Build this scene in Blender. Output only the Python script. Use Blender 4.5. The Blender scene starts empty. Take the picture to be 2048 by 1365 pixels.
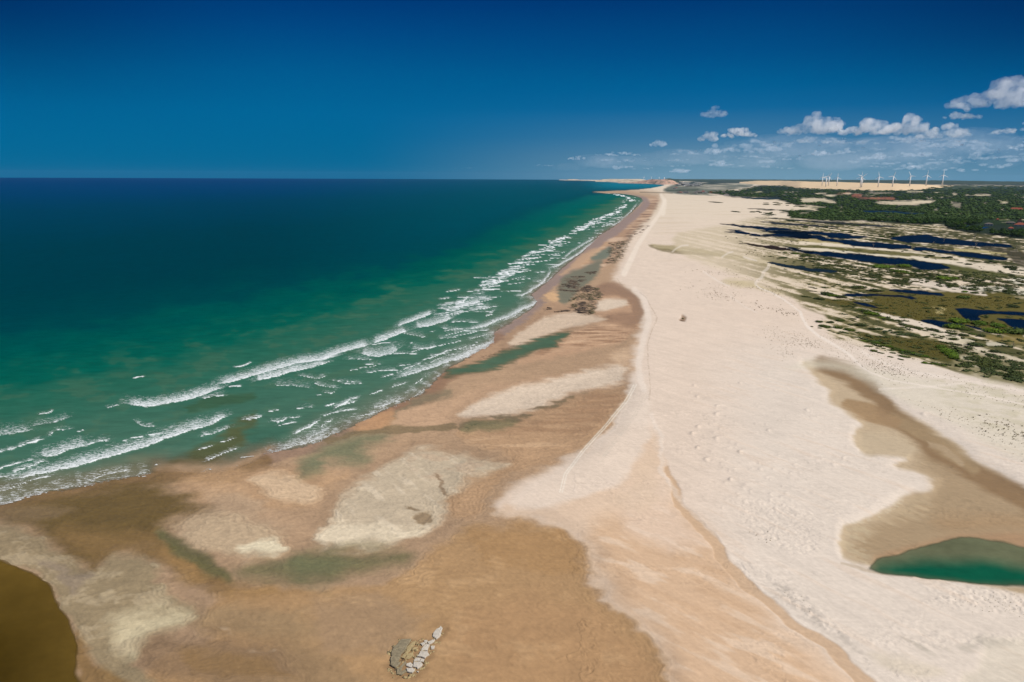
import bpy, bmesh, math, random
import numpy as np
from mathutils import Vector, Matrix

random.seed(7)
RNG = np.random.default_rng(11)
scene = bpy.context.scene
COL = scene.collection

# ------------------------------------------------------------------ camera
F, CX, CY, H = 1462.0, 1024.0, 682.5, 100.0
TH = math.atan((CY - 352.4) / F)
RO = 0.0049
_r = np.array([1.0, 0, 0]); _u = np.array([0, math.sin(TH), math.cos(TH)]); FW = np.array([0, math.cos(TH), -math.sin(TH)])
RT = _r * math.cos(RO) + _u * math.sin(RO)
UP = -_r * math.sin(RO) + _u * math.cos(RO)
cd = bpy.data.cameras.new('camera'); cam = bpy.data.objects.new('camera', cd); COL.objects.link(cam)
cd.sensor_width = 36.0; cd.lens = 36.0 * F / 2048.0; cd.clip_start = 1.0; cd.clip_end = 400000.0
mw = Matrix.Identity(4)
for i in range(3):
    mw[i][0] = RT[i]; mw[i][1] = UP[i]; mw[i][2] = -FW[i]
mw[2][3] = H
cam.matrix_world = mw
scene.camera = cam

def proj(x, y, z):
    dz = z - H
    cx = x * RT[0] + y * RT[1] + dz * RT[2]
    cy = x * UP[0] + y * UP[1] + dz * UP[2]
    cz = np.maximum(x * FW[0] + y * FW[1] + dz * FW[2], 1e-3)
    return CX + F * cx / cz, CY - F * cy / cz

def at(px, py, z=0.0):
    """photograph position -> point at height z"""
    d = RT * ((px - CX) / F) - UP * ((py - CY) / F) + FW
    t = (z - H) / d[2]
    return np.array([d[0] * t, d[1] * t, z])

def ray_at_range(px, py, rng):
    d = RT * ((px - CX) / F) - UP * ((py - CY) / F) + FW
    t = rng / math.hypot(d[0], d[1])
    return np.array([d[0] * t, d[1] * t, H + d[2] * t])

# ------------------------------------------------------------------ helpers
def lin(c):
    c = np.asarray(c, float) / 255.0
    return np.where(c <= 0.04045, c / 12.92, ((c + 0.055) / 1.055) ** 2.4)

EXPO = 0.55
MRGB = np.array([1.62, 1.60, 1.62])          # how bright a sunlit level white sheet comes out, per channel
def alb(c):
    return np.clip(lin(c) / MRGB, 0.0, 0.85)

def sm(a, b, x):
    t = np.clip((x - a) / (b - a), 0, 1)
    return t * t * (3 - 2 * t)

_ang = RNG.random(256) * 2 * np.pi
_GX, _GY = np.cos(_ang).astype(np.float32), np.sin(_ang).astype(np.float32)
def pn(x, y, seed=0):
    xi = np.floor(x); yi = np.floor(y)
    xf = (x - xi).astype(np.float32); yf = (y - yi).astype(np.float32)
    xi = xi.astype(np.int64); yi = yi.astype(np.int64)
    def g(dx, dy):
        h = ((xi + dx) * 374761393 + (yi + dy) * 668265263 + seed * 974634777) & 0xffffffff
        h = ((h ^ (h >> 13)) * 1274126177) & 0xffffffff
        k = (h >> 16) & 255
        return _GX[k] * (xf - dx) + _GY[k] * (yf - dy)
    u = xf * xf * xf * (xf * (xf * 6 - 15) + 10); v = yf * yf * yf * (yf * (yf * 6 - 15) + 10)
    a = g(0, 0); b = g(1, 0); c = g(0, 1); d = g(1, 1)
    return 1.5 * ((a * (1 - u) + b * u) * (1 - v) + (c * (1 - u) + d * u) * v)

def fbm(x, y, o=3, seed=0, gain=0.5):
    s = 0; a = 1.0; n = 0
    for k in range(o):
        s = s + a * pn(x, y, seed + k); n += a
        x = x * 2.03 + 17.3; y = y * 2.03 - 9.1; a *= gain
    return s / n

def rot(x, y, ang):
    c, s = math.cos(ang), math.sin(ang)
    return x * c + y * s, -x * s + y * c

Z0 = dict(A=(1100, 320, 4.096), B=(1548, 320, 4.096), C=(1200, 440, 4.83), D=(1624, 440, 4.267), E=(900, 380, 3.593),
          F=(0, 720, 2.926), G=(600, 760, 2.926), H=(700, 1180, 6.827), I=(0, 980, 2.926), J=(1348, 700, 2.926),
          K=(1348, 965, 2.926), M=(400, 600, 3.413), N=(1050, 540, 6.826), P=(1250, 340, 10.24), Q=(1640, 340, 7.314),
          S1=(1600, 440, 8.531), S2=(1824, 440, 8.531), S3=(1600, 580, 8.531), S4=(1824, 580, 8.531), S5=(1400, 380, 8.531),
          S6=(1824, 340, 9.143), S7=(1600, 340, 9.143), S8=(1400, 330, 9.143), O=(0, 0, 1))
def zc(k, *p):
    ox, oy, s = Z0[k]
    return [(ox + a / s, oy + b / s) for a, b in p]

def link(o, parent=None):
    COL.objects.link(o)
    if parent is not None: o.parent = parent
    return o
def tag(o, label=None, cat=None, group=None, kind=None):
    if label: o['label'] = label
    if cat: o['category'] = cat
    if group: o['group'] = group
    if kind: o['kind'] = kind
    return o
def obj(name, me, mat=None, parent=None):
    if mat is not None and not me.materials: me.materials.append(mat)
    return link(bpy.data.objects.new(name, me), parent)
def empty(name, loc):
    o = bpy.data.objects.new(name, None); o.location = loc; o.empty_display_size = 1
    return link(o)
def mesh_np(name, V, Fq, smooth=True):
    """V (n,3), Fq (m,k) one face size"""
    me = bpy.data.meshes.new(name)
    V = np.asarray(V, np.float32); Fq = np.asarray(Fq, np.int32)
    k = Fq.shape[1]
    me.vertices.add(len(V)); me.vertices.foreach_set('co', V.ravel())
    me.loops.add(Fq.size); me.loops.foreach_set('vertex_index', Fq.ravel())
    me.polygons.add(len(Fq)); me.polygons.foreach_set('loop_start', np.arange(0, Fq.size, k, dtype=np.int32))
    if smooth: me.polygons.foreach_set('use_smooth', np.ones(len(Fq), bool))
    me.update(calc_edges=True)
    return me
def attr_col(me, name, C):
    a = me.attributes.new(name, 'FLOAT_COLOR', 'POINT')
    R = np.ones((len(C), 4), np.float32); R[:, :3] = C
    a.data.foreach_set('color', R.ravel())
def attr_f(me, name, v):
    a = me.attributes.new(name, 'FLOAT', 'POINT'); a.data.foreach_set('value', np.asarray(v, np.float32))

class NT:
    def __init__(s, name, world=False):
        if world:
            s.m = bpy.data.worlds.new(name)
        else:
            s.m = bpy.data.materials.new(name)
        s.m.use_nodes = True
        s.t = s.m.node_tree; s.t.nodes.clear()
    def n(s, typ, **kw):
        nd = s.t.nodes.new(typ)
        for k, v in kw.items():
            if k.startswith('_'): setattr(nd, k[1:], v)
        for k, v in kw.items():
            if not k.startswith('_'):
                nd.inputs[k.replace('__', ' ')].default_value = v
        return nd
    def l(s, a, b): s.t.links.new(a, b)
    def math(s, op, a, b=None, c=None, clamp=False):
        nd = s.t.nodes.new('ShaderNodeMath'); nd.operation = op; nd.use_clamp = clamp
        for i, v in enumerate((a, b, c)):
            if v is None: continue
            if isinstance(v, (int, float)): nd.inputs[i].default_value = v
            else: s.l(v, nd.inputs[i])
        return nd.outputs[0]
    def mix(s, fac, a, b, mode='MIX'):
        nd = s.t.nodes.new('ShaderNodeMix'); nd.data_type = 'RGBA'; nd.blend_type = mode
        for i, v in ((0, fac), (6, a), (7, b)):
            if isinstance(v, (int, float)): nd.inputs[i].default_value = v
            elif isinstance(v, (tuple, list, np.ndarray)): nd.inputs[i].default_value = tuple(v) + ((1.0,) if len(v) == 3 else ())
            else: s.l(v, nd.inputs[i])
        return nd.outputs[2]
    def ramp(s, fac, stops, interp='LINEAR'):
        nd = s.t.nodes.new('ShaderNodeValToRGB'); cr = nd.color_ramp; cr.interpolation = interp
        while len(cr.elements) < len(stops): cr.elements.new(0.5)
        for e, (p, c) in zip(cr.elements, stops):
            e.position = p; e.color = (c[0], c[1], c[2], 1) if not isinstance(c, (int, float)) else (c, c, c, 1)
        s.l(fac, nd.inputs[0]); return nd.outputs[0]
    def mr(s, v, a, b, c=0.0, d=1.0, smooth=False):
        nd = s.t.nodes.new('ShaderNodeMapRange'); nd.interpolation_type = 'SMOOTHSTEP' if smooth else 'LINEAR'
        s.l(v, nd.inputs[0])
        for i, x in enumerate((a, b, c, d)): nd.inputs[i + 1].default_value = x
        return nd.outputs[0]
    def noise(s, vec, scale, detail=3, rough=0.55, out=0):
        nd = s.n('ShaderNodeTexNoise'); nd.inputs['Scale'].default_value = scale; nd.inputs['Detail'].default_value = detail
        nd.inputs['Roughness'].default_value = rough
        if vec is not None: s.l(vec, nd.inputs['Vector'])
        return nd.outputs[out]
    def pos(s, scale=(1, 1, 1), rotz=0.0):
        g = s.n('ShaderNodeNewGeometry'); m = s.n('ShaderNodeMapping')
        m.inputs['Scale'].default_value = scale; m.inputs['Rotation'].default_value = (0, 0, rotz)
        s.l(g.outputs['Position'], m.inputs['Vector']); return m.outputs[0]
    def attr(s, name):
        nd = s.n('ShaderNodeAttribute'); nd.attribute_name = name; return nd
    def out(s, surf=None, vol=None):
        o = s.n('ShaderNodeOutputMaterial')
        if surf is not None: s.l(surf, o.inputs['Surface'])
        if vol is not None: s.l(vol, o.inputs['Volume'])
        return s.m

def plain(name, rgb, rough=0.8, var=0.12, scale=0.6, bump=0.0, spec=0.3):
    """object material: base colour broken up by world-space noise"""
    t = NT(name); p = t.pos()
    nz = t.noise(p, scale, 4)
    k = t.mr(nz, 0.25, 0.75, 1 - var, 1 + var)
    c = t.mix(1.0, tuple(rgb), (1, 1, 1), 'MULTIPLY')
    nd = t.n('ShaderNodeVectorMath', _operation='SCALE'); t.l(c, nd.inputs[0]); t.l(k, nd.inputs['Scale'])
    b = t.n('ShaderNodeBsdfPrincipled'); t.l(nd.outputs[0], b.inputs['Base Color'])
    b.inputs['Roughness'].default_value = rough; b.inputs['Specular IOR Level'].default_value = spec
    if bump:
        bp = t.n('ShaderNodeBump'); bp.inputs['Strength'].default_value = bump; t.l(nz, bp.inputs['Height']); t.l(bp.outputs[0], b.inputs['Normal'])
    return t.out(b.outputs[0])

# ------------------------------------------------------------------ light and sky
SUN_AZ, SUN_EL = math.radians(104), math.radians(50)      # azimuth clockwise from the view direction
sd = bpy.data.lights.new('sun', 'SUN'); so = link(bpy.data.objects.new('sun', sd))
sd.energy = 4.0; sd.angle = math.radians(0.5); sd.color = (1.0, 0.965, 0.91)
sv = Vector((math.sin(SUN_AZ) * math.cos(SUN_EL), math.cos(SUN_AZ) * math.cos(SUN_EL), math.sin(SUN_EL)))
so.rotation_euler = sv.to_track_quat('Z', 'Y').to_euler()
so.location = (0, 0, 300)

w = NT('World', world=True); scene.world = w.m
tc = w.n('ShaderNodeTexCoord'); sx = w.n('ShaderNodeSeparateXYZ'); w.l(tc.outputs['Generated'], sx.inputs[0])
el = sx.outputs['Z']
k = 1.0 / 2 ** EXPO
def sk(c): return tuple(lin(c) * k)
e = w.mr(el, 0.0, 0.25)
left = w.ramp(e, [(0.0, sk((0, 106, 148))), (0.10, sk((0, 104, 150))), (0.30, sk((0, 101, 153))), (0.48, sk((0, 91, 146))), (0.70, sk((0, 71, 132))), (0.90, sk((0, 50, 114))), (1.0, sk((0, 44, 106)))])
right = w.ramp(e, [(0.0, sk((112, 152, 174))), (0.10, sk((96, 138, 166))), (0.20, sk((62, 120, 160))), (0.34, sk((14, 102, 154))), (0.44, sk((0, 95, 150))), (0.60, sk((0, 78, 136))), (0.85, sk((0, 54, 114))), (1.0, sk((0, 44, 104)))])
az = w.math('DIVIDE', sx.outputs['X'], w.math('MAXIMUM', sx.outputs['Y'], 0.05))
fa = w.mr(az, -0.22, 0.30, 0, 1, True)
fb = w.mr(az, 0.30, 0.72, 1.0, 0.62, True)
low = w.mix(w.math('MULTIPLY', fa, fb), left, right)
sky = w.n('ShaderNodeTexSky'); sky.sky_type = 'NISHITA'; sky.sun_disc = False
sky.sun_elevation = SUN_EL; sky.sun_rotation = SUN_AZ
nd = w.n('ShaderNodeVectorMath', _operation='SCALE'); w.l(sky.outputs[0], nd.inputs[0]); nd.inputs['Scale'].default_value = 0.10
hi = w.mr(el, 0.26, 0.6, 0, 1, True)
aa_ = w.math('ABSOLUTE', az)
dk = w.math('MULTIPLY', w.mr(aa_, 0.25, 0.75, 0, 1, True), w.mr(el, 0.03, 0.2, 0, 0.62, True))
low = w.mix(dk, low, sk((0, 22, 74)))
allc = w.mix(hi, low, nd.outputs[0])
bg = w.n('ShaderNodeBackground'); w.l(allc, bg.inputs['Color']); bg.inputs['Strength'].default_value = 1.0
wo = w.n('ShaderNodeOutputWorld'); w.l(bg.outputs[0], wo.inputs['Surface'])

vs = scene.view_settings
scene.display_settings.display_device = 'sRGB'
vs.view_transform = 'Standard'; vs.look = 'None'; vs.exposure = EXPO; vs.gamma = 1.0; vs.use_curve_mapping = False
scene.cycles.max_bounces = 6; scene.cycles.diffuse_bounces = 2; scene.cycles.glossy_bounces = 2
scene.cycles.transparent_max_bounces = 8; scene.cycles.volume_bounces = 3; scene.cycles.transmission_bounces = 2
scene.cycles.use_denoising = True
scene.cycles.use_adaptive_sampling = True
scene.cycles.adaptive_threshold = 0.01
scene.cycles.sample_clamp_indirect = 4.0
# ------------------------------------------------------------------ the ground grid (polar about the point below the drone)
RMAX = 22000.0
rows = []
d = math.atan(H / RMAX)
while d < math.radians(52):
    rows.append(d)
    dy = math.tan(d) * F
    step = 0.55 if dy < 40 else (0.85 if dy < 110 else 1.25)
    if d > math.radians(39): step = 8
    d += step / F * math.cos(d - TH) ** 2
rows = np.array(rows[::-1]); DIST = H / np.tan(rows)
azs = []
a = -math.radians(60)
while a < math.radians(60):
    azs.append(a); a += math.radians(0.066 if abs(a + 0.001) < math.radians(40) else 0.4)
AZS = np.array(azs)
NR, NC = len(DIST), len(AZS)
X = (DIST[:, None] * np.sin(AZS)[None, :]).ravel(); Y = (DIST[:, None] * np.cos(AZS)[None, :]).ravel()
D = np.repeat(DIST, NC)
px, py = proj(X, Y, 0 * X)

# two scales of noise: in metres near by, in log distance farther away, so that edges stay ragged at every range
lx, ly = np.tile(AZS, NR) * 60, np.log(D) * 14
W1x, W1y = fbm(X / 24, Y / 24, 4, 1), fbm(X / 24, Y / 24, 4, 21)
W2x, W2y = fbm(lx, ly * 2.2, 3, 41), fbm(lx, ly * 2.2, 3, 61)
sxp = F / np.sqrt(D ** 2 + H ** 2); syp = H * F / (D ** 2 + H ** 2)
amp = np.clip(3.0, 0, 400 / D + 1.2)
P = px + W1x * 4.8 * sxp * np.clip(350 / D, 0, 1) + W2x * 5 * np.clip(D / 900, 0.15, 1)
Q = py + W1y * 4.8 * syp * np.clip(350 / D, 0, 1) + W2y * 2.4 * np.clip(D / 900, 0.15, 1)
del W1x, W1y, W2x, W2y
# wind-drawn streaks in two directions and a few patch noises
sa = math.radians(-57)
ux, uy = rot(X, Y, sa)
ST1 = fbm(ux / 34, uy / 4.2, 4, 81)                                   # along the wind
_sx, _sy = rot(lx, ly, 0.12)
ST2 = fbm(_sx / 5.5, _sy * 2.6, 4, 91)                                # long low streaks across the view
ST3 = fbm(X / 26, Y / 5.5, 4, 95)
_vx, _vy = rot(X, Y, math.radians(-44))
_wx, _wy = rot(X, Y, math.radians(-82))
ST5 = fbm(_wx / 230, _wy / 15, 4, 99) + 0.35 * fbm(_wx / 60, _wy / 7, 3, 100)
ST4 = fbm(_vx / 17, _vy / 4.6, 4, 97)
PA = fbm(X / 55, Y / 55, 4, 101); PB = fbm(X / 9, Y / 9, 4, 111); PC = fbm(X / 2.2, Y / 2.2, 3, 121)
PL = fbm(lx * 1.1, ly * 2.8, 4, 131)

def poly_sd(x, y, pts):
    pts = np.asarray(pts, float); n = len(pts)
    d = np.full(x.shape, 1e9); ins = np.zeros(x.shape, bool)
    for i in range(n):
        ax, ay = pts[i]; bx, by = pts[(i + 1) % n]
        ex, ey = bx - ax, by - ay; L = ex * ex + ey * ey + 1e-9
        t = np.clip(((x - ax) * ex + (y - ay) * ey) / L, 0, 1)
        dx, dy_ = x - ax - t * ex, y - ay - t * ey
        np.minimum(d, dx * dx + dy_ * dy_, out=d)
        if ay != by:
            c = ((ay > y) != (by > y)) & (x < (bx - ax) * (y - ay) / (by - ay) + ax)
            ins ^= c
    d = np.sqrt(d)
    return np.where(ins, d, -d)

def line_sd(x, y, pts):
    """distance, side (+ = above in the picture / seaward for lines drawn left to right), position along"""
    pts = np.asarray(pts, float)
    d = np.full(x.shape, 1e9); side = np.zeros(x.shape); al = np.zeros(x.shape)
    seg = np.hypot(*(pts[1:] - pts[:-1]).T); cum = np.concatenate([[0], np.cumsum(seg)]); tot = cum[-1]
    for i in range(len(pts) - 1):
        ax, ay = pts[i]; bx, by = pts[i + 1]
        ex, ey = bx - ax, by - ay; L = ex * ex + ey * ey + 1e-9
        t = np.clip(((x - ax) * ex + (y - ay) * ey) / L, 0, 1)
        dx, dy_ = x - ax - t * ex, y - ay - t * ey
        dd = np.sqrt(dx * dx + dy_ * dy_); m = dd < d
        d[m] = dd[m]; side[m] = np.sign(-(ex * dy_ - ey * dx))[m]; al[m] = ((cum[i] + t * seg[i]) / tot)[m]
    return d, side, al

def subset(pts, m, mask=None):
    p = np.asarray(pts, float)
    s = (P > p[:, 0].min() - m) & (P < p[:, 0].max() + m) & (Q > p[:, 1].min() - m) & (Q < p[:, 1].max() + m)
    if mask is not None: s &= mask
    return np.nonzero(s)[0]

NV = NR * NC
C = np.empty((NV, 3), np.float32)
Hh = np.zeros(NV, np.float32)
WET = np.zeros(NV, np.float32)

def chaikin(pts):
    p = np.asarray(pts, float)
    if len(p) < 7: return p
    q = np.roll(p, -1, 0)
    return np.stack([0.78 * p + 0.22 * q, 0.22 * p + 0.78 * q], 1).reshape(-1, 2)
def m_poly(pts, f=3.0, f2=None, mod=None):
    pts = chaikin(pts)
    i = subset(pts, f + 3)
    dd = poly_sd(P[i], Q[i], pts)
    if mod is not None:
        nz, a = mod; dd = dd + nz[i] * a
    return i, sm(-f, f, dd)
def m_line(pts, wd, f=1.5, mod=None):
    wm = max(wd) if isinstance(wd, (tuple, list)) else wd
    i = subset(pts, wm + f + 3)
    dd, s, al = line_sd(P[i], Q[i], pts)
    wv = np.interp(al, np.linspace(0, 1, len(wd)), wd) if isinstance(wd, (tuple, list)) else wd
    wv = wv / 2
    if mod is not None:
        nz, a = mod; dd = dd + nz[i] * a
    return i, sm(wv + f, wv - f * 0.3, dd) if not isinstance(wv, float) else sm(wv + f, wv - f * 0.3, dd)
def blend(i, m, c, op=1.0, wet=None, h=None):
    m = (m * op)[:, None]
    C[i] = C[i] * (1 - m) + alb(c) * m
    if wet is not None: WET[i] = WET[i] * (1 - m[:, 0]) + wet * m[:, 0]
    if h is not None: Hh[i] += h * m[:, 0]
def poly(pts, c, f=3.0, op=1.0, mod=None, wet=None, h=None, tex=None):
    i, m = m_poly(pts, f, mod=mod)
    if tex is not None:
        nz, a, b = tex; m = m * sm(a, b, nz[i])
    blend(i, m, c, op, wet, h)
def line(pts, wd, c, f=1.5, op=1.0, mod=None, wet=None, h=None, tex=None):
    i, m = m_line(pts, wd, f, mod)
    if tex is not None:
        nz, a, b = tex; m = m * sm(a, b, nz[i])
    blend(i, m, c, op, wet, h)

# ------------------------------------------------------------------ the waterline
SHORE = [(-420, 1120), (-60, 1022), (0, 1009), (34, 1002), (68, 990), (102, 983), (150, 974), (190, 965), (240, 957), (300, 948), (360, 944), (420, 945), (470, 940),
         (520, 916), (560, 906), (600, 897), (640, 885), (690, 860), (740, 838), (800, 806), (840, 790), (868, 766), (895, 738), (930, 718), (964, 700), (985, 685), (991, 672), (989, 664),
         (1010, 652), (1039, 635), (1066, 616), (1073, 603), (1062, 590), (1080, 575), (1104, 556), (1120, 541), (1144, 521), (1168, 502), (1198, 472), (1220, 459), (1236, 447), (1262, 426),
         (1279, 411), (1286, 402), (1283, 396), (1268, 391.5), (1244, 388), (1200, 386), (1186, 384.6), (1216, 382.5), (1250, 381.5), (1278, 379.5), (1304, 376.5), (1320, 373.5), (1329, 370.5),
         (1322, 368.6), (1312, 367.6), (1290, 367), (1262, 366.4), (1238, 365.4), (1216, 363.8), (1190, 362), (1160, 361), (1118, 360.2)]
SEA = SHORE + [(1116, 300), (-900, 300), (-900, 1240)]
S = -poly_sd(px + (P - px) * 0.5, py + (Q - py) * 0.5, SEA)           # + on land, in picture pixels
Sm = S / np.sqrt(sxp * syp)                                           # roughly metres
land = S > -14

# ------------------------------------------------------------------ first pass: broad heights, then the exact place of every grid point in the view
FLATS = [(1300, 384), (1322, 389), (1318, 402), (1302, 428), (1285, 446), (1262, 470), (1252, 490), (1240, 525), (1224, 560), (1240, 574), (1266, 585), (1280, 606), (1278, 650), (1270, 700), (1262, 740),
         (1256, 780), (1238, 815), (1210, 855), (1160, 900), (1105, 940), (1045, 968), (1000, 992), (985, 1020), (1030, 1034), (1090, 1042), (1140, 1070), (1180, 1105), (1190, 1150), (1235, 1212),
         (1290, 1262), (1325, 1310), (1345, 1365), (1365, 1520), (-700, 1700), (-700, 900), (500, 700), (900, 500), (1180, 360)]
DEP = zc('J', (735, 72), (840, 58), (960, 82), (1060, 112), (1130, 175), (1190, 245), (1270, 310), (1420, 400), (1560, 485), (1690, 565), (1770, 660), (1880, 720), (2048, 828), (2400, 1010), (2800, 1190), (3000, 1360), (2850, 1500), (2300, 1470), (1000, 1240), (990, 1140), (955, 1040), (1100, 990), (1250, 905), (1400, 842), (1510, 838), (1545, 785), (1440, 722), (1290, 690), (1390, 640), (1280, 622), (1150, 625), (1080, 585), (1048, 480), (1105, 425), (1000, 362), (888, 290), (912, 252), (880, 212), (815, 150))

def broad():
    z = np.where(Sm < 0, np.maximum(-6, 0.035 * Sm - 0.04), np.minimum(0.45, 0.02 * Sm))
    i, m = m_poly(FLATS, 45)
    dune = np.ones(NV); dune[i] = 1 - m
    z = z + dune * (S > 0) * np.clip(Sm / 40, 0, 1) * 0.8
    i, m = m_poly(DEP, 16)
    z[i] -= m * 0.8
    return z
ZB = broad()
_px, _py = proj(X, Y, ZB)
P += _px - px; Q += _py - py
px, py = _px, _py
# the flats get a second, finer raggedness: every bar and channel edge is combed by the tide
P0, Q0 = P.copy(), Q.copy()
i, m = m_poly(FLATS, 20)
m = m * sm(1300, 500, D[i])
xx, yy = X[i] + 3 * PB[i], Y[i] + 3 * PA[i]
P[i] += m * sxp[i] * (3.0 * fbm(xx / 9, yy / 7, 3, 501) + 0.6 * fbm(xx / 2.6, yy / 2.0, 3, 511))
Q[i] += m * syp[i] * (4.0 * fbm(xx / 9, yy / 7, 3, 521) + 0.8 * fbm(xx / 2.6, yy / 2.0, 3, 531))

# ------------------------------------------------------------------ painting the land
C[:] = alb((223, 201, 181))
far = sm(500, 2500, D)
C += (far[:, None] * (alb((222, 203, 180)) - alb((223, 201, 181)))).astype(np.float32)
# right half is a little whiter than the pinkish berm
m = sm(1350, 1560, P) * sm(620, 760, Q)
C += (m[:, None] * (alb((222, 205, 188)) - alb((223, 201, 181)))).astype(np.float32)
# streaks on the open dune sheet
C *= (1 + 0.085 * ST1 * sm(2500, 600, D) + 0.03 * PA + 0.015 * PB * sm(900, 300, D))[:, None]
m = sm(0.12, 0.45, ST1) * sm(1320, 1420, P) * sm(1500, 300, D)
C = C * (1 - 0.5 * m[:, None]) + alb((215, 192, 171)) * 0.5 * m[:, None]
m = sm(0.05, 0.4, ST2) * sm(700, 1100, D) * sm(1290, 1330, P)
C = C * (1 - 0.4 * m[:, None]) + alb((205, 184, 158)) * 0.4 * m[:, None]
C = C.astype(np.float32)

poly(FLATS, (180, 147, 116), 12, mod=(PB, 6), wet=0.5)
# berm: the orange-pink lower beach
BERM = [(985, 1022), (1080, 960), (1180, 905), (1250, 850), (1300, 860), (1325, 930), (1348, 985), (1380, 1030), (1432, 1085), (1460, 1130), (1510, 1180), (1570, 1230), (1640, 1295), (1720, 1365), (1850, 1480), (1365, 1520),
        (1345, 1365), (1325, 1310), (1290, 1262), (1235, 1212), (1190, 1150), (1180, 1105), (1140, 1070), (1090, 1042), (1030, 1034)]
poly(BERM, (220, 191, 164), 14, mod=(PB, 8))
poly([(1160, 1060), (1280, 1010), (1340, 1000), (1430, 1090), (1500, 1180), (1600, 1290), (1720, 1400), (1700, 1500), (1370, 1500), (1340, 1340), (1290, 1255), (1225, 1195), (1195, 1140)], (211, 176, 143), 30, mod=(PA, 26))
poly([(1160, 1060), (1340, 1000), (1430, 1090), (1500, 1180), (1600, 1290), (1720, 1400), (1700, 1500), (1370, 1500), (1290, 1255), (1195, 1140)], (226, 199, 173), 14, op=0.6, tex=(ST4 + 0.3 * PB, 0.05, 0.4))
poly([(1160, 1060), (1340, 1000), (1430, 1090), (1500, 1180), (1600, 1290), (1720, 1400), (1700, 1500), (1370, 1500), (1290, 1255), (1195, 1140)], (200, 164, 130), 14, op=0.5, tex=(-ST4 + 0.3 * PB, 0.08, 0.4))
poly([(1240, 980), (1330, 940), (1345, 1000), (1420, 1085), (1330, 1100), (1250, 1060)], (226, 200, 178), 25, op=0.6, mod=(PB, 10))
line([(1330, 935), (1348, 985), (1366, 1012), (1400, 1044), (1428, 1076), (1446, 1110), (1476, 1142), (1516, 1176), (1556, 1208), (1600, 1246), (1650, 1290), (1720, 1350), (1800, 1430)], (6, 15, 20, 22, 20, 17, 16, 20, 26, 34), (202, 168, 135), 4, 0.9, h=-0.12)
line([(1305, 830), (1318, 880), (1316, 930), (1330, 960), (1352, 990), (1372, 1006), (1420, 1052), (1460, 1096), (1520, 1160), (1580, 1214), (1640, 1262)], 5, (232, 216, 200), 4, 0.35, h=0.06)
poly([(1245, 960), (1290, 900), (1300, 820), (1290, 740), (1262, 760), (1240, 820), (1180, 900), (1100, 950), (1010, 1000), (1040, 1025), (1130, 1010)], (226, 206, 187), 8, op=0.8, mod=(PB, 5))
poly(zc('N', (1180, 1180), (1300, 1100), (1430, 1080), (1470, 1160), (1420, 1260), (1300, 1340), (1240, 1280)), (215, 182, 150), 10, op=0.6, mod=(PB, 8))
poly(zc('G', (1820, 700), (1960, 560), (2048, 420), (2100, 700), (2000, 800), (1870, 760)), (218, 190, 162), 12, op=0.5, mod=(PB, 8))

# --- the far beach: long drained lobes of brown wet sand
poly([(1292, 396), (1316, 396), (1310, 414), (1298, 436), (1276, 450), (1252, 478), (1236, 505), (1222, 530), (1150, 560), (1126, 560), (1170, 520), (1220, 470), (1262, 440), (1284, 415)], (176, 140, 110), 5, wet=0.6)
poly([(1292, 396), (1316, 396), (1310, 414), (1298, 436), (1276, 450), (1252, 478), (1236, 505), (1222, 530), (1150, 560), (1126, 560), (1170, 520), (1220, 470), (1262, 440), (1284, 415)], (212, 178, 148), 4, op=0.85, tex=(ST2, -0.02, 0.18))
poly([(1300, 402), (1320, 398), (1312, 424), (1292, 446), (1264, 470), (1246, 496), (1232, 500), (1256, 462), (1284, 432)], (140, 108, 84), 3, op=0.8, tex=(-ST2, 0.0, 0.2))

# --- purple-grey film of the backwash beside the surf
line([(p[0] + 7, p[1] + 5) for p in SHORE[24:47]], (12, 14, 14, 16, 16, 16, 15, 14, 10, 8), (152, 128, 116), 5, 0.9, wet=0.9)
line([(p[0] + 4, p[1] + 3) for p in SHORE[13:26]], (22, 20, 18, 14, 14), (150, 120, 98), 7, 0.9, wet=0.9)
line([(p[0] + 2, p[1] + 10) for p in SHORE[0:14]], (34, 30, 26, 20, 16), (132, 101, 62), 12, 0.85, wet=0.9)
line([(p[0] + 8, p[1] + 4) for p in SHORE[18:27]], (22, 26, 30, 26, 16), (148, 112, 84), 8, 0.8, wet=0.8)

# --- upper spit and pools
poly(zc('E', (560, 930), (640, 850), (720, 800), (790, 780), (830, 830), (1000, 880), (1130, 905), (1140, 940), (1000, 975), (800, 1015), (620, 1090), (480, 1165), (340, 1200), (150, 1265), (0, 1290), (0, 1240), (200, 1170), (330, 1110), (430, 1020)), (178, 143, 112), 5, wet=0.6)
poly(zc('E', (560, 985), (650, 925), (800, 885), (900, 878), (1000, 895), (1110, 925), (1090, 945), (960, 970), (800, 1005), (620, 1075), (520, 1110), (440, 1130), (405, 1120), (460, 1050)), (209, 183, 158), 5, mod=(PB, 4))
poly(zc('E', (680, 760), (735, 735), (778, 755), (782, 795), (735, 806), (700, 790)), (209, 168, 126), 2)
poly(zc('E', (780, 610), (860, 560), (930, 470), (990, 440), (1090, 410), (1150, 370), (1000, 520), (880, 580), (800, 620)), (204, 164, 126), 4, op=0.8)
poly(zc('E', (1120, 720), (1240, 730), (1320, 780), (1345, 830), (1360, 880), (1350, 980), (1290, 1060), (1200, 1110), (1050, 1140), (900, 1180), (700, 1220), (560, 1250), (480, 1240), (600, 1180), (760, 1110), (860, 1050), (960, 985), (1110, 950), (1150, 920), (1060, 900), (1020, 830), (1040, 760)), (188, 150, 118), 6, wet=0.6, mod=(PB, 4))
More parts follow.
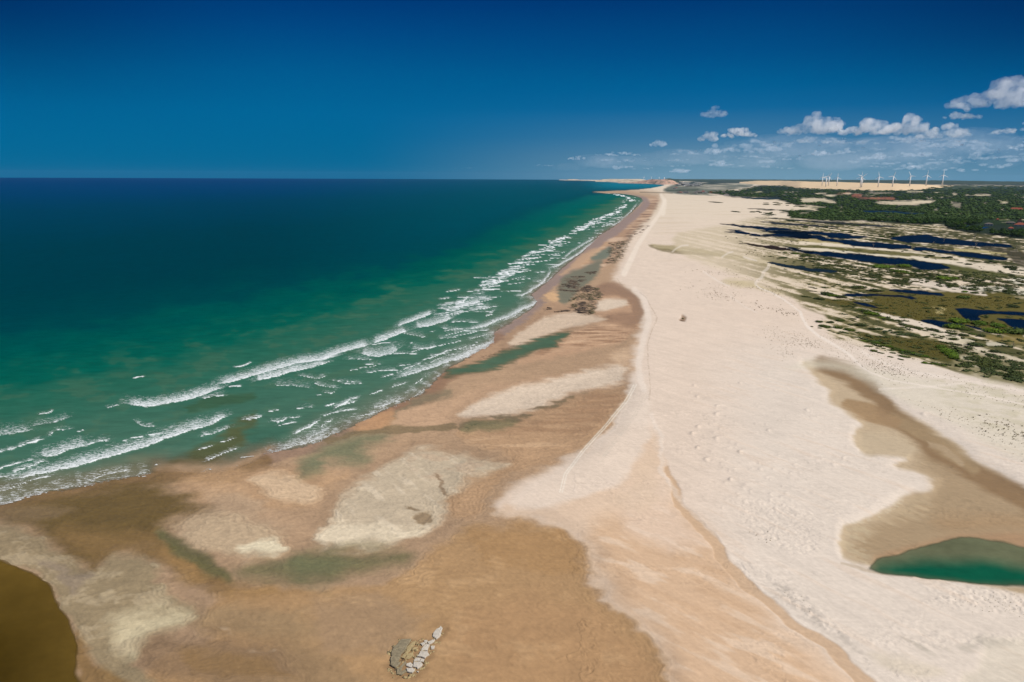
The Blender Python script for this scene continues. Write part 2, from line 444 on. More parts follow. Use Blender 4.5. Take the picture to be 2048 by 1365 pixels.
line(zc('E', (1100, 715), (1180, 712), (1250, 735), (1310, 775), (1335, 820), (1348, 870), (1340, 910), (1300, 935), (1230, 925), (1150, 920)), (22, 22, 18, 14, 16, 20, 24, 20, 12), (158, 122, 92), 7, 0.9, wet=0.9)
poly(zc('E', (1040, 845), (1060, 800), (1130, 780), (1240, 785), (1290, 805), (1260, 835), (1180, 850), (1130, 870), (1050, 872)), (216, 193, 170), 4)
poly(zc('E', (900, 1010), (1100, 960), (1300, 1000), (1340, 960), (1350, 1000), (1250, 1090), (1100, 1120), (960, 1130), (860, 1100), (760, 1150), (640, 1190), (600, 1170), (780, 1100)), (150, 113, 82), 4, op=0.75, tex=(-ST3, 0.0, 0.25), wet=0.8)
poly(zc('E', (900, 1010), (1100, 960), (1300, 1000), (1250, 1090), (1100, 1120), (960, 1130), (780, 1160), (560, 1210), (700, 1120)), (214, 176, 142), 4, op=0.7, tex=(ST3, 0.08, 0.3))
line(zc('E', (180, 1215), (300, 1190), (400, 1150), (480, 1105)), (3, 5, 4), (120, 92, 68), 2, 0.7, tex=(PC, -0.1, 0.2))
# olive shallows by the reef
poly(zc('E', (770, 770), (780, 700), (800, 630), (880, 580), (950, 560), (1030, 520), (1100, 500), (1060, 620), (960, 700), (880, 780), (830, 830), (790, 810)), (122, 116, 92), 5, wet=0.9)
poly(zc('E', (1000, 500), (1060, 455), (1120, 420), (1160, 400), (1160, 470), (1110, 500), (1050, 515)), (118, 120, 98), 4, wet=0.9)
# dark reef footing
poly(zc('N', (600, 100), (830, 85), (780, 150), (740, 230), (870, 205), (1010, 260), (1060, 330), (1000, 440), (960, 560), (860, 620), (740, 610), (660, 560), (560, 560), (270, 560), (250, 530), (520, 560), (640, 480), (700, 400), (640, 310), (430, 280), (480, 180)), (105, 86, 66), 4, op=0.9, tex=(PB + 0.6 * PC, -0.15, 0.25), wet=0.6)
poly(zc('E', (1130, 430), (1200, 370), (1290, 365), (1270, 420), (1240, 480), (1180, 530), (1110, 540), (1150, 480)), (98, 84, 64), 4, op=0.9, tex=(PB + 0.6 * PC, -0.2, 0.2))
poly([(1242, 480), (1262, 468), (1284, 446), (1300, 436), (1296, 444), (1270, 470), (1250, 490)], (110, 88, 68), 3, op=0.7, tex=(PL, -0.05, 0.2))

# --- middle: pale bar, the big brown tongue and the rippled hollow
poly(zc('G', (560, 200), (700, 130), (900, 120), (1000, 60), (1150, 20), (1400, -20), (1700, -60), (1900, -60), (1890, 40), (1700, 60), (1500, 110), (1380, 170), (1200, 220), (960, 240), (800, 265), (640, 280), (480, 300), (520, 250)), (193, 157, 125), 6, wet=0.4, mod=(PB, 5))
poly(zc('G', (960, 190), (1080, 100), (1250, 45), (1500, -10), (1750, -70), (1900, -90), (1900, 20), (1750, 45), (1560, 90), (1420, 150), (1330, 190), (1180, 215), (1000, 235), (930, 225)), (218, 195, 172), 9, mod=(PB, 7))
TONGUE = zc('G', (900, 300), (960, 262), (1100, 240), (1280, 215), (1400, 165), (1560, 112), (1730, 62), (1880, 48), (1905, 78), (1882, 160), (1810, 270), (1700, 370), (1560, 440), (1440, 500), (1300, 540), (1180, 600), (1090, 680), (1060, 800), (960, 850), (880, 830), (860, 740), (890, 620), (990, 530), (1230, 490), (1200, 430), (1060, 400), (930, 350))
poly(TONGUE, (180, 144, 110), 8, wet=0.6, mod=(PB, 5))
poly(zc('G', (960, 262), (1280, 215), (1560, 112), (1880, 48), (1890, 130), (1800, 230), (1650, 330), (1500, 330), (1300, 320), (1100, 300)), (160, 124, 92), 12, op=0.8, wet=0.8, tex=(ST3 + 0.5 * PB, -0.35, 0.2))
line(zc('G', (940, 275), (1100, 245), (1280, 218), (1390, 175), (1540, 125), (1700, 72)), (10, 12, 10, 5, 4), (112, 98, 72), 5, 0.8, tex=(PB, -0.25, 0.15))
poly(zc('G', (930, 300), (1000, 250), (1120, 245), (1260, 235), (1280, 270), (1150, 295), (1000, 305)), (126, 116, 82), 5, op=0.8, mod=(PB, 4))
poly(zc('G', (960, 280), (1060, 255), (1080, 275), (990, 292)), (70, 72, 46), 3, op=0.7, tex=(PC, -0.05, 0.2))
poly(zc('G', (930, 350), (1100, 330), (1400, 360), (1600, 400), (1500, 430), (1250, 430), (1060, 400)), (205, 168, 132), 8, op=0.6, tex=(ST3, 0.0, 0.25))
# pale bars
BAR1 = zc('G', (640, 420), (760, 410), (900, 430), (1060, 470), (1220, 505), (1080, 560), (960, 580), (890, 640), (860, 740), (800, 830), (770, 880), (640, 930), (480, 965), (300, 975), (120, 970), (60, 955), (110, 890), (160, 830), (250, 700), (380, 590), (520, 490))
poly(BAR1, (194, 174, 148), 14, mod=(PB, 9), h=0.12)
poly(BAR1, (216, 197, 172), 3, op=0.5, tex=(ST1 + 0.4 * PB, 0.05, 0.4))
poly(zc('G', (640, 420), (900, 430), (1220, 505), (1080, 560), (960, 580), (760, 600), (620, 520)), (184, 155, 128), 6, op=0.55, tex=(PB, 0.0, 0.3))
poly(zc('G', (60, 955), (110, 890), (160, 830), (250, 830), (500, 860), (740, 880), (640, 930), (480, 965), (300, 975)), (225, 206, 178), 10, op=0.7, mod=(PB, 8))
poly(zc('G', (620, 740), (650, 745), (690, 780), (660, 785), (630, 765)), (130, 108, 82), 3, op=0.9, wet=0.9, h=-0.15)
poly(zc('G', (640, 810), (700, 790), (760, 800), (740, 840), (690, 865), (650, 850)), (146, 121, 92), 4, op=0.9, wet=0.9, h=-0.15)
line(zc('G', (780, 560), (800, 610), (830, 650), (860, 670)), (3, 5, 4), (140, 114, 88), 3, 0.8)
poly(zc('F', (1460, 700), (1520, 675), (1620, 660), (1740, 680), (1860, 745), (1910, 800), (1800, 850), (1640, 835), (1540, 790)), (222, 200, 172), 9, mod=(PB, 8), h=0.12)
poly(zc('F', (1040, 730), (1120, 680), (1300, 640), (1450, 650), (1520, 620), (1760, 640), (2000, 660), (2048, 640), (2048, 700), (1920, 760), (1900, 830), (1760, 900), (1600, 880), (1480, 800), (1300, 820), (1200, 860), (1080, 780)), (193, 154, 116), 10, op=0.6, mod=(PB, 8))
poly(zc('F', (1200, 790), (1300, 750), (1420, 780), (1500, 850), (1560, 940), (1700, 990), (1300, 995), (900, 960), (1050, 900), (1230, 860)), (184, 154, 124), 14, op=0.8, mod=(PB, 8))

# --- brown wet hollow in the lower middle
LOBE = [(930, 1066), (1000, 1047), (1050, 1044), (1100, 1053), (1150, 1084), (1183, 1126), (1182, 1166), (1232, 1214), (1290, 1262), (1328, 1316), (1350, 1400), (1360, 1520), (200, 1520), (260, 1365), (330, 1310), (430, 1290), (400, 1230), (420, 1190), (520, 1180), (640, 1185), (760, 1165), (830, 1140), (860, 1100)]
poly(LOBE, (174, 137, 97), 12, wet=0.7, mod=(PB, 8))
poly([(940, 1072), (1010, 1052), (1060, 1052), (1110, 1064), (1150, 1096), (1170, 1130), (1150, 1150), (1060, 1140), (960, 1130)], (170, 131, 88), 14, op=0.85, wet=0.8, mod=(PB, 10))
poly([(900, 1230), (1050, 1180), (1200, 1210), (1290, 1290), (1330, 1365), (1340, 1450), (880, 1450)], (176, 136, 97), 30, op=0.6, mod=(PA, 24))
poly([(620, 1210), (760, 1190), (860, 1240), (780, 1300), (640, 1300)], (158, 130, 102), 20, op=0.6, mod=(PB, 16), wet=0.8)
poly(LOBE, (190, 153, 113), 10, op=0.4, tex=(PB + 0.6 * PA, 0.08, 0.4))
poly([(420, 1300), (640, 1290), (760, 1365), (700, 1480), (400, 1480)], (150, 122, 90), 24, op=0.7, mod=(PB, 18))
poly(zc('I', (1050, 700), (1300, 680), (1600, 720), (1850, 780), (1900, 860), (1700, 900), (1350, 860), (1120, 800)), (150, 124, 92), 26, op=0.7, mod=(PB, 20), wet=0.8)
# green film under the bar
poly(zc('I', (1350, 480), (1600, 400), (1800, 352), (2048, 335), (2250, 330), (2400, 350), (2420, 390), (2330, 440), (2150, 480), (2000, 530), (1900, 570), (1700, 560), (1520, 540)), (122, 110, 76), 24, wet=1.0, mod=(PB, 16))
poly(zc('I', (1600, 440), (1760, 380), (1950, 370), (2100, 420), (1950, 500), (1750, 520)), (106, 108, 74), 26, op=0.7, wet=1.0)
# --- lower left: shallows, pale bar, brown flats
poly(zc('I', (0, 120), (120, 70), (340, 20), (600, -40), (900, -60), (1150, 60), (1220, 100), (1080, 150), (900, 230), (950, 270), (1150, 420), (1350, 520), (1300, 600), (1100, 560), (920, 430), (860, 370), (700, 360), (610, 420), (570, 470), (450, 420), (330, 350), (250, 290), (120, 230), (0, 190)), (106, 84, 42), 26, wet=0.9, mod=(PB + 0.5 * PA, 22))
poly(zc('I', (300, 240), (500, 230), (860, 250), (960, 340), (920, 430), (700, 350), (600, 420), (520, 400), (360, 320)), (134, 104, 62), 20, op=0.8, wet=0.8, mod=(PB, 9))
poly(zc('I', (930, 320), (1100, 430), (1350, 530), (1500, 560), (1800, 600), (1500, 660), (1250, 640), (1080, 560), (940, 440)), (156, 120, 76), 20, op=0.8, mod=(PB, 9), wet=0.7)
line(zc('I', (940, 270), (1040, 330), (1150, 390), (1240, 450), (1340, 515)), (14, 22, 26, 22, 10), (96, 94, 54), 18, 0.8, wet=1.0)
poly(zc('I', (0, 110), (200, 90), (420, 110), (330, 160), (200, 190), (0, 190)), (132, 108, 76), 10, op=0.7, mod=(PB, 8))
BAR3 = zc('I', (-300, 190), (0, 195), (120, 225), (230, 285), (330, 350), (450, 425), (560, 475), (610, 425), (680, 375), (780, 368), (860, 400), (920, 500), (950, 590), (1020, 650), (1100, 725), (1095, 790), (1000, 835), (890, 850), (820, 930), (790, 1010), (850, 1100), (920, 1220), (900, 1400), (640, 1400), (590, 1060), (540, 930), (450, 840), (400, 770), (335, 650), (265, 545), (190, 475), (100, 435), (0, 400), (-300, 380))
poly(BAR3, (150, 130, 100), 14, mod=(PB, 9), h=0.12)
poly(zc('I', (640, 880), (680, 760), (800, 700), (930, 690), (1040, 730), (1090, 780), (1000, 830), (870, 850), (800, 930), (760, 1000), (690, 960)), (202, 184, 150), 20, mod=(PB, 12))
poly(BAR3, (176, 156, 126), 4, op=0.6, tex=(PB + 0.3 * PC, 0.05, 0.3))
poly(zc('I', (220, 450), (330, 440), (450, 490), (560, 470), (470, 560), (430, 600), (370, 560), (330, 500)), (146, 127, 106), 9, op=0.9, mod=(PB, 8), wet=0.8)
poly(zc('I', (430, 840), (520, 900), (560, 1000), (620, 1060), (720, 1130), (780, 1300), (440, 1300)), (138, 106, 64), 14, op=0.9, mod=(PB, 8), wet=0.6)
poly(zc('I', (790, 1000), (830, 920), (900, 840), (1000, 840), (1100, 880), (1400, 870), (1700, 960), (1800, 1100), (1300, 1140), (1050, 1130), (900, 1130)), (136, 108, 80), 20, op=0.8, mod=(PB, 18), wet=0.8)
poly(zc('I', (1060, 930), (1300, 960), (1600, 1000), (1750, 1080), (1400, 1110), (1150, 1080)), (140, 108, 68), 14, op=0.7, mod=(PB, 10), wet=0.9)
poly(zc('I', (1280, 830), (1400, 830), (1560, 910), (1600, 950), (1500, 950), (1330, 880)), (213, 185, 155), 6, op=0.7, tex=(PB, -0.1, 0.3))
poly(zc('I', (1020, 250), (1200, 150), (1350, 112), (1480, 180), (1560, 240), (1650, 305), (1690, 350), (1560, 388), (1400, 388), (1250, 355), (1100, 315)), (186, 160, 130), 14, mod=(PB, 12), h=0.1)
poly(zc('I', (1430, 330), (1520, 300), (1600, 290), (1680, 345), (1560, 384), (1460, 370)), (219, 202, 172), 7, mod=(PB, 6))
# green shallows in the mouth
poly(zc('G', (0, 470), (120, 400), (260, 330), (420, 300), (520, 300), (500, 350), (380, 400), (375, 490), (340, 500), (150, 470), (160, 540), (60, 565), (0, 560)), (112, 116, 84), 20, op=0.85, wet=1.0, mod=(PB, 5))
poly(zc('G', (480, 290), (530, 220), (620, 150), (680, 90), (780, 70), (880, 60), (900, 90), (760, 120), (640, 170), (560, 230)), (132, 116, 88), 7, op=0.85, wet=1.0, mod=(PB, 5))
poly(zc('G', (280, 280), (420, 220), (540, 180), (570, 200), (520, 280), (340, 310)), (190, 145, 105), 6, op=0.9)
line(zc('G', (170, 350), (280, 320), (420, 300), (520, 290), (600, 285), (760, 280), (900, 272)), (10, 6, 6, 10, 14, 10, 6), (128, 108, 76), 4, 0.8, wet=0.9)

# --- dune sheet: right-hand hollow with its lagoon
poly(DEP, (190, 167, 137), 6, mod=(PB, 3))
poly(zc('J', (1050, 480), (1200, 480), (1330, 520), (1420, 580), (1400, 640), (1280, 622), (1150, 622), (1085, 585)), (197, 177, 148), 10, op=0.5)
poly(zc('J', (1400, 640), (1560, 560), (1760, 700), (2048, 880), (2400, 1050), (2750, 1220), (2900, 1360), (2750, 1460), (2300, 1450), (1100, 1240), (1010, 1140), (1250, 960), (1480, 860), (1560, 780)), (165, 139, 107), 24, op=0.92, wet=0.5, mod=(ST1, 10))
poly(zc('J', (1120, 1000), (1420, 860), (1540, 850), (1480, 960), (1300, 1040), (1060, 1130), (1000, 1080)), (191, 167, 134), 10, op=0.6, tex=(ST1, -0.2, 0.2))
line(zc('J', (865, 85), (930, 105), (1010, 140), (1090, 190), (1170, 265), (1260, 360), (1340, 430), (1420, 490), (1500, 560), (1600, 630), (1700, 690), (1800, 750), (1900, 810), (2048, 880), (2300, 990)), (22, 30, 30, 22, 26, 34, 36, 34, 26, 28, 34, 40, 44, 46, 50), (138, 108, 74), 13, 0.95, wet=0.6, mod=(ST1, 6))
line(zc('J', (1290, 400), (1400, 460), (1500, 525), (1620, 590), (1700, 650), (1750, 700)), (16, 26, 26, 22, 16), (160, 134, 100), 10, 0.8, wet=0.5, mod=(ST1, 6))
line(zc('J', (1010, 320), (1100, 350), (1200, 385), (1300, 425)), (14, 26, 26, 18), (158, 127, 92), 9, 0.85, mod=(ST1, 5))
line(zc('J', (1480, 560), (1560, 575), (1640, 620), (1690, 665)), (6, 9, 6), (186, 162, 132), 5, 0.45)
poly(zc('J', (1460, 980), (1600, 960), (1900, 960), (2200, 1000), (2200, 1080), (1800, 1040), (1560, 1060)), (166, 134, 98), 16, op=0.7, mod=(ST2, 8), wet=0.6)
poly(zc('K', (1135, 470), (1200, 420), (1400, 385), (1560, 320), (1700, 290), (2048, 300), (2400, 340), (2700, 420), (2750, 540), (2300, 560), (1300, 470)), (170, 132, 96), 10, op=0.8, wet=0.9)
line(zc('K', (960, 270), (1010, 250), (1130, 215), (1250, 150), (1390, 60)), (4, 8, 8, 8, 4), (206, 192, 168), 3, 0.3, tex=(PC, -0.1, 0.2))
poly(zc('K', (955, 270), (1000, 250), (1160, 250), (1140, 480), (990, 470), (1000, 400)), (196, 177, 146), 9, op=0.45, tex=(ST1 + 0.5 * PC, -0.1, 0.2))
line(zc('K', (985, 470), (1090, 488), (1200, 525), (1400, 560), (1650, 585), (1900, 604), (2100, 606), (2400, 590)), (3, 4, 6, 6, 8, 10), (190, 170, 146), 2.5, 0.7)
# --- hollows and scuffs of the lower right
i = np.nonzero((P > 1150) & (Q > 700) & (D < 520) & (S > 0))[0]
rz = 1 - np.abs(fbm(X[i] / 5 + 2 * PB[i], Y[i] / 2.6, 4, 351)) * 3
pz_ = sm(-0.1, 0.3, fbm(X[i] / 24, Y[i] / 18, 3, 361)) * sm(520, 260, D[i])
C[i] *= (1 + pz_ * (0.07 * sm(0.4, 0.9, rz) - 0.04))[:, None]
Hh[i] += 0.10 * pz_ * rz
poly(zc('K', (1100, 980), (1250, 1000), (1400, 1060), (1560, 1110), (1440, 1150), (1300, 1110), (1180, 1060)), (210, 193, 168), 10, op=0.55, mod=(PB, 7))
poly(zc('K', (1640, 1120), (1760, 1080), (1800, 1000), (1830, 930), (2048, 900), (2300, 900), (2300, 1300), (1650, 1300)), (213, 199, 176), 10, op=0.5, mod=(PB, 7), h=-0.3)
poly(zc('K', (1240, 890), (1400, 920), (1560, 970), (1700, 960), (1800, 900), (2048, 900), (2048, 940), (1760, 990), (1560, 1030), (1400, 980)), (186, 174, 158), 10, op=0.7, tex=(ST1 + 0.6 * PB, -0.15, 0.25))
poly(zc('K', (590, 560), (760, 640), (860, 760), (1000, 900), (1150, 1050), (1060, 1010), (860, 840), (680, 700)), (188, 174, 160), 8, op=0.7, tex=(PC + 0.5 * PB, -0.2, 0.2))
# --- small dark hollow on the open sand with a darker brown patch along its near edge
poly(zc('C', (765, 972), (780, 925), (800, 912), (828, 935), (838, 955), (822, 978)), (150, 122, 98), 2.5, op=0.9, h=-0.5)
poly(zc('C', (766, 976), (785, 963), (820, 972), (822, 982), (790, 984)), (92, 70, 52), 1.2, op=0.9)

# --- grassy, tufty sand toward the wetland
G1 = zc('C', (1150, 570), (1450, 580), (1560, 640), (1800, 690), (1900, 740), (1700, 720), (1500, 660), (1280, 640))
poly(G1, (196, 178, 138), 6, op=0.8, mod=(PL, 4))
G2 = zc('C', (460, 240), (600, 240), (900, 270), (1250, 320), (1500, 370), (1750, 400), (2048, 430), (2048, 500), (1700, 470), (1400, 400), (1150, 360), (900, 330), (700, 310), (560, 290))
poly(G2, (160, 145, 104), 3, op=0.85, mod=(PL, 2.5))
line(zc('C', (470, 245), (560, 285), (700, 310), (900, 325), (1100, 350)), (2, 4, 5, 4, 2), (122, 108, 74), 2, 0.7)
GR = [(1548, 742), (1640, 716), (1760, 742), (1900, 762), (2048, 790), (2300, 840), (2300, 1010), (2048, 930), (1900, 850), (1800, 800), (1740, 770), (1680, 735)]
poly(GR, (214, 202, 180), 10, op=0.6, mod=(PA, 8))
poly([(1870, 752), (1960, 745), (2048, 760), (2300, 800), (2300, 930), (2048, 880), (1960, 850), (1880, 800)], (196, 184, 156), 14, op=0.6, tex=(PB, -0.2, 0.3))

# --- the wetland: sand, marsh, scrub (every pool is its own sheet of water)
WETL = [(1560, 470), (1600, 455), (1700, 446), (2048, 450), (2400, 470), (2400, 830), (2048, 772), (1960, 752), (1880, 735), (1800, 712), (1720, 690), (1660, 672), (1640, 650), (1700, 660), (1680, 632), (1640, 612), (1640, 590), (1600, 560), (1540, 520), (1470, 490), (1440, 470)]
WETF = [(1340, 470), (1420, 455), (1500, 438), (1560, 430), (1600, 440), (1700, 446), (2048, 450), (2500, 470), (2500, 830), (2048, 772), (1960, 752), (1880, 735), (1800, 712), (1720, 690), (1660, 672), (1640, 650), (1660, 632), (1600, 612), (1580, 590), (1520, 566), (1440, 540), (1360, 510)]
poly(WETF, (216, 197, 168), 6, op=0.6)
i, m = m_poly(WETF, 6)
xf = sm(1420, 1680, P[i]); nz = ST5[i] + 0.35 * PL[i] + 0.2 * PB[i]
lowr = sm(700, 560, Q[i] - 0.45 * (P[i] - 1800))
blend(i, m * sm(-0.26, 0.02, nz) * (0.3 + 0.7 * xf), (160, 144, 104), 0.85)
blend(i, m * sm(-0.12, 0.06, nz) * sm(1420, 1660, P[i]), (112, 104, 64), 0.9)
blend(i, m * sm(-0.0, 0.14, nz) * sm(1500, 1700, P[i]), (72, 72, 40), 0.85)
i, m = m_poly([(1660, 480), (1720, 462), (2500, 470), (2500, 640), (2048, 600), (1900, 590), (1760, 575), (1660, 560), (1620, 520)], 10)
nz = ST5[i] * 0.8 + 0.5 * PL[i] + 0.4 * PB[i]
blend(i, m * sm(-0.22, -0.02, nz), (86, 82, 46), 0.9)
blend(i, m * sm(0.04, 0.2, nz), (54, 58, 30), 0.85)
poly(zc('S3', (380, 160), (700, 150), (900, 180), (1100, 60), (1500, 10), (1911, 20), (3900, 60), (3900, 900), (3300, 720), (2800, 640), (2300, 620), (1911, 560), (1700, 520), (1500, 440), (1300, 390), (1150, 330), (960, 300), (680, 290), (660, 240), (400, 190)), (92, 83, 38), 3.5, mod=(PL, 2.5))
poly(zc('S3', (1911, 30), (3900, 110), (3900, 420), (2700, 280), (2200, 220), (1911, 160)), (98, 88, 40), 8, op=0.7, mod=(PL, 3))
poly(zc('S3', (900, 120), (1250, 180), (1230, 210), (1000, 190)), (204, 190, 160), 3, op=0.8, tex=(PB, -0.2, 0.1))
line(zc('S3', (1300, 395), (1450, 420), (1600, 480), (1800, 530), (1911, 550), (2100, 600), (2300, 670), (2480, 760), (2700, 830)), (3, 4, 8, 9, 10, 12, 14, 12), (222, 204, 182), 2, 0.95)
line(zc('S4', (200, 690), (400, 740), (560, 830), (760, 900), (900, 950), (1100, 1010), (1300, 1080), (1500, 1120), (1911, 1230)), (8, 9, 12, 14, 12, 10, 9, 8), (206, 190, 164), 3, 0.8, mod=(PL, 2))
line(zc('S4', (640, 800), (850, 850), (1030, 880)), (6, 7, 4), (206, 192, 164), 2, 0.85)
line(zc('S4', (1290, 925), (1450, 930), (1560, 940)), (5, 6, 3), (206, 194, 170), 2, 0.85)
poly(zc('S3', (880, 730), (1000, 735), (1200, 760), (1500, 800), (1911, 830), (2400, 880), (2700, 1080), (2640, 1210), (2400, 1230), (2250, 1180), (1911, 1130), (1700, 1040), (1500, 960), (1300, 910), (1040, 870), (1150, 850), (1060, 800)), (84, 78, 36), 4, mod=(PL, 3))
poly(zc('S4', (700, 960), (900, 1000), (1200, 1080), (1911, 1220), (2400, 1300), (2400, 1700), (1400, 1600), (900, 1380), (600, 1290), (780, 1200), (800, 1120)), (136, 126, 92), 8, op=0.9, mod=(PL, 6))
poly(zc('S4', (840, 1130), (1000, 1100), (1200, 1180), (1400, 1250), (1350, 1330), (1100, 1320), (900, 1230)), (203, 190, 162), 6, op=0.8, tex=(PB + 0.4 * PC, -0.1, 0.15))
poly(zc('S4', (680, 960), (860, 960), (980, 1040), (900, 1120), (760, 1090)), (124, 112, 88), 5, op=0.8)
poly(zc('S4', (330, 280), (470, 290), (590, 340), (500, 370), (520, 410), (400, 420), (440, 370), (380, 320)), (190, 172, 118), 3, op=0.7, mod=(PL, 3))
poly(zc('S4', (1200, 760), (1500, 790), (1911, 810), (2400, 850), (2400, 960), (1911, 930), (1500, 900), (1250, 830)), (136, 118, 66), 4, op=0.8)
# strips of marsh and pale sand of the upper wetland
line(zc('S1', (0, 330), (300, 345), (600, 390), (850, 425)), (7, 9, 9, 4), (176, 158, 112), 2, 0.9)
line(zc('S1', (0, 400), (400, 420), (900, 465), (1400, 520), (1911, 570), (2300, 620), (2800, 690)), (6, 6, 6, 5, 5, 6, 8), (224, 206, 180), 1.6, 0.95)
line(zc('S1', (0, 455), (300, 465), (600, 490), (900, 520), (1300, 555), (1911, 605), (2300, 640), (2700, 690)), (5, 6, 7, 8, 8, 5, 3), (98, 92, 48), 2, 0.95, mod=(PL, 1.5))
line(zc('S1', (0, 500), (500, 525), (900, 560), (1300, 600), (1911, 650), (2300, 690), (2600, 720)), (4, 4, 3, 3, 4, 6), (222, 206, 180), 1.2, 0.9)
line(zc('S2', (0, 640), (400, 690), (800, 740), (1200, 800), (1600, 850), (1911, 880), (2500, 960)), (5, 5, 10, 12, 13, 12, 12), (221, 204, 180), 3, 0.9, mod=(PL, 3))
line(zc('S2', (600, 820), (900, 860), (1200, 930), (1600, 960)), (9, 13, 14, 8), (84, 84, 42), 3, 0.9)
line(zc('S2', (0, 1050), (300, 1090), (700, 1180), (1000, 1220), (1250, 1270)), (10, 14, 10, 8, 5), (224, 206, 186), 3, 0.85, mod=(PL, 3))
line(zc('S2', (850, 1150), (1200, 1180), (1500, 1180), (1911, 1240), (2400, 1300)), (6, 7, 9, 10, 8), (214, 204, 184), 3, 0.7, mod=(PL, 3))
poly(zc('S2', (1600, 1010), (1800, 1000), (1911, 1010), (2200, 1030), (2200, 1130), (1911, 1110), (1780, 1100), (1680, 1040)), (218, 208, 186), 3, op=0.9, mod=(PL, 3))
poly(zc('S2', (-900, 150), (-400, 130), (0, 190), (400, 170), (800, 210), (1240, 200), (1911, 290), (2600, 330), (2600, 620), (1911, 560), (1300, 450), (700, 350), (300, 250), (-200, 260), (-700, 240)), (72, 70, 40), 3, op=0.85, tex=(PL + 0.4 * PB, -0.25, 0.0))
poly(zc('S2', (0, 400), (700, 440), (1200, 500), (1911, 560), (1911, 640), (1200, 560), (600, 500), (0, 460)), (78, 74, 40), 2.5, op=0.8, tex=(PL + 0.4 * PB, -0.25, 0.0))
poly(zc('S2', (1150, 430), (1500, 460), (1911, 560), (2400, 620), (2400, 900), (1911, 820), (1750, 740), (1650, 640), (1300, 560)), (66, 60, 44), 4, op=0.85, mod=(PL, 3))
line(zc('S2', (740, 515), (1000, 520), (1300, 550), (1600, 580)), (4, 4, 4, 3), (184, 168, 118), 1.5, 0.9)

# --- woods and what lies beyond
WOODS = [(1410, 386), (1432, 382), (1470, 381.5), (1500, 377), (1510, 371.5), (1560, 370.5), (1600, 377), (1640, 378.5), (1700, 380), (1760, 382.5), (1840, 380), (1870, 373), (1905, 370.5), (2048, 373), (2500, 380), (2500, 492), (2048, 479), (1990, 471), (1930, 465), (1896, 458), (1886, 449), (1836, 451), (1800, 448), (1736, 444), (1722, 441), (1690, 443), (1640, 442), (1600, 437), (1578, 434), (1580, 428), (1556, 424), (1630, 421), (1600, 412), (1560, 401), (1530, 397), (1470, 394.5), (1440, 390)]
poly(WOODS, (34, 46, 32), 2.0, mod=(PL, 2.2))
poly([(1570, 424), (1640, 419), (1720, 417), (1900, 426), (2048, 432), (2500, 440), (2500, 458), (1990, 452), (1880, 447), (1800, 447), (1730, 441), (1640, 441), (1590, 436)], (36, 52, 24), 2.5, mod=(PL, 2.2))
poly(WOODS, (26, 38, 30), 2.0, op=0.6, tex=(PL, 0.0, 0.25))
# bare sand between the trees
SANDB = [(zc('S7', (430, 470), (560, 450), (690, 470), (560, 485)), 0.9), (zc('S7', (740, 440), (860, 420), (960, 425), (880, 450)), .9), (zc('S7', (0, 520), (200, 520), (450, 520), (560, 560), (690, 590), (640, 610), (380, 580), (0, 600)), .85),
         (zc('S7', (1220, 425), (1500, 420), (1720, 425), (1400, 437)), .6), (zc('S7', (1360, 600), (1560, 580), (1760, 570), (2048, 570), (2400, 560), (2430, 600), (2100, 640), (1700, 640), (1480, 620)), .85),
         (zc('S7', (0, 690), (150, 680), (360, 745), (250, 760), (0, 740)), .95), (zc('S7', (0, 640), (300, 660), (500, 690), (300, 700), (0, 665)), .6), (zc('S7', (0, 790), (180, 780), (150, 800), (0, 810)), .7), (zc('S7', (1930, 395), (2100, 390), (2250, 395), (2200, 412), (1980, 415)), .9),
         (zc('S7', (280, 430), (480, 420), (470, 435), (300, 445)), .8), (zc('S6', (1150, 455), (1420, 450), (1430, 475), (1170, 480)), .9), (zc('S6', (1590, 590), (1700, 580), (1770, 595), (1690, 615), (1600, 605)), .9),
         (zc('S6', (740, 430), (820, 425), (820, 460), (760, 460)), .8), (zc('S6', (0, 560), (430, 560), (400, 600), (0, 610)), .85), (zc('S6', (940, 455), (1050, 460), (1000, 475)), .8), (zc('S6', (700, 600), (900, 610), (900, 690), (740, 680)), .35),
         (zc('S6', (410, 725), (490, 735), (480, 750), (420, 745)), .9), (zc('S6', (580, 800), (660, 800), (640, 815), (590, 812)), .9), (zc('S6', (860, 815), (895, 815), (890, 830), (860, 828)), .9), (zc('S6', (270, 505), (300, 515), (280, 530)), .9), (zc('S6', (330, 520), (380, 510), (370, 540)), .8),
         (zc('S6', (1280, 595), (1370, 605), (1340, 625)), .7), (zc('S6', (1620, 730), (1680, 720), (1640, 750)), .8), (zc('S6', (510, 495), (570, 495), (550, 508)), .8)]
for pp, op in SANDB: poly(pp, (214, 196, 166), 1.8, op=op, mod=(PL + PB, 2.6))
for k in range(90):
    a = RNG.uniform(1500, 2060); b = RNG.uniform(383, 446); L = RNG.uniform(3, 16); h_ = RNG.uniform(.5, 1.3)
    poly([(a - L, b), (a - L * .3, b - h_), (a + L * .6, b - h_ * .7), (a + L, b + .3), (a, b + h_)], (204, 188, 158) if k % 3 else (120, 122, 78), 1.0, op=0.75, mod=(PL + PB, 1.6))
poly(zc('S7', (920, 470), (1000, 440), (1130, 450), (1120, 490), (1000, 500), (940, 495)), (168, 102, 80), 1.5, op=0.8, tex=(PB + PL, -0.5, 0.1))
poly(zc('S7', (1000, 500), (1150, 500), (1330, 505), (1540, 500), (1750, 505), (1720, 550), (1380, 560), (1310, 535), (1060, 522)), (168, 104, 82), 1.5, op=0.75, tex=(PB + PL, -0.5, 0.1), mod=(PL, 1.5))
poly(zc('S7', (640, 430), (900, 400), (960, 410), (860, 460), (760, 470)), (180, 130, 100), 2, op=0.6, tex=(PL, -0.1, 0.1))
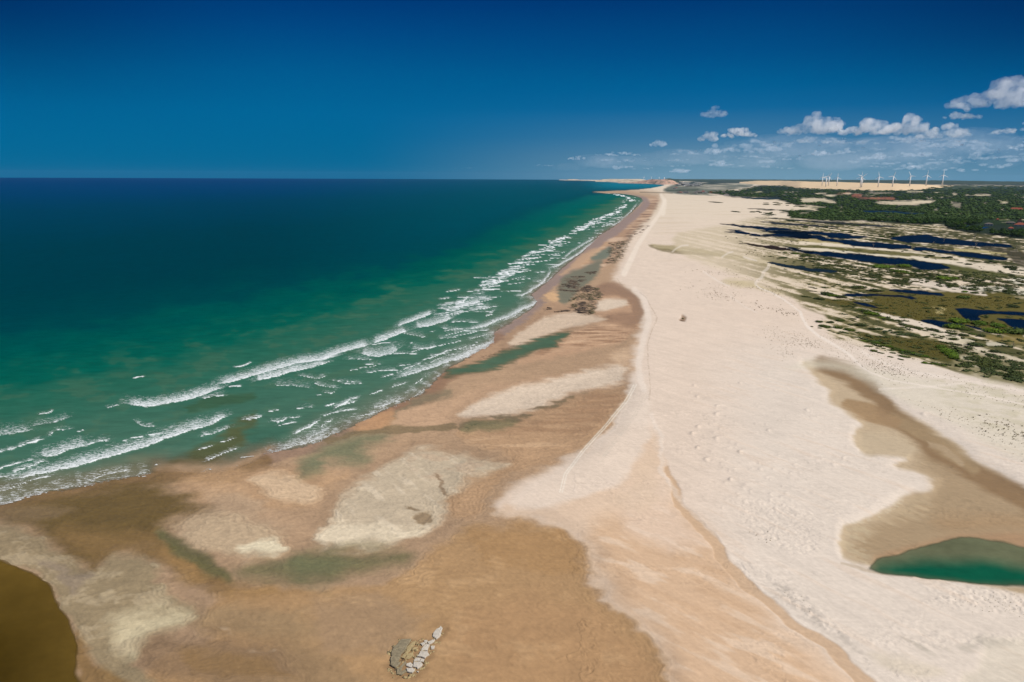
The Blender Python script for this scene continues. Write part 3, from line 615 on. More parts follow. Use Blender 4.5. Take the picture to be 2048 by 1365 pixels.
poly(zc('S6', (1880, 690), (2048, 700), (2200, 700), (2200, 765), (1920, 750)), (160, 84, 56), 1.5, mod=(PL, 1))
poly(zc('S5', (1560, 420), (1911, 400), (1911, 490), (1540, 490)), (48, 62, 26), 2)
line(zc('S5', (1370, 350), (1500, 355), (1911, 365)), (2, 3, 5), (44, 56, 34), 1.5, .9)
# sand scarp beside the green
poly(zc('S5', (1150, 440), (1400, 410), (1480, 420), (1550, 465), (1400, 480), (1200, 475)), (224, 206, 184), 2, op=0.9)
# the plain of the far side: grey scrub, village ground, sandy strips
FARP = [(1325, 384), (1330, 376), (1345, 370), (1400, 364), (1500, 362.5), (1508, 369), (1500, 376), (1440, 382), (1410, 388), (1440, 391.5), (1370, 390)]
poly(FARP, (106, 108, 96), 2.0, mod=(PL, 1.5))
poly([(1340, 368), (1400, 361), (1520, 360), (1640, 361), (2500, 366), (2500, 376), (1905, 371), (1640, 366), (1500, 364), (1420, 371), (1360, 374)], (56, 66, 58), 1.5, mod=(PL, 1.2))
for k in range(26):
    a = RNG.uniform(1345, 1500); b = RNG.uniform(364.5, 379); L = RNG.uniform(6, 26)
    poly([(a - L, b), (a, b - .7), (a + L, b), (a, b + .7)], (196, 184, 164), 0.7, op=0.6)
poly([(1400, 371.5), (1470, 369.5), (1495, 368), (1490, 369.5), (1440, 371.5), (1400, 372.5)], (176, 168, 146), 0.8)
line(zc('P', (1250, 480), (1400, 475), (1700, 478), (1900, 470)), (1, 1.5, 1.5, 1), (88, 84, 66), 0.8, .8)
line(zc('P', (850, 420), (1000, 425), (1250, 415), (1500, 410)), (1, 2, 2.5, 2), (66, 74, 60), 0.8, .9)
poly([(1905, 371), (2048, 374), (2300, 378), (2300, 380), (1960, 377)], (58, 74, 70), 1.2)
poly([(1930, 372.5), (1956, 373), (1950, 376), (1930, 375)], (190, 182, 160), 1, op=.8)

# the tide leaves fine terraces that follow the outline of every bar and hollow
def contour(pts, period, amp_, reach, hgt=0.05, out=0.10):
    i = subset(pts, reach * 2.2)
    sdv = poly_sd(P[i], Q[i], pts)
    ph = 2 * np.pi * (sdv / period + 0.55 * PB[i] + 1.4 * PA[i])
    en = np.exp(-(sdv / reach) ** 2) * sm(-0.45 * reach, 0, sdv) * (0.4 + 0.6 * sm(-0.2, 0.25, PA[i] + 0.6 * PB[i])) * sm(1500, 500, D[i])
    st = np.sin(ph) + 0.5 * np.sin(2.3 * ph + 1.5 * PB[i])
    band = np.exp(-((sdv + reach * 0.35) / (reach * 0.4)) ** 2) * out * sm(1500, 500, D[i])
    C[i] *= (1 + 0.95 * amp_ * st * en - band)[:, None]
    Hh[i] += hgt * st * en
for pts_, pe, am, re_ in [(BAR1, 9, .06, 34), (BAR3, 10, .07, 40), (TONGUE, 9, .055, 40), (LOBE, 11, .05, 46),
    (zc('F', (1460, 700), (1520, 675), (1620, 660), (1740, 680), (1860, 745), (1910, 800), (1800, 850), (1640, 835), (1540, 790)), 8, .07, 34),
    (zc('I', (1020, 250), (1200, 150), (1350, 112), (1480, 180), (1560, 240), (1650, 305), (1690, 350), (1560, 388), (1400, 388), (1250, 355), (1100, 315)), 8, .07, 34),
    (zc('I', (0, 120), (340, 20), (900, -60), (1150, 60), (1220, 100), (950, 270), (1150, 420), (1350, 520), (1100, 560), (860, 370), (610, 420), (570, 470), (330, 350), (120, 230)), 12, .05, 40),
    (zc('I', (790, 1000), (830, 920), (900, 840), (1100, 880), (1400, 870), (1700, 960), (1800, 1100), (1300, 1140), (900, 1130)), 9, .07, 44),
    (zc('E', (560, 985), (650, 925), (800, 885), (1000, 895), (1110, 925), (1090, 945), (960, 970), (800, 1005), (620, 1075), (520, 1110), (405, 1120), (460, 1050)), 6, .05, 20),
    (zc('G', (960, 190), (1080, 100), (1250, 45), (1500, -10), (1750, -70), (1900, 20), (1560, 90), (1330, 190), (1180, 215), (930, 225)), 7, .05, 28),
    (zc('E', (1120, 720), (1320, 780), (1360, 880), (1350, 980), (1200, 1110), (900, 1180), (560, 1250), (480, 1240), (760, 1110), (960, 985), (1150, 920), (1060, 900), (1020, 830), (1040, 760)), 6, .05, 22)]:
    contour(pts_, pe, am, re_)

# rivulets, ripple patches and mottling of the tidal flats
i, m = m_poly(FLATS, 8)
m = m * (S[i] > -2) * sm(1100, 500, D[i])
wx_, wy_ = X[i] + 5 * PB[i] + 9 * PA[i], Y[i] + 5 * PB[i] - 8 * PA[i]
r1 = 1 - np.abs(fbm(wx_ / 9, wy_ / 6, 4, 301)) * 3.2
r2 = 1 - np.abs(fbm(wx_ / 3.2, wy_ / 2.0, 3, 311)) * 3.0
pm = sm(-0.15, 0.25, fbm(X[i] / 30, Y[i] / 22, 3, 321))
fl = fbm(wx_ / 16, wy_ / 4, 4, 331)
sw = fbm(wx_ / 5.5 + 2 * fl, wy_ / 3.2 - 2 * fl, 4, 341)
lum = C[i].mean(1)
j_, lb = m_poly(LOBE, 20); LB = np.zeros(NV, np.float32); LB[j_] = lb; calm_ = 1 - 0.6 * LB[i]
terr = calm_ * np.sin(2 * np.pi * (lum / 0.030 + 1.6 * sw + 1.2 * fl))
g = 1 + m * (0.10 * fl + 0.06 * PB[i] + 0.02 * PC[i] + 0.06 * sw * calm_) + m * pm * (0.09 * sm(0.45, 0.95, r1) - 0.03) + m * (1 - pm) * (0.06 * sm(0.5, 0.95, r2) - 0.08 * sm(0.7, 1.0, r1)) + 0.025 * m * terr
g = g - 0.35 * LB[i] * (g - 1)
rp_ = np.sin((X[i] * 0.30 + Y[i] * 0.95) * 2.7 + 6 * PB[i] + 3 * PA[i]) * LB[i] * sm(-0.2, 0.2, PA[i] + 0.5 * PB[i])
g = g + 0.05 * rp_
C[i] *= np.clip(g, 0.6, 1.4)[:, None]
HR = (i, calm_ * m * (pm * 0.12 * r1 + (0.3 + 0.7 * (1 - pm)) * 0.08 * r2 + 0.06 * sw * calm_))

poly(zc('H', (520, 1040), (560, 840), (680, 690), (900, 660), (1130, 640), (1200, 500), (1290, 520), (1240, 700), (1120, 850), (1060, 1000), (960, 1140), (760, 1200), (600, 1180)), (142, 110, 76), 9, op=0.75, mod=(PC, 6), wet=0.8)
line(zc('H', (840, 700), (780, 800), (700, 930), (640, 1060)), 3, (72, 60, 44), 2, 0.8)
# tyre tracks and the wrack line
keepPQ = (P, Q); P, Q = px + 0.12 * (P0 - px), py + 0.12 * (Q0 - py)
def track(pts, c=(234, 218, 202), wd=2.2, op=0.5):
    line(pts, wd, c, 1.0, op)
TR1 = zc('C', (1630, 425), (1610, 470), (1575, 500), (1560, 550), (1505, 595), (1495, 625), (1530, 655), (1640, 695), (1760, 760), (1880, 850), (1930, 890), (1955, 960), (2000, 1040), (2080, 1100)) + zc('S3', (130, 620), (300, 780), (520, 890), (620, 960), (800, 1080), (940, 1200), (1020, 1300)) + [(1740, 745), (1780, 760), (1850, 772), (1960, 790), (2060, 812)]
track(TR1); track([(a + 3, b + 1.2) for a, b in TR1], wd=1.6)
track(zc('C', (700, 310), (740, 275), (790, 250), (850, 245)), wd=2.2); track(zc('C', (1180, 360), (1230, 325), (1280, 310)), wd=2.5); track(zc('C', (1390, 360), (1510, 395)), wd=3)
track(zc('C', (1000, 500), (1090, 560), (1150, 600), (1250, 640)), wd=2.2); track(zc('C', (1260, 740), (1330, 790), (1400, 840), (1520, 900)), wd=2.2, op=.3)
track(zc('J', (1100, 10), (1180, 60), (1400, 130), (1700, 180), (2048, 240)), wd=5); track(zc('J', (1200, 230), (1500, 215), (1700, 195)), wd=3.5)
track(zc('S3', (0, 380), (60, 520), (140, 640), (330, 800), (600, 950), (840, 1100), (950, 1220)), wd=5)
WR = zc('C', (160, 560), (190, 610), (240, 665), (380, 700), (450, 750), (490, 830), (520, 890), (556, 945), (545, 990), (500, 1050), (478, 1120), (462, 1200), (460, 1352)) + [(1296, 740), (1300, 770), (1297, 800)]
line([(a + 1.2 * math.sin(a * .9 + b * .31), b) for a, b in WR], 1.3, (160, 136, 114), 0.9, 0.5, tex=(PC, -0.3, 0.1))
line([(1268, 580), (1290, 600), (1298, 640), (1284, 690), (1276, 740), (1288, 780)], 8, (236, 219, 202), 5, 0.5)
for off in (0, 5):
    line([(1120 + off, 985), (1128 + off, 950), (1165 + off, 900), (1215 + off, 845), (1248 + off, 805), (1268 + off, 770)], 1.4, (238, 226, 208), 0.8, 0.7)
    line([(1196 + off, 925), (1230 + off, 880), (1268 + off, 830), (1290 + off, 790)], 2.0, (206, 190, 172), 1, 0.6, tex=(PC, -0.1, 0.1))
line([(1330, 400), (1318, 430), (1296, 460), (1276, 490), (1262, 520), (1248, 548)], (3, 5, 6, 8, 9), (238, 220, 200), 3, 0.7)
line([(1322, 390), (1330, 404), (1326, 428)], (4, 6, 6), (236, 219, 198), 3, 0.7)
line([(1195, 386), (1240, 389.5), (1300, 390)], (1.5, 2.5, 2), (176, 150, 122), 1, .7)
line([(1280, 385), (1330, 386), (1345, 387)], 1.5, (110, 98, 76), 0.8, .7)

P, Q = keepPQ

C[:, 2] *= 1 - 0.05 * np.clip(WET, 0, 1)
# ------------------------------------------------------------------ relief
flat_i, flat_m = m_poly(FLATS, 12)
FLM = np.zeros(NV, np.float32); FLM[flat_i] = flat_m
FLM *= (S > 0)
DUNE = (1 - FLM) * (S > 0)
near = sm(900, 250, D)
# ripples of the flats, dune streaks, small horseshoe dunes
rip = np.sin((X * 0.35 + Y * 0.94) * 2.7 + 3.5 * PB + 2.5 * PA) * (0.5 + 0.5 * sm(-0.1, 0.3, PB))
Hh[HR[0]] += HR[1] * near[HR[0]]
Hh += FLM * near * (0.055 * rip + 0.05 * PC + 0.16 * PB + 0.15 * PA)
i, m = m_poly(zc('G', (900, 560), (1050, 520), (1220, 520), (1180, 600), (1090, 680), (1060, 790), (1000, 840), (880, 820), (850, 700)), 12)
Hh[i] += m * 0.13 * np.sin((X[i] * 0.22 + Y[i] * 0.97) * 2.4 + 4 * PB[i])
ridge = 1 - np.abs(ST1) * 2
Hh += DUNE * near * (0.13 * ST1 + 0.05 * PB + 0.015 * PC)
Hh += DUNE * sm(300, 900, D) * (0.7 * ST2 + 0.4 * PL) * sm(6000, 2500, D)
i, m = m_poly(zc('K', (330, 90), (420, 80), (620, 100), (840, 180), (890, 300), (890, 390), (780, 440), (660, 430), (560, 370), (440, 260), (380, 190)), 12)
rg = 1 - np.abs(fbm(X[i] / 2.6, Y[i] / 1.7, 3, 151)) * 3
Hh[i] += m * 0.14 * rg
i, m = m_poly(zc('K', (590, 560), (760, 640), (900, 780), (1060, 900), (1300, 900), (1600, 900), (2048, 880), (2048, 940), (1500, 960), (1250, 940), (1000, 920), (800, 800), (640, 680)), 16)
rg = 1 - np.abs(fbm(X[i] / 3.0, Y[i] / 1.8, 3, 161)) * 3
Hh[i] += m * 0.16 * rg
i, m = m_poly(zc('K', (1640, 620), (2048, 640), (2300, 700), (2300, 800), (1700, 760), (1480, 720)), 12)
Hh[i] += m * 0.18 * (1 - np.abs(fbm(X[i] / 2.4, Y[i] / 1.8, 3, 171)) * 3)
def horseshoe(cx, cy, r, h, ang):
    d = r * 4
    s = np.nonzero((np.abs(X - cx) < d) & (np.abs(Y - cy) < d))[0]
    if len(s) == 0: return
    u, v = rot(X[s] - cx, Y[s] - cy, ang)              # u runs downwind
    rr = np.hypot(u, v * 1.25); th = np.arctan2(v * 1.25, -u)
    wv = np.exp(-((rr - r) / (0.2 * r)) ** 2) * sm(1.45, 0.5, np.abs(th))
    tail = np.exp(-(v / (0.55 * r)) ** 2) * sm(0, r, u) * sm(4 * r, r, u) * 0.35
    Hh[s] += 0.42 * h * (wv + tail)
wind = math.radians(-57)
for (ax, ay, n, x0, y0, x1, y1) in [(0, 0, 30, 120, 420, 480, 700), (0, 0, 26, 130, 180, 700, 470), (0, 0, 16, 450, 560, 1150, 900), (0, 0, 26, 300, 700, 700, 950), (0, 0, 12, 250, 20, 1000, 200)]:
    for _ in range(n):
        q = zc('J', (RNG.uniform(x0, x1), RNG.uniform(y0, y1)))[0]
        c = at(q[0], q[1], 1.3)
        horseshoe(c[0], c[1], RNG.uniform(1.4, 3.4), RNG.uniform(0.15, 0.38), wind + RNG.normal(0, 0.12))
for q in zc('J', (190, 460), (305, 530), (160, 500), (180, 580), (250, 655), (380, 770), (290, 335), (300, 385), (180, 280), (160, 215), (420, 200), (440, 610), (820, 360), (600, 480), (1520, 385)):
    c = at(q[0], q[1], 1.3); horseshoe(c[0], c[1], RNG.uniform(3.0, 4.4), RNG.uniform(0.7, 1.0), wind)
# slip edge of the dune above the hollow, berm scarps
line_h = []
for pts, wd, h in line_h:
    i, m = m_line(pts, wd, 4); Hh[i] += m * h

# ------------------------------------------------------------------ water bodies lie a little below the sand
POOLS = []
def pool(name, pts, deep, shallow, f=3.0, label=None, inner=None, mod=(PB, 3), edge=1.0, fi=3.0, calm=False):
    global P, Q
    keep = (P, Q)
    if calm: P, Q = P0, Q0
    i, m = m_poly(pts, f, mod=mod)
    Hh[i] *= (1 - np.clip(m * 1.6, 0, 1))
    Hh[i] -= 0.05 * m
    dp = m.copy()
    if inner is not None:
        j, mi = m_poly(inner, f * fi, mod=mod)
        full = np.zeros(NV, np.float32); full[j] = mi; dp = full[i]
    P, Q = keep
    POOLS.append((name, i, m, dp, deep, shallow, label, edge))
NAVY, NAVY2 = (6, 28, 52), (14, 36, 60)
pool('lagoon', zc('K', (1133, 488), (1180, 445), (1330, 422), (1500, 370), (1620, 322), (1750, 312), (1900, 342), (2048, 388), (2300, 418), (2560, 470), (2680, 545), (2560, 620), (2300, 632), (2048, 604), (1800, 600), (1500, 574), (1300, 548), (1200, 520)), (16, 84, 62), (104, 106, 80), 6.0,
     'deep green lagoon at the foot of the white dunes', inner=zc('K', (1150, 490), (1320, 466), (1550, 450), (1900, 452), (2048, 500), (2300, 515), (2480, 550), (2400, 610), (2300, 630), (2048, 615), (1800, 610), (1500, 584), (1300, 555)), mod=(PC, 1.0), calm=True)
pool('tidal_pool', zc('I', (-700, 380), (0, 402), (80, 432), (180, 480), (262, 550), (332, 655), (400, 775), (436, 850), (446, 950), (444, 1126), (440, 1500), (-700, 1500)), (58, 44, 10), (112, 88, 40), 10,
     'olive brown pool at the lower left corner of the flats', inner=zc('I', (-700, 520), (60, 560), (180, 640), (270, 760), (330, 900), (360, 1100), (330, 1500), (-700, 1500)), mod=(PC, 1.0), fi=22.0, calm=True)
pool('tidal_pool', zc('E', (-40, 1310), (0, 1290), (150, 1258), (330, 1198), (480, 1128), (600, 1078), (720, 1043), (840, 1018), (880, 1032), (810, 1075), (760, 1130), (640, 1150), (560, 1190), (470, 1230), (350, 1268), (200, 1305), (60, 1330), (-60, 1345)), (78, 112, 90), (120, 114, 86), 9,
     'narrow green pool behind the sand spit', mod=(ST3, 10), edge=0.78)
# the dark ponds of the wetland
POND = [
 ('S4', [(700, 312), (960, 318), (1300, 350), (1911, 395), (2500, 440), (2500, 500), (1911, 432), (1500, 425), (1250, 415), (1110, 440), (1200, 515), (950, 540), (880, 470), (800, 380)], 'L-shaped navy pond between the olive marsh and the round green islands'),
 ('S4', [(1420, 485), (1600, 485), (1911, 505), (2500, 540), (2500, 740), (1911, 702), (1740, 700), (1700, 640), (1600, 560)], 'navy pond beside the long green island'),
 ('S4', [(100, 510), (300, 512), (500, 530), (680, 560), (900, 590), (1100, 650), (1290, 690), (1240, 705), (1050, 660), (880, 610), (700, 615), (520, 650), (340, 590)], 'dark blue pond winding below the round islands'),
 ('S3', [(700, 100), (790, 60), (1100, 68), (1500, 85), (1700, 92), (1911, 125), (2010, 150), (1880, 155), (1760, 125), (1400, 110), (1100, 108), (850, 118)], 'long thin navy pond at the upper edge of the marsh'),
 ('S3', [(1470, 5), (1700, 0), (2100, 15), (2400, 60), (2490, 90), (2300, 98), (2000, 75), (1700, 45)], 'navy pond beneath the scrubby sand ridge'),
 ('S3', [(890, 210), (1000, 210), (1150, 240), (1280, 280), (1340, 318), (1200, 305), (1050, 262)], 'small dark pond in the western tip of the marsh'),
 ('S1', [(0, 190), (300, 200), (600, 225), (850, 245), (950, 270), (1150, 290), (1130, 310), (860, 325), (600, 318), (420, 318), (480, 270), (150, 240), (160, 265), (450, 290), (640, 340), (1000, 370), (1400, 395), (1911, 440), (1911, 505), (1650, 505), (1300, 475), (1000, 455), (700, 400), (250, 335), (0, 310), (-750, 260), (-300, 240), (-480, 225), (-560, 195)], 'branching navy lagoon farthest back on the pale sand'),
 ('S5', [(340, 575), (600, 592), (940, 625), (1400, 650), (1750, 700), (1911, 725), (1911, 835), (1640, 830), (1250, 805), (1000, 795), (850, 775), (660, 745), (480, 730), (400, 722), (640, 715), (400, 685), (560, 682), (760, 710), (900, 760), (1250, 775), (1500, 795), (1640, 780), (1300, 745), (1000, 700), (1150, 695), (880, 655), (640, 625), (400, 590)], 'narrow dark lagoon streak lying on pale sand'),
 ('S5', [(620, 915), (900, 930), (1300, 970), (1650, 1005), (1911, 1040), (1911, 1085), (1700, 1060), (1300, 1020), (1000, 970), (800, 938)], 'brown black pond strip below the big navy lagoon'),
 ('S1', [(-350, 430), (-100, 480), (0, 530), (300, 545), (700, 560), (1000, 590), (1400, 630), (1911, 680), (2200, 720), (2640, 830), (2400, 850), (2100, 850), (1800, 770), (1500, 765), (1250, 735), (950, 690), (600, 640), (300, 600), (0, 545)], 'broad blue lagoon in front of the bright green bushes'),
 ('S5', [(1120, 1235), (1250, 1230), (1500, 1280), (1911, 1340), (2200, 1370), (2400, 1400), (2150, 1420), (1800, 1385), (1400, 1310)], 'slate blue pond at the end of the tyre track'),
 ('S2', [(0, 265), (300, 260), (500, 310), (850, 350), (1200, 385), (1500, 410), (1800, 470), (1600, 480), (1200, 450), (800, 440), (500, 410), (200, 390), (0, 400), (-400, 330), (-300, 290)], 'blue lagoon fringed with bare drowned trees'),
 ('S2', [(0, 470), (300, 480), (600, 530), (900, 545), (1200, 590), (1650, 650), (1640, 690), (1400, 690), (1000, 640), (700, 600), (400, 545), (0, 530)], 'blue lagoon below the tan strip of marsh'),
 ('S2', [(850, 90), (950, 95), (1150, 110), (1320, 130), (1300, 155), (1050, 145), (900, 130)], 'bright blue pond at the edge of the woods'),
 ('S7', [(1010, 740), (1300, 755), (1650, 760), (2048, 790), (2300, 805), (2260, 825), (2048, 820), (1800, 805), (1500, 785), (1250, 785)], 'thin blue lake inside the green woods'),
 ('S8', [(540, 580), (700, 590), (900, 600), (1150, 605), (1440, 600), (1500, 620), (1300, 632), (1000, 625), (700, 605)], 'dark shallow lake by the sandy plain'),
 ('S5', [(780, 315), (1000, 325), (1300, 345), (1600, 360), (1560, 368), (1200, 350), (900, 332)], 'black pond sliver beside the small green thicket'),
 ('S5', [(970, 540), (1200, 545), (1500, 575), (1911, 595), (2400, 640), (2300, 650), (1911, 618), (1450, 605), (1250, 575)], 'grey blue pond strip behind the big navy lagoon'),
 ('S5', [(850, 470), (1200, 485), (1600, 510), (1911, 535), (2300, 560), (2900, 600), (3600, 630), (3300, 640), (2300, 590), (1911, 548), (1400, 505)], 'grey pond ribbon in front of the sand scarp'),
 ('S1', [(200, 15), (600, 30), (1150, 75), (1150, 90), (700, 65), (300, 45)], 'thin grey pond below the green woods'),
]
PONDC = {'slate': (24, 40, 52), 'brown': (46, 36, 34), 'grey': (52, 56, 58), 'black': (30, 34, 32), 'thin grey': (66, 68, 70)}
for kz, pts, lab in POND:
    c = NAVY
    for kk, vv in PONDC.items():
        if lab.startswith(kk): c = vv
    if lab.startswith('bright') : c = (14, 58, 100)
    if lab.startswith('thin blue'): c = (8, 44, 74)
    if lab.startswith('dark shallow'): c = (38, 56, 66)
    pool('lagoon' if 'lagoon' in lab else 'pond', zc(kz, *pts), c, tuple(int(v * 0.6 + 24) for v in c), 1.3, lab, mod=(PL, 1.6))

# ------------------------------------------------------------------ meshes from the grid
Zg = ZB + Hh
IDX = np.arange(NV).reshape(NR, NC)
QUADS = np.stack([IDX[:-1, :-1], IDX[:-1, 1:], IDX[1:, 1:], IDX[1:, :-1]], -1).reshape(-1, 4)
QUADS = QUADS[:, ::-1]                                             # face upward (checked below)
def sub_mesh(name, sel, z):
    q = QUADS[sel[QUADS].any(1)]
    used = np.unique(q); rm = np.full(NV, -1); rm[used] = np.arange(len(used))
    V = np.stack([X[used], Y[used], z[used]], 1)
    me = mesh_np(name, V, rm[q])
    return me, used

def ground_z(x, y):
    d = math.hypot(x, y); a_ = math.atan2(x, y)
    r = int(np.clip(np.searchsorted(DIST, d), 1, NR - 1)); c = int(np.clip(np.searchsorted(AZS, a_), 1, NC - 1))
    return float(Zg[r * NC + c])
def on_ground(ppx, ppy):
    z = 1.0
    for _ in range(4):
        q = at(ppx, ppy, z); z = ground_z(q[0], q[1])
    return np.array([q[0], q[1], z])

# fine broken colour of dry sand, kept mild
PD = fbm(X / 0.9, Y / 0.9, 2, 141)
PE = fbm(ux / 3.0, uy / 0.9, 2, 143)
C *= (1 + (0.03 * PC + 0.02 * PB + 0.035 * PD * (1 - 0.4 * DUNE) + 0.08 * PE)[:, None] * (sm(700, 250, D) * (S > -5))[:, None]).astype(np.float32)
gm = mesh_np('ground', np.stack([X, Y, Zg], 1), QUADS)
if gm.polygons[0].normal.z < 0: gm.flip_normals()
attr_col(gm, 'Col', np.clip(C, 0.004, 0.9)); attr_f(gm, 'wet', np.clip(WET, 0, 1))

t = NT('beach_sand')
ca = t.attr('Col'); wa = t.attr('wet')
n1 = t.noise(t.pos((1, 1, 1)), 0.9, 5, 0.6); n2 = t.noise(t.pos((0.5, 3.0, 1), -0.99), 0.30, 4, 0.6); n3 = t.noise(t.pos(), 0.06, 3)
kk = t.math('ADD', t.mr(n1, 0.25, 0.75, -0.06, 0.06), t.mr(n2, 0.25, 0.75, -0.05, 0.05)); kk = t.math('ADD', kk, t.mr(n3, 0.3, 0.7, 0.97, 1.03))
sc = t.n('ShaderNodeVectorMath', _operation='SCALE'); t.l(ca.outputs['Color'], sc.inputs[0]); t.l(kk, sc.inputs['Scale'])
b = t.n('ShaderNodeBsdfPrincipled'); t.l(sc.outputs[0], b.inputs['Base Color'])
t.l(t.mr(wa.outputs['Fac'], 0, 1, 0.95, 0.5), b.inputs['Roughness']); t.l(t.mr(wa.outputs['Fac'], 0, 1, 0.05, 0.3), b.inputs['Specular IOR Level'])
bp = t.n('ShaderNodeBump'); bp.inputs['Strength'].default_value = 0.35; bp.inputs['Distance'].default_value = 0.14
hn = t.math('ADD', t.math('MULTIPLY', n1, 0.8), n2); t.l(hn, bp.inputs['Height']); t.l(bp.outputs[0], b.inputs['Normal'])
M_SAND = t.out(b.outputs[0])
tag(obj('ground', gm, M_SAND), 'pale sandy coast with tidal flats, dune sheet and inland scrub', 'ground', kind='structure')

# ------------------------------------------------------------------ water sheets of the pools
def water_mat(name, rough=0.35, spec=0.0, bump=0.12, scale=0.5):
    t = NT(name)
    ca = t.attr('Col'); aa = t.attr('alpha')
    n = t.noise(t.pos((1, 1.6, 1)), scale, 4, 0.6)
    k2 = t.mr(n, 0.25, 0.75, 0.93, 1.07)
    sc = t.n('ShaderNodeVectorMath', _operation='SCALE'); t.l(ca.outputs['Color'], sc.inputs[0]); t.l(k2, sc.inputs['Scale'])
    b = t.n('ShaderNodeBsdfPrincipled'); t.l(sc.outputs[0], b.inputs['Base Color']); b.inputs['Roughness'].default_value = rough
    b.inputs['Specular IOR Level'].default_value = spec
    bp = t.n('ShaderNodeBump'); bp.inputs['Strength'].default_value = bump; bp.inputs['Distance'].default_value = 0.1
    t.l(n, bp.inputs['Height']); t.l(bp.outputs[0], b.inputs['Normal'])
    tr = t.n('ShaderNodeBsdfTransparent'); mx = t.n('ShaderNodeMixShader')
    t.l(aa.outputs['Fac'], mx.inputs[0]); t.l(tr.outputs[0], mx.inputs[1]); t.l(b.outputs[0], mx.inputs[2])
    return t.out(mx.outputs[0])
M_POOL = water_mat('still_water')
for name, i, m, dp, deep, shal, lab, edge in POOLS:
    sel = np.zeros(NV, bool); sel[i[m > 0.03]] = True
    if sel.sum() < 3: continue
    al = np.zeros(NV, np.float32); al[i] = sm(0.03, 0.9, m) * edge
    cc = np.zeros((NV, 3), np.float32); cc[:] = alb(shal)
    g = (dp * (1 + 0.0))[:, None]; cc[i] = alb(shal) * (1 - g) + alb(deep) * g
    cc[i] *= (1 + 0.16 * PB[i] + 0.34 * PA[i] + 0.12 * PL[i])[:, None]
    off = 0.03 + np.clip(D / 20000, 0, 0.5)
    me, used = sub_mesh(name, sel, ZB + off)
    if me.polygons[0].normal.z < 0: me.flip_normals()
    attr_col(me, 'Col', cc[used]); attr_f(me, 'alpha', al[used])
    tag(obj(name, me, M_POOL), lab, 'lagoon' if name == 'lagoon' else 'pond' if name == 'pond' else 'tidal pool', kind='structure')

# ------------------------------------------------------------------ the sea
i_sea = np.nonzero(S < 9)[0]
LA = np.array([(-600, 800), (-200, 735), (0, 690), (150, 665), (300, 638), (450, 608), (600, 582), (750, 548), (850, 523), (920, 498), (1000, 460), (1060, 433), (1120, 412), (1180, 394), (1230, 386), (1300, 380), (1340, 376)])
LB = np.array([(-600, 950), (-200, 860), (0, 805), (150, 775), (300, 748), (450, 712), (560, 682), (700, 634), (800, 598), (900, 562), (960, 538), (1040, 503), (1100, 470), (1160, 438), (1200, 417), (1240, 397), (1300, 386), (1340, 380)])
sp, sq = px[i_sea], py[i_sea]
wob = fbm(lx[i_sea] * 0.35, ly[i_sea] * 0.9, 4, 201)
sq2 = sq + wob * 26 * np.clip((sq - 358) / 160, 0.04, 1.3)
yA = np.interp(sp, LA[:, 0], LA[:, 1]); yB = np.interp(sp, LB[:, 0], LB[:, 1])
Ss = S[i_sea]
yH = 353 + 0.0049 * sp + 6
t_ = np.where(sq2 < yA, (sq2 - yH) / np.maximum(yA - yH, 2), 1 + (sq2 - yA) / np.maximum(yB - yA, 3))
past = sq2 > yB
dB = np.maximum(sq2 - yB, 0)
t_ = np.where(past, 2 + dB / np.maximum(dB - Ss, 4), t_)
ks = np.array([-1, 0.0, 0.06, 0.2, 0.45, 0.75, 0.95, 1.12, 1.45, 1.85, 2.1, 2.4, 2.75, 2.9, 3.0, 9])
kc = np.array([(0, 58, 104), (0, 58, 104), (0, 60, 102), (0, 60, 86), (0, 57, 72), (0, 57, 68), (0, 64, 70), (0, 75, 73), (0, 81, 74), (8, 90, 76), (40, 98, 80), (60, 104, 86), (72, 108, 90), (96, 112, 94), (122, 114, 96), (130, 116, 98)], float)
Lk = lin(kc)
CS = np.stack([np.interp(t_, ks, Lk[:, j]) for j in range(3)], 1)
br = sm(450, 1150, sp) * sm(1.3, 0.6, t_) * 0.8
CS = CS * (1 - br[:, None]) + lin((0, 78, 92)) * br[:, None]
br = sm(900, 1250, sp) * sm(2.2, 1.2, t_) * sm(0.8, 1.1, t_) * 0.6
CS = CS * (1 - br[:, None]) + lin((2, 100, 98)) * br[:, None]
br = sm(1330, 1200, sp) * 0 + sm(385, 372, sq) * sm(1150, 1240, sp) * 0.9
CS = CS * (1 - br[:, None]) + lin((0, 112, 132)) * br[:, None]
br = sm(0.05, 0.3, wob + 0.5 * PL[i_sea]) * sm(1.5, 2.3, t_) * sm(3.0, 2.5, t_) * 0.28
CS = CS * (1 - br[:, None]) + lin((78, 102, 78)) * br[:, None]
CS = np.clip(CS / MRGB, 0, 0.85).astype(np.float32)
CSF = np.zeros((NV, 3), np.float32); CSF[i_sea] = CS
CSF *= (1 + 0.07 * PL + 0.07 * ST2 + 0.05 * PB * sm(900, 250, D))[:, None]
C_keep = C; C = CSF
def zF(*p): return zc('F', *p)
line(zF((1480, 380), (1400, 430), (1320, 520), (1180, 570), (1050, 640), (930, 690), (820, 720)), (10, 24, 26, 24, 22, 16), (88, 82, 44), 18, 0.7, mod=(PB, 12))
line(zF((1100, 320), (1240, 275), (1400, 250), (1500, 240)), (8, 16, 14, 8), (58, 88, 64), 8, 0.8)
poly(zF((1440, 410), (1540, 390), (1700, 400), (1720, 440), (1600, 500), (1470, 520), (1430, 470)), (60, 104, 86), 12, 0.8)
poly(zF((0, 700), (400, 690), (700, 610), (900, 560), (1000, 580), (800, 680), (500, 740), (200, 790), (-100, 860), (-100, 720)), (112, 108, 86), 18, 0.9, mod=(PB, 8))
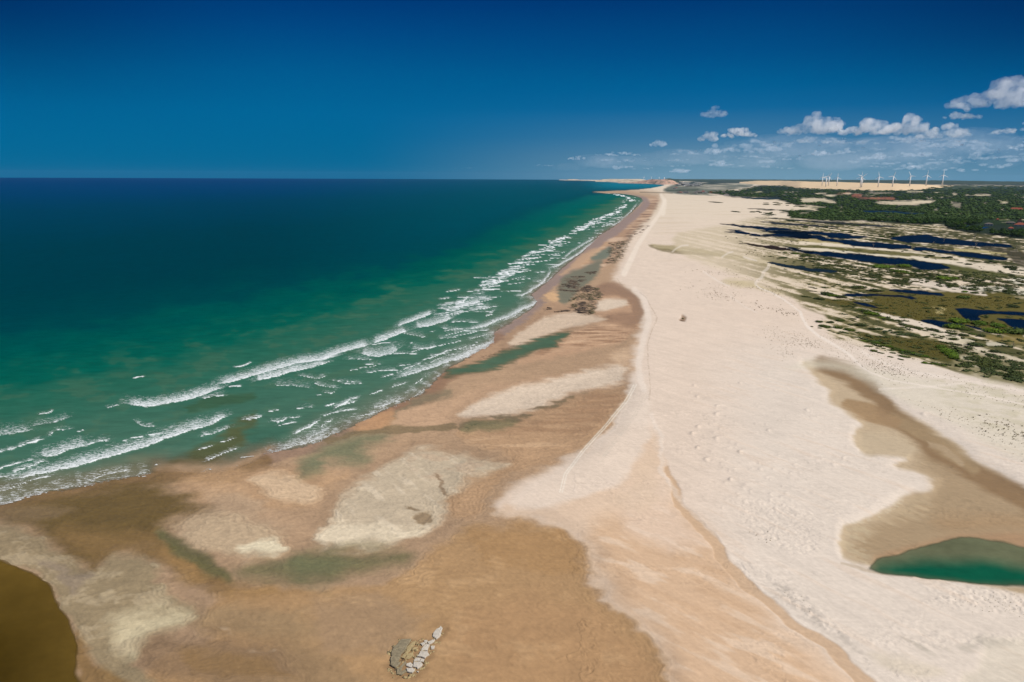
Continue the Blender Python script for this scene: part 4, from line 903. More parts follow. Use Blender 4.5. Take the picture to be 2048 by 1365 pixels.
poly(zF((930, 760), (1020, 660), (1150, 600), (1250, 620), (1150, 690), (1080, 780), (960, 800)), (112, 112, 84), 12, 0.8, mod=(PB, 8))
CSF = C; C = C_keep

# foam: leading lines with lacy trails on their seaward side
FO = np.zeros(NV, np.float32); FT = np.zeros(NV, np.float32)
def foam(pts, lead=2.0, trail=10.0, s=0.75, lacy=1.0):
    trail = trail * 1.1
    m = trail + lead + 4
    p_ = np.asarray(pts, float)
    sel = (px > p_[:, 0].min() - m) & (px < p_[:, 0].max() + m) & (py > p_[:, 1].min() - m) & (py < p_[:, 1].max() + m) & (S < 8)
    i = np.nonzero(sel)[0]
    if len(i) == 0: return
    wx = (P[i] - px[i]) * 0.35; wy = (Q[i] - py[i]) * 0.45
    dd, side, al = line_sd(px[i] + wx, py[i] + wy, pts)
    endt = sm(0.0, 0.10, al) * sm(1.0, 0.90, al)
    taper = 0.35 + 0.65 * endt
    up = side > 0
    lead = lead * 0.5 + 0.15
    v1 = np.where(up, sm(lead * 1.25, lead * 0.2, dd), sm(lead * 0.6, lead * 0.05, dd))
    tt = dd / max(trail, .5)
    v2 = np.where(up, s * (1 - np.clip(tt, 0, 1)) ** 0.8 * lacy, 0)
    FO[i] = np.maximum(FO[i], v1 * taper); FT[i] = np.maximum(FT[i], v2 * (0.5 + 0.5 * endt))
def foamz(k, pts, lead, trail, s):
    if k == 'E': lead, trail = lead * 0.75, trail * 0.8
    foam(zc(k, *pts), lead, trail, s)
for a in [
 ('F', [(-60, 590), (0, 570), (80, 550), (160, 520), (262, 490)], 2.6, 9, .7), ('F', [(-40, 670), (0, 655), (60, 640)], 2, 5, .6), ('F', [(20, 650), (110, 625), (205, 603)], 1.8, 7, .7),
 ('F', [(-40, 705), (0, 700), (120, 680)], 2, 10, .7), ('F', [(70, 670), (180, 642), (262, 612)], 2, 10, .75), ('F', [(240, 592), (330, 582), (420, 548), (515, 520)], 2.6, 26, .85), ('F', [(490, 525), (600, 495), (650, 500)], 1, 16, .6),
 ('F', [(60, 715), (130, 700), (260, 680), (400, 650), (500, 620), (620, 590), (740, 555), (860, 515), (960, 478), (1060, 448), (1170, 415), (1252, 388)], 3.4, 24, .9),
 ('F', [(1240, 380), (1290, 370), (1335, 354)], 1.8, 9, .75), ('F', [(720, 492), (770, 488)], 1.6, 3, .4), ('F', [(760, 480), (850, 460), (960, 440)], 1, 5, .5),
 ('F', [(228, 358), (290, 350), (325, 334)], 2.6, 5, .6), ('F', [(200, 420), (300, 405), (410, 372)], .8, 16, .55), ('F', [(-40, 480), (60, 470), (185, 450)], .8, 24, .62), ('F', [(280, 480), (330, 440), (420, 430)], 1, 8, .5), ('F', [(450, 448), (485, 436)], 1.4, 3, .5),
 ('F', [(740, 292), (860, 303), (980, 287), (1100, 262), (1200, 237), (1310, 200)], 2.6, 20, .9), ('F', [(1180, 262), (1320, 240)], 1, 12, .6), ('F', [(1268, 185), (1380, 160), (1480, 130), (1600, 95), (1750, 55), (1860, 35), (1990, 5)], 3, 18, .92), ('F', [(1340, 190), (1420, 186)], 2, 5, .6),
 ('F', [(1500, 157), (1620, 130), (1700, 105), (1800, 82), (1925, 45)], 2.0, 18, .8), ('F', [(1360, 90), (1420, 80), (1482, 57)], 2.8, 5, .7), ('F', [(770, 158), (860, 140)], 1.2, 3, .4), ('F', [(620, 320), (700, 300)], .8, 8, .5),
 ('F', [(790, 385), (840, 405), (915, 410)], .8, 9, .6), ('F', [(1450, 372), (1545, 350)], 1.8, 6, .6), ('F', [(1620, 385), (1685, 358)], 1.8, 8, .6), ('F', [(1688, 360), (1760, 347)], 1.8, 5, .6), ('F', [(1160, 540), (1250, 513)], 1.4, 6, .6),
 ('F', [(1195, 602), (1300, 562), (1392, 535)], 1.8, 10, .6), ('F', [(1395, 586), (1480, 570)], 1.6, 4, .5), ('F', [(1370, 630), (1470, 610)], 1.2, 3, .4), ('F', [(1740, 440), (1800, 410), (1875, 368)], 2.6, 8, .8), ('F', [(1900, 285), (1955, 268)], 1.6, 4, .6), ('F', [(1960, 295), (2048, 255)], 1.8, 7, .7),
 ('F', [(1545, 562), (1650, 532), (1800, 495), (1880, 460), (1940, 420)], 1.2, 22, .62), ('F', [(1650, 565), (1760, 530), (1900, 470), (2005, 380)], .8, 4, .35), ('F', [(-40, 860), (0, 853), (90, 830), (180, 805), (300, 770)], 1.6, 22, .58), ('F', [(330, 780), (460, 775)], .9, 4, .4),
 ('F', [(-40, 780), (0, 775), (100, 745), (200, 715), (330, 690)], .9, 14, .5), ('F', [(300, 770), (420, 740), (560, 735), (640, 715), (760, 690)], .8, 16, .5), ('F', [(480, 720), (560, 690), (640, 670), (760, 645)], .8, 16, .5), ('F', [(795, 688), (900, 672)], 1.2, 8, .6), ('F', [(700, 718), (745, 714)], 1, 4, .5), ('F', [(900, 624), (940, 618)], 1, 4, .5),
 ('F', [(1120, 690), (1200, 650), (1240, 640)], .8, 6, .5), ('F', [(775, 825), (890, 812)], .9, 2, .3), ('F', [(1260, 685), (1360, 688)], .7, 2, .3),
 ('M', [(655, 476), (760, 460), (860, 430), (960, 398), (1060, 370), (1168, 338)], 3.2, 16, .92), ('M', [(380, 592), (500, 562), (620, 530), (720, 508)], 2, 20, .85), ('M', [(820, 484), (885, 458)], 1.6, 8, .6), ('M', [(1185, 332), (1260, 307), (1330, 280), (1415, 242)], 2.8, 16, .9),
 ('M', [(1345, 222), (1440, 182), (1520, 152), (1592, 123)], 2.8, 12, .9), ('M', [(1470, 222), (1560, 206), (1640, 182), (1728, 148)], 1.8, 18, .85), ('M', [(1745, 47), (1800, 36), (1830, 5)], 2.2, 6, .8), ('M', [(1740, 86), (1840, 56), (1918, 33)], 2, 14, .85), ('M', [(1830, 100), (1985, 66)], 1.2, 12, .7), ('M', [(1900, 22), (1990, 14)], 1.4, 10, .7), ('M', [(1950, 122), (1996, 112)], 1.8, 5, .7),
 ('M', [(1100, 400), (1210, 418), (1300, 397), (1362, 360)], 1.6, 24, .78), ('M', [(1515, 432), (1600, 400), (1692, 352)], 2.4, 5, .7), ('M', [(1560, 438), (1650, 404)], 1.4, 3, .5), ('M', [(1240, 545), (1322, 522)], 1.8, 5, .6), ('M', [(1380, 496), (1440, 478), (1512, 444)], 1.8, 7, .6), ('M', [(1335, 512), (1372, 503)], 1.4, 3, .5),
 ('M', [(1030, 508), (1082, 500)], 1.5, 4, .5), ('M', [(1086, 494), (1145, 484)], 1.6, 3, .5), ('M', [(1156, 484), (1200, 470)], 1.6, 3, .5), ('M', [(1430, 326), (1456, 317)], 1.8, 3, .5), ('M', [(1500, 280), (1534, 275)], 1.4, 10, .5), ('M', [(1565, 243), (1604, 234)], 1.6, 3, .5), ('M', [(1660, 218), (1690, 216)], 1.5, 3, .5),
 ('M', [(855, 742), (915, 728)], 2, 3, .5), ('M', [(928, 752), (1010, 706), (1098, 678)], 2.4, 8, .8), ('M', [(1165, 660), (1258, 628)], 1.8, 4, .6), ('M', [(850, 652), (905, 660), (920, 640)], 1.8, 8, .6), ('M', [(795, 673), (833, 670)], 1.2, 3, .5), ('M', [(655, 922), (740, 888), (828, 836)], 2.6, 9, .8), ('M', [(830, 812), (960, 770), (1072, 757)], 1.2, 8, .55), ('M', [(820, 880), (935, 820)], .9, 8, .5),
 ('M', [(1175, 752), (1290, 712), (1384, 673)], 1.3, 16, .62), ('M', [(1050, 812), (1200, 772), (1350, 722), (1450, 672), (1572, 572)], 1.0, 3, .35), ('M', [(1330, 553), (1440, 517), (1560, 482), (1690, 427), (1830, 387), (1950, 340), (2012, 292), (2028, 240)], 1.6, 16, .82), ('M', [(1790, 355), (1900, 322), (2000, 280)], 1.2, 6, .6), ('M', [(1320, 612), (1412, 580)], 1.2, 8, .6), ('M', [(1440, 600), (1500, 560), (1550, 520)], .8, 4, .4), ('M', [(1690, 385), (1760, 378)], 1, 4, .5),
 ('M', [(1840, 215), (1900, 200), (1960, 177), (2048, 140)], 1.8, 10, .7), ('M', [(1640, 210), (1760, 235), (1870, 225)], .8, 12, .5), ('M', [(470, 792), (550, 778)], 1.4, 5, .5), ('M', [(680, 555), (800, 572), (872, 548)], 1, 10, .55), ('M', [(500, 620), (640, 620), (760, 630)], .7, 18, .42), ('M', [(900, 580), (1080, 580)], .7, 8, .45), ('M', [(770, 600), (880, 620), (940, 620)], .8, 12, .5), ('M', [(1320, 250), (1400, 262), (1530, 275)], .7, 14, .45), ('M', [(1000, 440), (1100, 436), (1180, 440)], .7, 12, .5), ('M', [(1360, 470), (1440, 460)], .8, 6, .5), ('M', [(1440, 355), (1560, 355), (1618, 330)], 1, 14, .6),
 ('M', [(0, 950), (90, 935), (220, 890)], 1.0, 10, .6), ('M', [(130, 990), (240, 960)], 1.0, 6, .5), ('M', [(0, 900), (120, 850), (190, 825)], 2, 18, .8), ('M', [(290, 840), (380, 825), (438, 815)], 1.5, 8, .65), ('M', [(480, 850), (560, 848), (596, 825)], 1.4, 10, .6), ('M', [(605, 828), (690, 815)], 1.4, 4, .5), ('M', [(600, 1010), (740, 960), (860, 900), (900, 890)], 1, 22, .6),
 
 ('E', [(355, 752), (418, 747)], 1.3, 3, .5), ('E', [(255, 920), (304, 906)], 2, 3, .6), 
 
 ('E', [(1175, 38), (1240, 52), (1255, 45)], 1.2, 3, .8), ('E', [(1025, 18), (1100, 21), (1190, 32)], .9, 1.5, .6), 
 ('E', [(180, 1012), (260, 992), (330, 952), (420, 920), (520, 862), (595, 835), (622, 800), (600, 770)], 2, 12, .85), ('E', [(470, 775), (520, 770), (560, 745), (590, 722), (645, 690), (702, 632), (725, 598), (715, 572)], 2.2, 7, .9), ('E', [(710, 572), (780, 552), (840, 512), (885, 490), (940, 452), (1000, 402), (1060, 362), (1122, 322)], 2.0, 6, .92), ('E', [(1100, 330), (1190, 272), (1252, 232), (1312, 182), (1362, 122), (1386, 90), (1388, 70)], 1.6, 5, .92),
 ('E', [(820, 500), (880, 450), (960, 400), (1040, 350)], 1.2, 6, .8), ('E', [(1160, 270), (1240, 215), (1300, 160), (1350, 100)], 1, 4, .8), ('E', [(0, 1228), (120, 1182), (230, 1132), (320, 1092), (338, 1052), (312, 1030)], 1.6, 12, .8), ('E', [(130, 1090), (230, 1060), (330, 1020)], 1, 10, .6), ('E', [(0, 1022), (100, 1020), (190, 1010)], .9, 7, .6), ('E', [(620, 700), (700, 660), (760, 600)], 1, 4, .6), ('E', [(600, 830), (640, 790), (680, 720)], .8, 4, .5), ('E', [(180, 1104), (200, 1102)], 1.3, 3, .5), ('E', [(380, 950), (460, 915), (540, 850)], 1.3, 8, .7),
]:
    foamz(*a)
BAND = np.array(zc('E', (0, 900), (110, 830), (300, 712), (340, 660), (440, 608), (520, 560), (590, 505), (690, 450), (745, 408), (830, 355), (920, 308), (970, 280), (1060, 234), (1150, 196), (1205, 168), (1265, 120), (1310, 82), (1250, 46), (1120, 22)))
BW = np.array([50, 58, 48, 38, 34, 34, 30, 26, 22, 20, 17, 15, 13, 11, 10, 9, 8, 5, 3]) / 3.593
for _ in range(420):
    u = RNG.uniform(0, len(BAND) - 1.001); k_ = int(u); fr = u - k_
    c = BAND[k_] * (1 - fr) + BAND[k_ + 1] * fr; bw = BW[k_] * (1 - fr) + BW[k_ + 1] * fr
    if math.sin(u * 7.3) + math.sin(u * 3.1 + 1) < RNG.uniform(-1.9, .2): continue
    y = c[1] + bw * RNG.normal(0, .42); x = c[0] + bw * RNG.normal(0, .8)
    L = bw * RNG.uniform(.5, 1.5) + 2; sl = RNG.uniform(.02, .20)
    foam([(x - L, y + L * sl), (x, y), (x + L, y - L * sl * 1.4)], RNG.uniform(.25, 1.0) + bw * .03, bw * RNG.uniform(.15, .45), RNG.uniform(.4, .85))
# loose short breakers between the outer bar and the beach, and wind-torn caps out at sea
OUT = np.array([(420, 800), (560, 760), (700, 705), (860, 640), (960, 580), (1040, 530), (1100, 495), (1160, 465), (1210, 430), (1236, 408), (1240, 392)])
INN = np.array([(560, 880), (700, 830), (840, 770), (940, 690), (1000, 640), (1050, 590), (1110, 535), (1180, 485), (1240, 440), (1272, 410), (1276, 396)])
for _ in range(80):
    u = RNG.uniform(0, 1) ** 0.75 * (len(OUT) - 1.001); k_ = int(u); fr = u - k_
    o = OUT[k_] * (1 - fr) + OUT[k_ + 1] * fr; n_ = INN[k_] * (1 - fr) + INN[k_ + 1] * fr
    v = RNG.uniform(0, 1); v = v ** 0.8
    c = o * (1 - v) + n_ * v
    dyc = max(c[1] - 356, 10)
    L = RNG.uniform(0.03, 0.11) * dyc + 2.5
    sl = RNG.uniform(0.02, 0.26)
    foam([(c[0] - L, c[1] + L * sl), (c[0], c[1] + RNG.normal(0, .3)), (c[0] + L, c[1] - L * sl * 1.2)], 0.35 + dyc * 0.003, RNG.uniform(0.012, 0.04) * dyc, RNG.uniform(.3, .55))
for _ in range(0):
    u = RNG.uniform(-40, 1050); v0 = np.interp(u, LA[:, 0], LA[:, 1]); v = RNG.uniform(385, v0 + 60)
    L = RNG.uniform(1.0, 3.2)
    foam([(u - L, v + .5), (u + L, v - .4)], 0.3, 0.6, .1)
# outwash lace in the swash along the beach
i = i_sea
gap = sm(285, 320, sp) * sm(575, 535, sp)
lace = (1 - gap) * sm(-42, -8, Ss) * sm(3, -2, Ss) * np.clip((sq - 380) / 200, 0.25, 1) * 0.34 * (0.5 + sm(-0.2, 0.3, PL[i]))
FT[i] = np.maximum(FT[i], lace)

WV = 0.10 * np.sin((X * 0.77 - Y * 0.64) * 0.30 + 3 * PA) + 0.42 * FO + 0.10 * FT
sea_al = np.zeros(NV, np.float32); sea_al[i_sea] = np.where(gap > 0, sm(4.5, -3.5, Ss + 1.5 * PB[i_sea]) * (1 - gap) + gap * sm(3, -46, Ss + 9 * PB[i_sea]), sm(4.5, -3.5, Ss + 1.5 * PB[i_sea]))
sel = S < 5
me, used = sub_mesh('sea', sel, 0.03 + WV * sm(2, -20, S) * (D < 5000))
if me.polygons[0].normal.z < 0: me.flip_normals()
attr_col(me, 'Col', np.clip(CSF[used], 0, 0.85)); attr_f(me, 'alpha', sea_al[used]); attr_f(me, 'foam', FO[used]); attr_f(me, 'lace', FT[used])
t = NT('sea_water')
ca = t.attr('Col'); aa = t.attr('alpha'); fo = t.attr('foam'); ft = t.attr('lace')
pz = t.pos((1, 1, 1), 0.0)
l1 = t.noise(t.pos((0.45, 1.5, 1), -0.87), 0.85, 5, 0.65); l2 = t.noise(pz, 1.6, 4, 0.6)
vor = t.n('ShaderNodeTexVoronoi', _feature='DISTANCE_TO_EDGE'); vor.inputs['Scale'].default_value = 0.95
wv = t.n('ShaderNodeVectorMath', _operation='ADD'); nv = t.n('ShaderNodeTexNoise'); nv.inputs['Scale'].default_value = 0.5; t.l(pz, nv.inputs['Vector'])
sv2 = t.n('ShaderNodeVectorMath', _operation='SCALE'); t.l(nv.outputs['Color'], sv2.inputs[0]); sv2.inputs['Scale'].default_value = 2.6
t.l(t.pos((0.6, 1.3, 1), -0.87), wv.inputs[0]); t.l(sv2.outputs[0], wv.inputs[1]); t.l(wv.outputs[0], vor.inputs['Vector'])
web = t.mr(vor.outputs[0], 0.0, 0.28, 1.0, 0.0)
nn = t.math('ADD', t.math('MULTIPLY', t.mr(l1, 0.28, 0.72), 0.55), t.math('MULTIPLY', web, 0.30)); nn = t.math('ADD', nn, t.math('MULTIPLY', t.mr(l2, 0.3, 0.7), 0.15))
f1 = t.math('DIVIDE', t.math('SUBTRACT', nn, t.math('SUBTRACT', 0.80, t.math('MULTIPLY', fo.outputs['Fac'], 0.95))), 0.42, clamp=True)
f1 = t.math('MULTIPLY', t.math('MULTIPLY', f1, 0.90), t.mr(fo.outputs['Fac'], 0.03, 0.2))
f2 = t.math('DIVIDE', t.math('SUBTRACT', nn, t.math('SUBTRACT', 0.74, t.math('MULTIPLY', ft.outputs['Fac'], 0.58))), 0.26, clamp=True)
f2 = t.math('MULTIPLY', t.math('MULTIPLY', f2, t.mr(ft.outputs['Fac'], 0.0, 0.8, 0.45, 0.85)), t.mr(ft.outputs['Fac'], 0.02, 0.18))
fm = t.math('MAXIMUM', f1, f2)
wn = t.noise(t.pos((0.5, 1.5, 1), -0.87), 0.16, 6, 0.68)
wk = t.mr(wn, 0.3, 0.7, 0.86, 1.14)
sc = t.n('ShaderNodeVectorMath', _operation='SCALE'); t.l(ca.outputs['Color'], sc.inputs[0]); t.l(wk, sc.inputs['Scale'])
fc = t.mix(fm, sc.outputs[0], (0.54, 0.55, 0.54))
b = t.n('ShaderNodeBsdfPrincipled'); t.l(fc, b.inputs['Base Color']); t.l(t.mr(fm, 0, 1, 0.35, 0.95), b.inputs['Roughness']); b.inputs['Specular IOR Level'].default_value = 0.0
bp = t.n('ShaderNodeBump'); bp.inputs['Strength'].default_value = 0.25; bp.inputs['Distance'].default_value = 0.5
hn = t.math('ADD', wn, t.math('MULTIPLY', l1, 0.35)); t.l(hn, bp.inputs['Height']); t.l(bp.outputs[0], b.inputs['Normal'])
tr = t.n('ShaderNodeBsdfTransparent'); mx = t.n('ShaderNodeMixShader')
t.l(t.math('MAXIMUM', aa.outputs['Fac'], t.math('MULTIPLY', fm, t.mr(aa.outputs['Fac'], 0.0, 0.1))), mx.inputs[0]); t.l(tr.outputs[0], mx.inputs[1]); t.l(b.outputs[0], mx.inputs[2])
M_SEA = t.out(mx.outputs[0])
tag(obj('sea', me, M_SEA), 'turquoise sea breaking in white lines along the beach', 'sea', kind='structure')
# ------------------------------------------------------------------ small rng helpers
def ico_pts(sub=1):
    bm = bmesh.new(); bmesh.ops.create_icosphere(bm, subdivisions=sub, radius=1.0)
    V = np.array([v.co[:] for v in bm.verts]); Fc = np.array([[v.index for v in f.verts] for f in bm.faces]); bm.free()
    return V, Fc
ICO1, ICO1F = ico_pts(1); ICO2, ICO2F = ico_pts(2); ICO3, ICO3F = ico_pts(3)

def clump(seed, nleaf, leaf=0.2, squash=1.0, hull=0.78, lobes=7, hv=(ICO2, ICO2F)):
    """unit plant: a lumpy dark hull with many leaf-sized faces standing off it (triangles)"""
    r = np.random.default_rng(seed)
    L = r.normal(size=(lobes, 3)); L /= np.linalg.norm(L, axis=1)[:, None]; L[:, 2] = np.abs(L[:, 2]) * 0.9
    lw = r.uniform(0.15, 0.42, lobes)
    def rad(d):
        dots = d @ L.T
        return 0.72 + (np.exp((dots - 1) * 7) * lw).sum(1)
    V0, F0 = hv
    V = V0 * (rad(V0) * hull * (1 + 0.10 * r.normal(size=len(V0))))[:, None]
    d = r.normal(size=(nleaf, 3)); d /= np.linalg.norm(d, axis=1)[:, None]; d[:, 2] = np.where(d[:, 2] < -0.25, -d[:, 2], d[:, 2])
    c = d * (rad(d) * r.uniform(0.74, 1.06, nleaf))[:, None]
    a = r.normal(size=(nleaf, 3)); a /= np.linalg.norm(a, axis=1)[:, None]
    b_ = np.cross(a, d + 0.5 * r.normal(size=(nleaf, 3))); b_ /= np.linalg.norm(b_, axis=1)[:, None] + 1e-6
    s = leaf * r.uniform(0.6, 1.5, nleaf)[:, None]
    T = np.stack([c - a * s * 0.5, c + a * s * 0.5, c + b_ * s * 0.9], 1).reshape(-1, 3)
    Vt = np.concatenate([V, T]); Ft = np.concatenate([F0, len(V) + np.arange(nleaf * 3).reshape(-1, 3)])
    Vt[:, 2] = np.maximum(Vt[:, 2], -0.25) * squash
    return Vt, Ft

def foliage_mat(name, rgb, var=0.45, hue=(1.25, 1.1, 0.7)):
    t = NT(name)
    oi = t.n('ShaderNodeObjectInfo'); n = t.noise(t.pos(), 0.55, 3, 0.7); n2 = t.noise(t.pos(), 0.05, 2)
    k = t.math('ADD', t.mr(n, 0.25, 0.75, 1 - var, 1 + var), t.mr(oi.outputs['Random'], 0, 1, -0.22, 0.22))
    c = t.mix(t.mr(n2, 0.35, 0.65), tuple(rgb), tuple(np.array(rgb) * np.array(hue)))
    sc = t.n('ShaderNodeVectorMath', _operation='SCALE'); t.l(c, sc.inputs[0]); t.l(k, sc.inputs['Scale'])
    b = t.n('ShaderNodeBsdfPrincipled'); t.l(sc.outputs[0], b.inputs['Base Color']); b.inputs['Roughness'].default_value = 0.85; b.inputs['Specular IOR Level'].default_value = 0.1
    return t.out(b.outputs[0])
M_SHRUB = foliage_mat('shrub_leaves', alb((78, 94, 36)))
M_SHRUBD = foliage_mat('dark_shrub_leaves', alb((66, 77, 40)))
M_BRIGHT = foliage_mat('bright_shrub_leaves', alb((84, 108, 26)))
M_DRY = foliage_mat('grey_scrub_leaves', alb((104, 100, 72)))
M_TREE = foliage_mat('tree_leaves', alb((58, 80, 38)), 0.6, (1.5, 1.25, 0.9))
M_TREEG = foliage_mat('green_tree_leaves', alb((60, 86, 28)), 0.55, (1.3, 1.2, 0.8))
M_BARK = plain('bark', alb((104, 88, 70)), 0.9, 0.2, 1.0)
M_DEAD = plain('bleached_wood', alb((150, 140, 124)), 0.9, 0.2, 1.0)

SHRUBM = {}
for tone, m_ in (('g', M_SHRUB), ('d', M_SHRUBD), ('b', M_BRIGHT), ('y', M_DRY)):
    SHRUBM[tone] = []
    for k in range(3):
        V, Fc = clump(300 + k + 10 * ord(tone), 420, 0.15, 1.0)
        me = mesh_np('shrub', V, Fc, False); me.materials.append(m_); SHRUBM[tone].append(me)
NSHRUB = 0
SHRUB_AT = []
def shrub(ppx, ppy, wpx, hpx, slope=0.0, tone='g', label=None, group=None, hmul=1.0):
    """a low wind-shaped bush: picture width, picture height, lean of its long axis"""
    global NSHRUB
    q = on_ground(ppx, ppy)
    R_ = math.sqrt(q[0] ** 2 + q[1] ** 2 + H * H)
    rx = wpx / 2 / (F / R_); ry = max(hpx * 0.8 / 2 / (F * H / R_ ** 2), rx * 0.22)
    p2 = at(ppx + wpx * 0.5, ppy + wpx * 0.5 * slope, q[2]); ang = math.atan2(p2[1] - q[1], p2[0] - q[0])
    if abs(slope) > 0.02:
        L_ = math.hypot(p2[0] - q[0], p2[1] - q[1]); rx = L_; ry = max(ry * 0.55, rx * 0.16)
    hz = hmul * min(max(0.32 * min(rx, ry * 1.2), 0.5), 2.6)
    me = SHRUBM[tone][NSHRUB % 3]; NSHRUB += 1
    o = bpy.data.objects.new('shrub', me); COL.objects.link(o)
    o.location = (q[0], q[1], q[2] + hz * 0.12); o.scale = (rx, ry, hz); o.rotation_euler = (0, 0, ang)
    SHRUB_AT.append((ppx, ppy, max(wpx, hpx)))
    tag(o, label, 'shrub', group)
    return o
def shz(k, cx, cy, w_, h_, slope=0.0, tone='g', label=None, group='shrubs on the pale sand', hm=1.0):
    s_ = Z0[k][2]; p_ = zc(k, (cx, cy))[0]
    return shrub(p_[0], p_[1], w_ / s_, h_ / s_, slope, tone, label, group, hm)
# the bushes that stand apart on the sand before the marsh
for a in [
 ('S3', 480, 85, 210, 70, .22, 'd', 'dark green bush at the tip of the long green mound on the sand'), ('S3', 560, 110, 200, 60, .12, 'b', 'bright yellow-green bush in the middle of the mound at the marsh tip'), ('S3', 690, 130, 160, 55, .2, 'd', 'dark bush ending the mound nearest the marsh'),
 ('S3', 325, 548, 130, 36, 0, 'd', 'small flat bush, leftmost of the upper row on the white sand'), ('S3', 515, 562, 160, 66, .15, 'd', 'round dark bush in the middle of the upper row on the sand'), ('S3', 695, 535, 190, 56, .05, 'g', 'wide bush at the right end of the upper row on the sand'),
 ('S3', 415, 632, 265, 60, .16, 'g', 'long green bush below the upper row of three'), ('S3', 330, 657, 95, 24, .1, 'g', 'tiny bush tucked under the long green bush'), ('S3', 655, 655, 190, 60, .2, 'g', 'left half of the long hedge-like bush on the sand'), ('S3', 840, 690, 230, 66, .2, 'g', 'right half of the long hedge-like bush on the sand'),
 ('S3', 740, 735, 210, 42, .22, 'g', 'thin bush strip under the hedge-like bush'), ('S3', 1030, 612, 270, 72, .2, 'd', 'big lone dark bush between the hedge and the marsh'), ('S3', 940, 812, 200, 34, .04, 'g', 'arched thin bush open toward the viewer'), ('S3', 1155, 968, 190, 38, .05, 'g', 'arched bush on bare sand below the green fringe'),
 ('S3', 1265, 1050, 150, 54, .2, 'g', 'teardrop bush with its thick end to the left'), ('S3', 1370, 1080, 140, 26, .2, 'g', 'thin tail of the teardrop bush'), ('S3', 1535, 1150, 124, 28, .18, 'g', 'small dark streak of bush near the tyre tracks'), ('S3', 1590, 1085, 140, 38, .15, 'g', 'small bush between the green fringe and the teardrop bush'),
 ('S3', 1540, 1037, 150, 28, .15, 'g', 'narrow bush just below the green fringe'), ('S3', 1420, 1006, 90, 34, .1, 'g', 'little bush left of the narrow bush by the green fringe'), ('S3', 1790, 1148, 270, 50, .2, 'g', 'long low bush along the foot of the bright green bank'), ('S3', 1712, 1190, 130, 26, .22, 'g', 'thin bush sprig nearest the viewer on the sand'), ('S3', 1725, 1085, 130, 28, .2, 'g', 'narrow green strip beside the bright bank'),
 ('S3', 905, 502, 140, 28, .15, 'd', 'thin dark bush on sand left of the green marsh edge'), ('S3', 1110, 492, 130, 24, .18, 'y', 'faded brown bush on sand left of the marsh edge'), ('S3', 203, 632, 50, 16, 0, 'd', 'single dot of a bush beside the tyre track'),
 ('S3', 205, 28, 250, 22, .12, 'y', 'brown streak of scrub, upper of two beside the track'), ('S3', 110, 125, 200, 30, .1, 'd', 'brown streak of scrub reaching left from the marsh'), ('S3', 320, 160, 260, 42, .13, 'd', 'dark scrub joining the streak to the marsh'),
 ('O', 1366, 638, 5, 2.4, 0, 'y', 'dry clump in the lone dark hollow on the open sand'),
]: shz(*a)
# the fringe of the marsh and the dark hedge beyond
def strip(k, pts, thick, n, tones, label, group):
    p_ = np.array(zc(k, *pts)); seg = np.hypot(*(p_[1:] - p_[:-1]).T); cum = np.concatenate([[0], np.cumsum(seg)])
    for j in range(n):
        d_ = (j + 0.5) / n * cum[-1]
        x_ = np.interp(d_, cum, p_[:, 0]); y_ = np.interp(d_, cum, p_[:, 1])
        i_ = min(np.searchsorted(cum, d_), len(seg)) - 1; sl = (p_[i_ + 1, 1] - p_[i_, 1]) / (p_[i_ + 1, 0] - p_[i_, 0] + 1e-6)
        th_ = (thick if not isinstance(thick, (list, tuple)) else np.interp(d_ / cum[-1], np.linspace(0, 1, len(thick)), thick)) / Z0[k][2]
        shrub(x_, y_ + RNG.normal(0, th_ * 0.12), cum[-1] / n * RNG.uniform(1.15, 1.7), th_ * RNG.uniform(0.7, 1.1), sl * RNG.uniform(.7, 1.1), tones[j % len(tones)], label, group)
strip('S3', [(700, 275), (800, 280), (960, 292)], 44, 4, 'd', 'dark scrub along the near left edge of the olive marsh', 'scrub fringe of the marsh')
strip('S3', [(990, 335), (1100, 360), (1200, 400), (1300, 445), (1430, 475)], (60, 90, 80), 7, 'bgd', 'green bush on the bright fringe of the olive marsh', 'scrub fringe of the marsh')
strip('S3', [(1500, 500), (1620, 530), (1740, 555)], 48, 4, 'd', 'dark bush on the sand neck right of the bright marsh fringe', 'scrub fringe of the marsh')
strip('S3', [(1200, 660), (1320, 685), (1450, 705), (1570, 720)], (60, 90, 90), 5, 'd', 'bush in the left part of the dark hedge between two sand strips', 'dark hedge between sand strips')
strip('S3', [(1620, 730), (1750, 760), (1911, 780), (2050, 800), (2200, 830)], (90, 110, 80), 7, 'd', 'bush in the right part of the dark hedge between two sand strips', 'dark hedge between sand strips')
strip('S3', [(1720, 600), (1850, 630), (1960, 650), (2080, 690)], 70, 4, 'd', 'dark bush on the sand below the winding blue pond', 'dark hedge between sand strips')
strip('S3', [(1060, 872), (1250, 900), (1450, 950), (1650, 1010), (1850, 1070), (2040, 1120), (2200, 1170)], (36, 60, 80, 70, 50), 11, 'bg', 'green bush of the long bright bank in front of the marsh', 'long bright green bank')
strip('S4', [(480, 960), (560, 1020), (640, 1090), (740, 1180)], (90, 110, 90), 6, 'b', 'bright green bush at the right end of the long bank', 'long bright green bank')
strip('S4', [(170, 1258), (300, 1262), (420, 1278), (560, 1290)], 50, 4, 'bg', 'green bush on the lowest tip of the bank above the sand', 'long bright green bank')
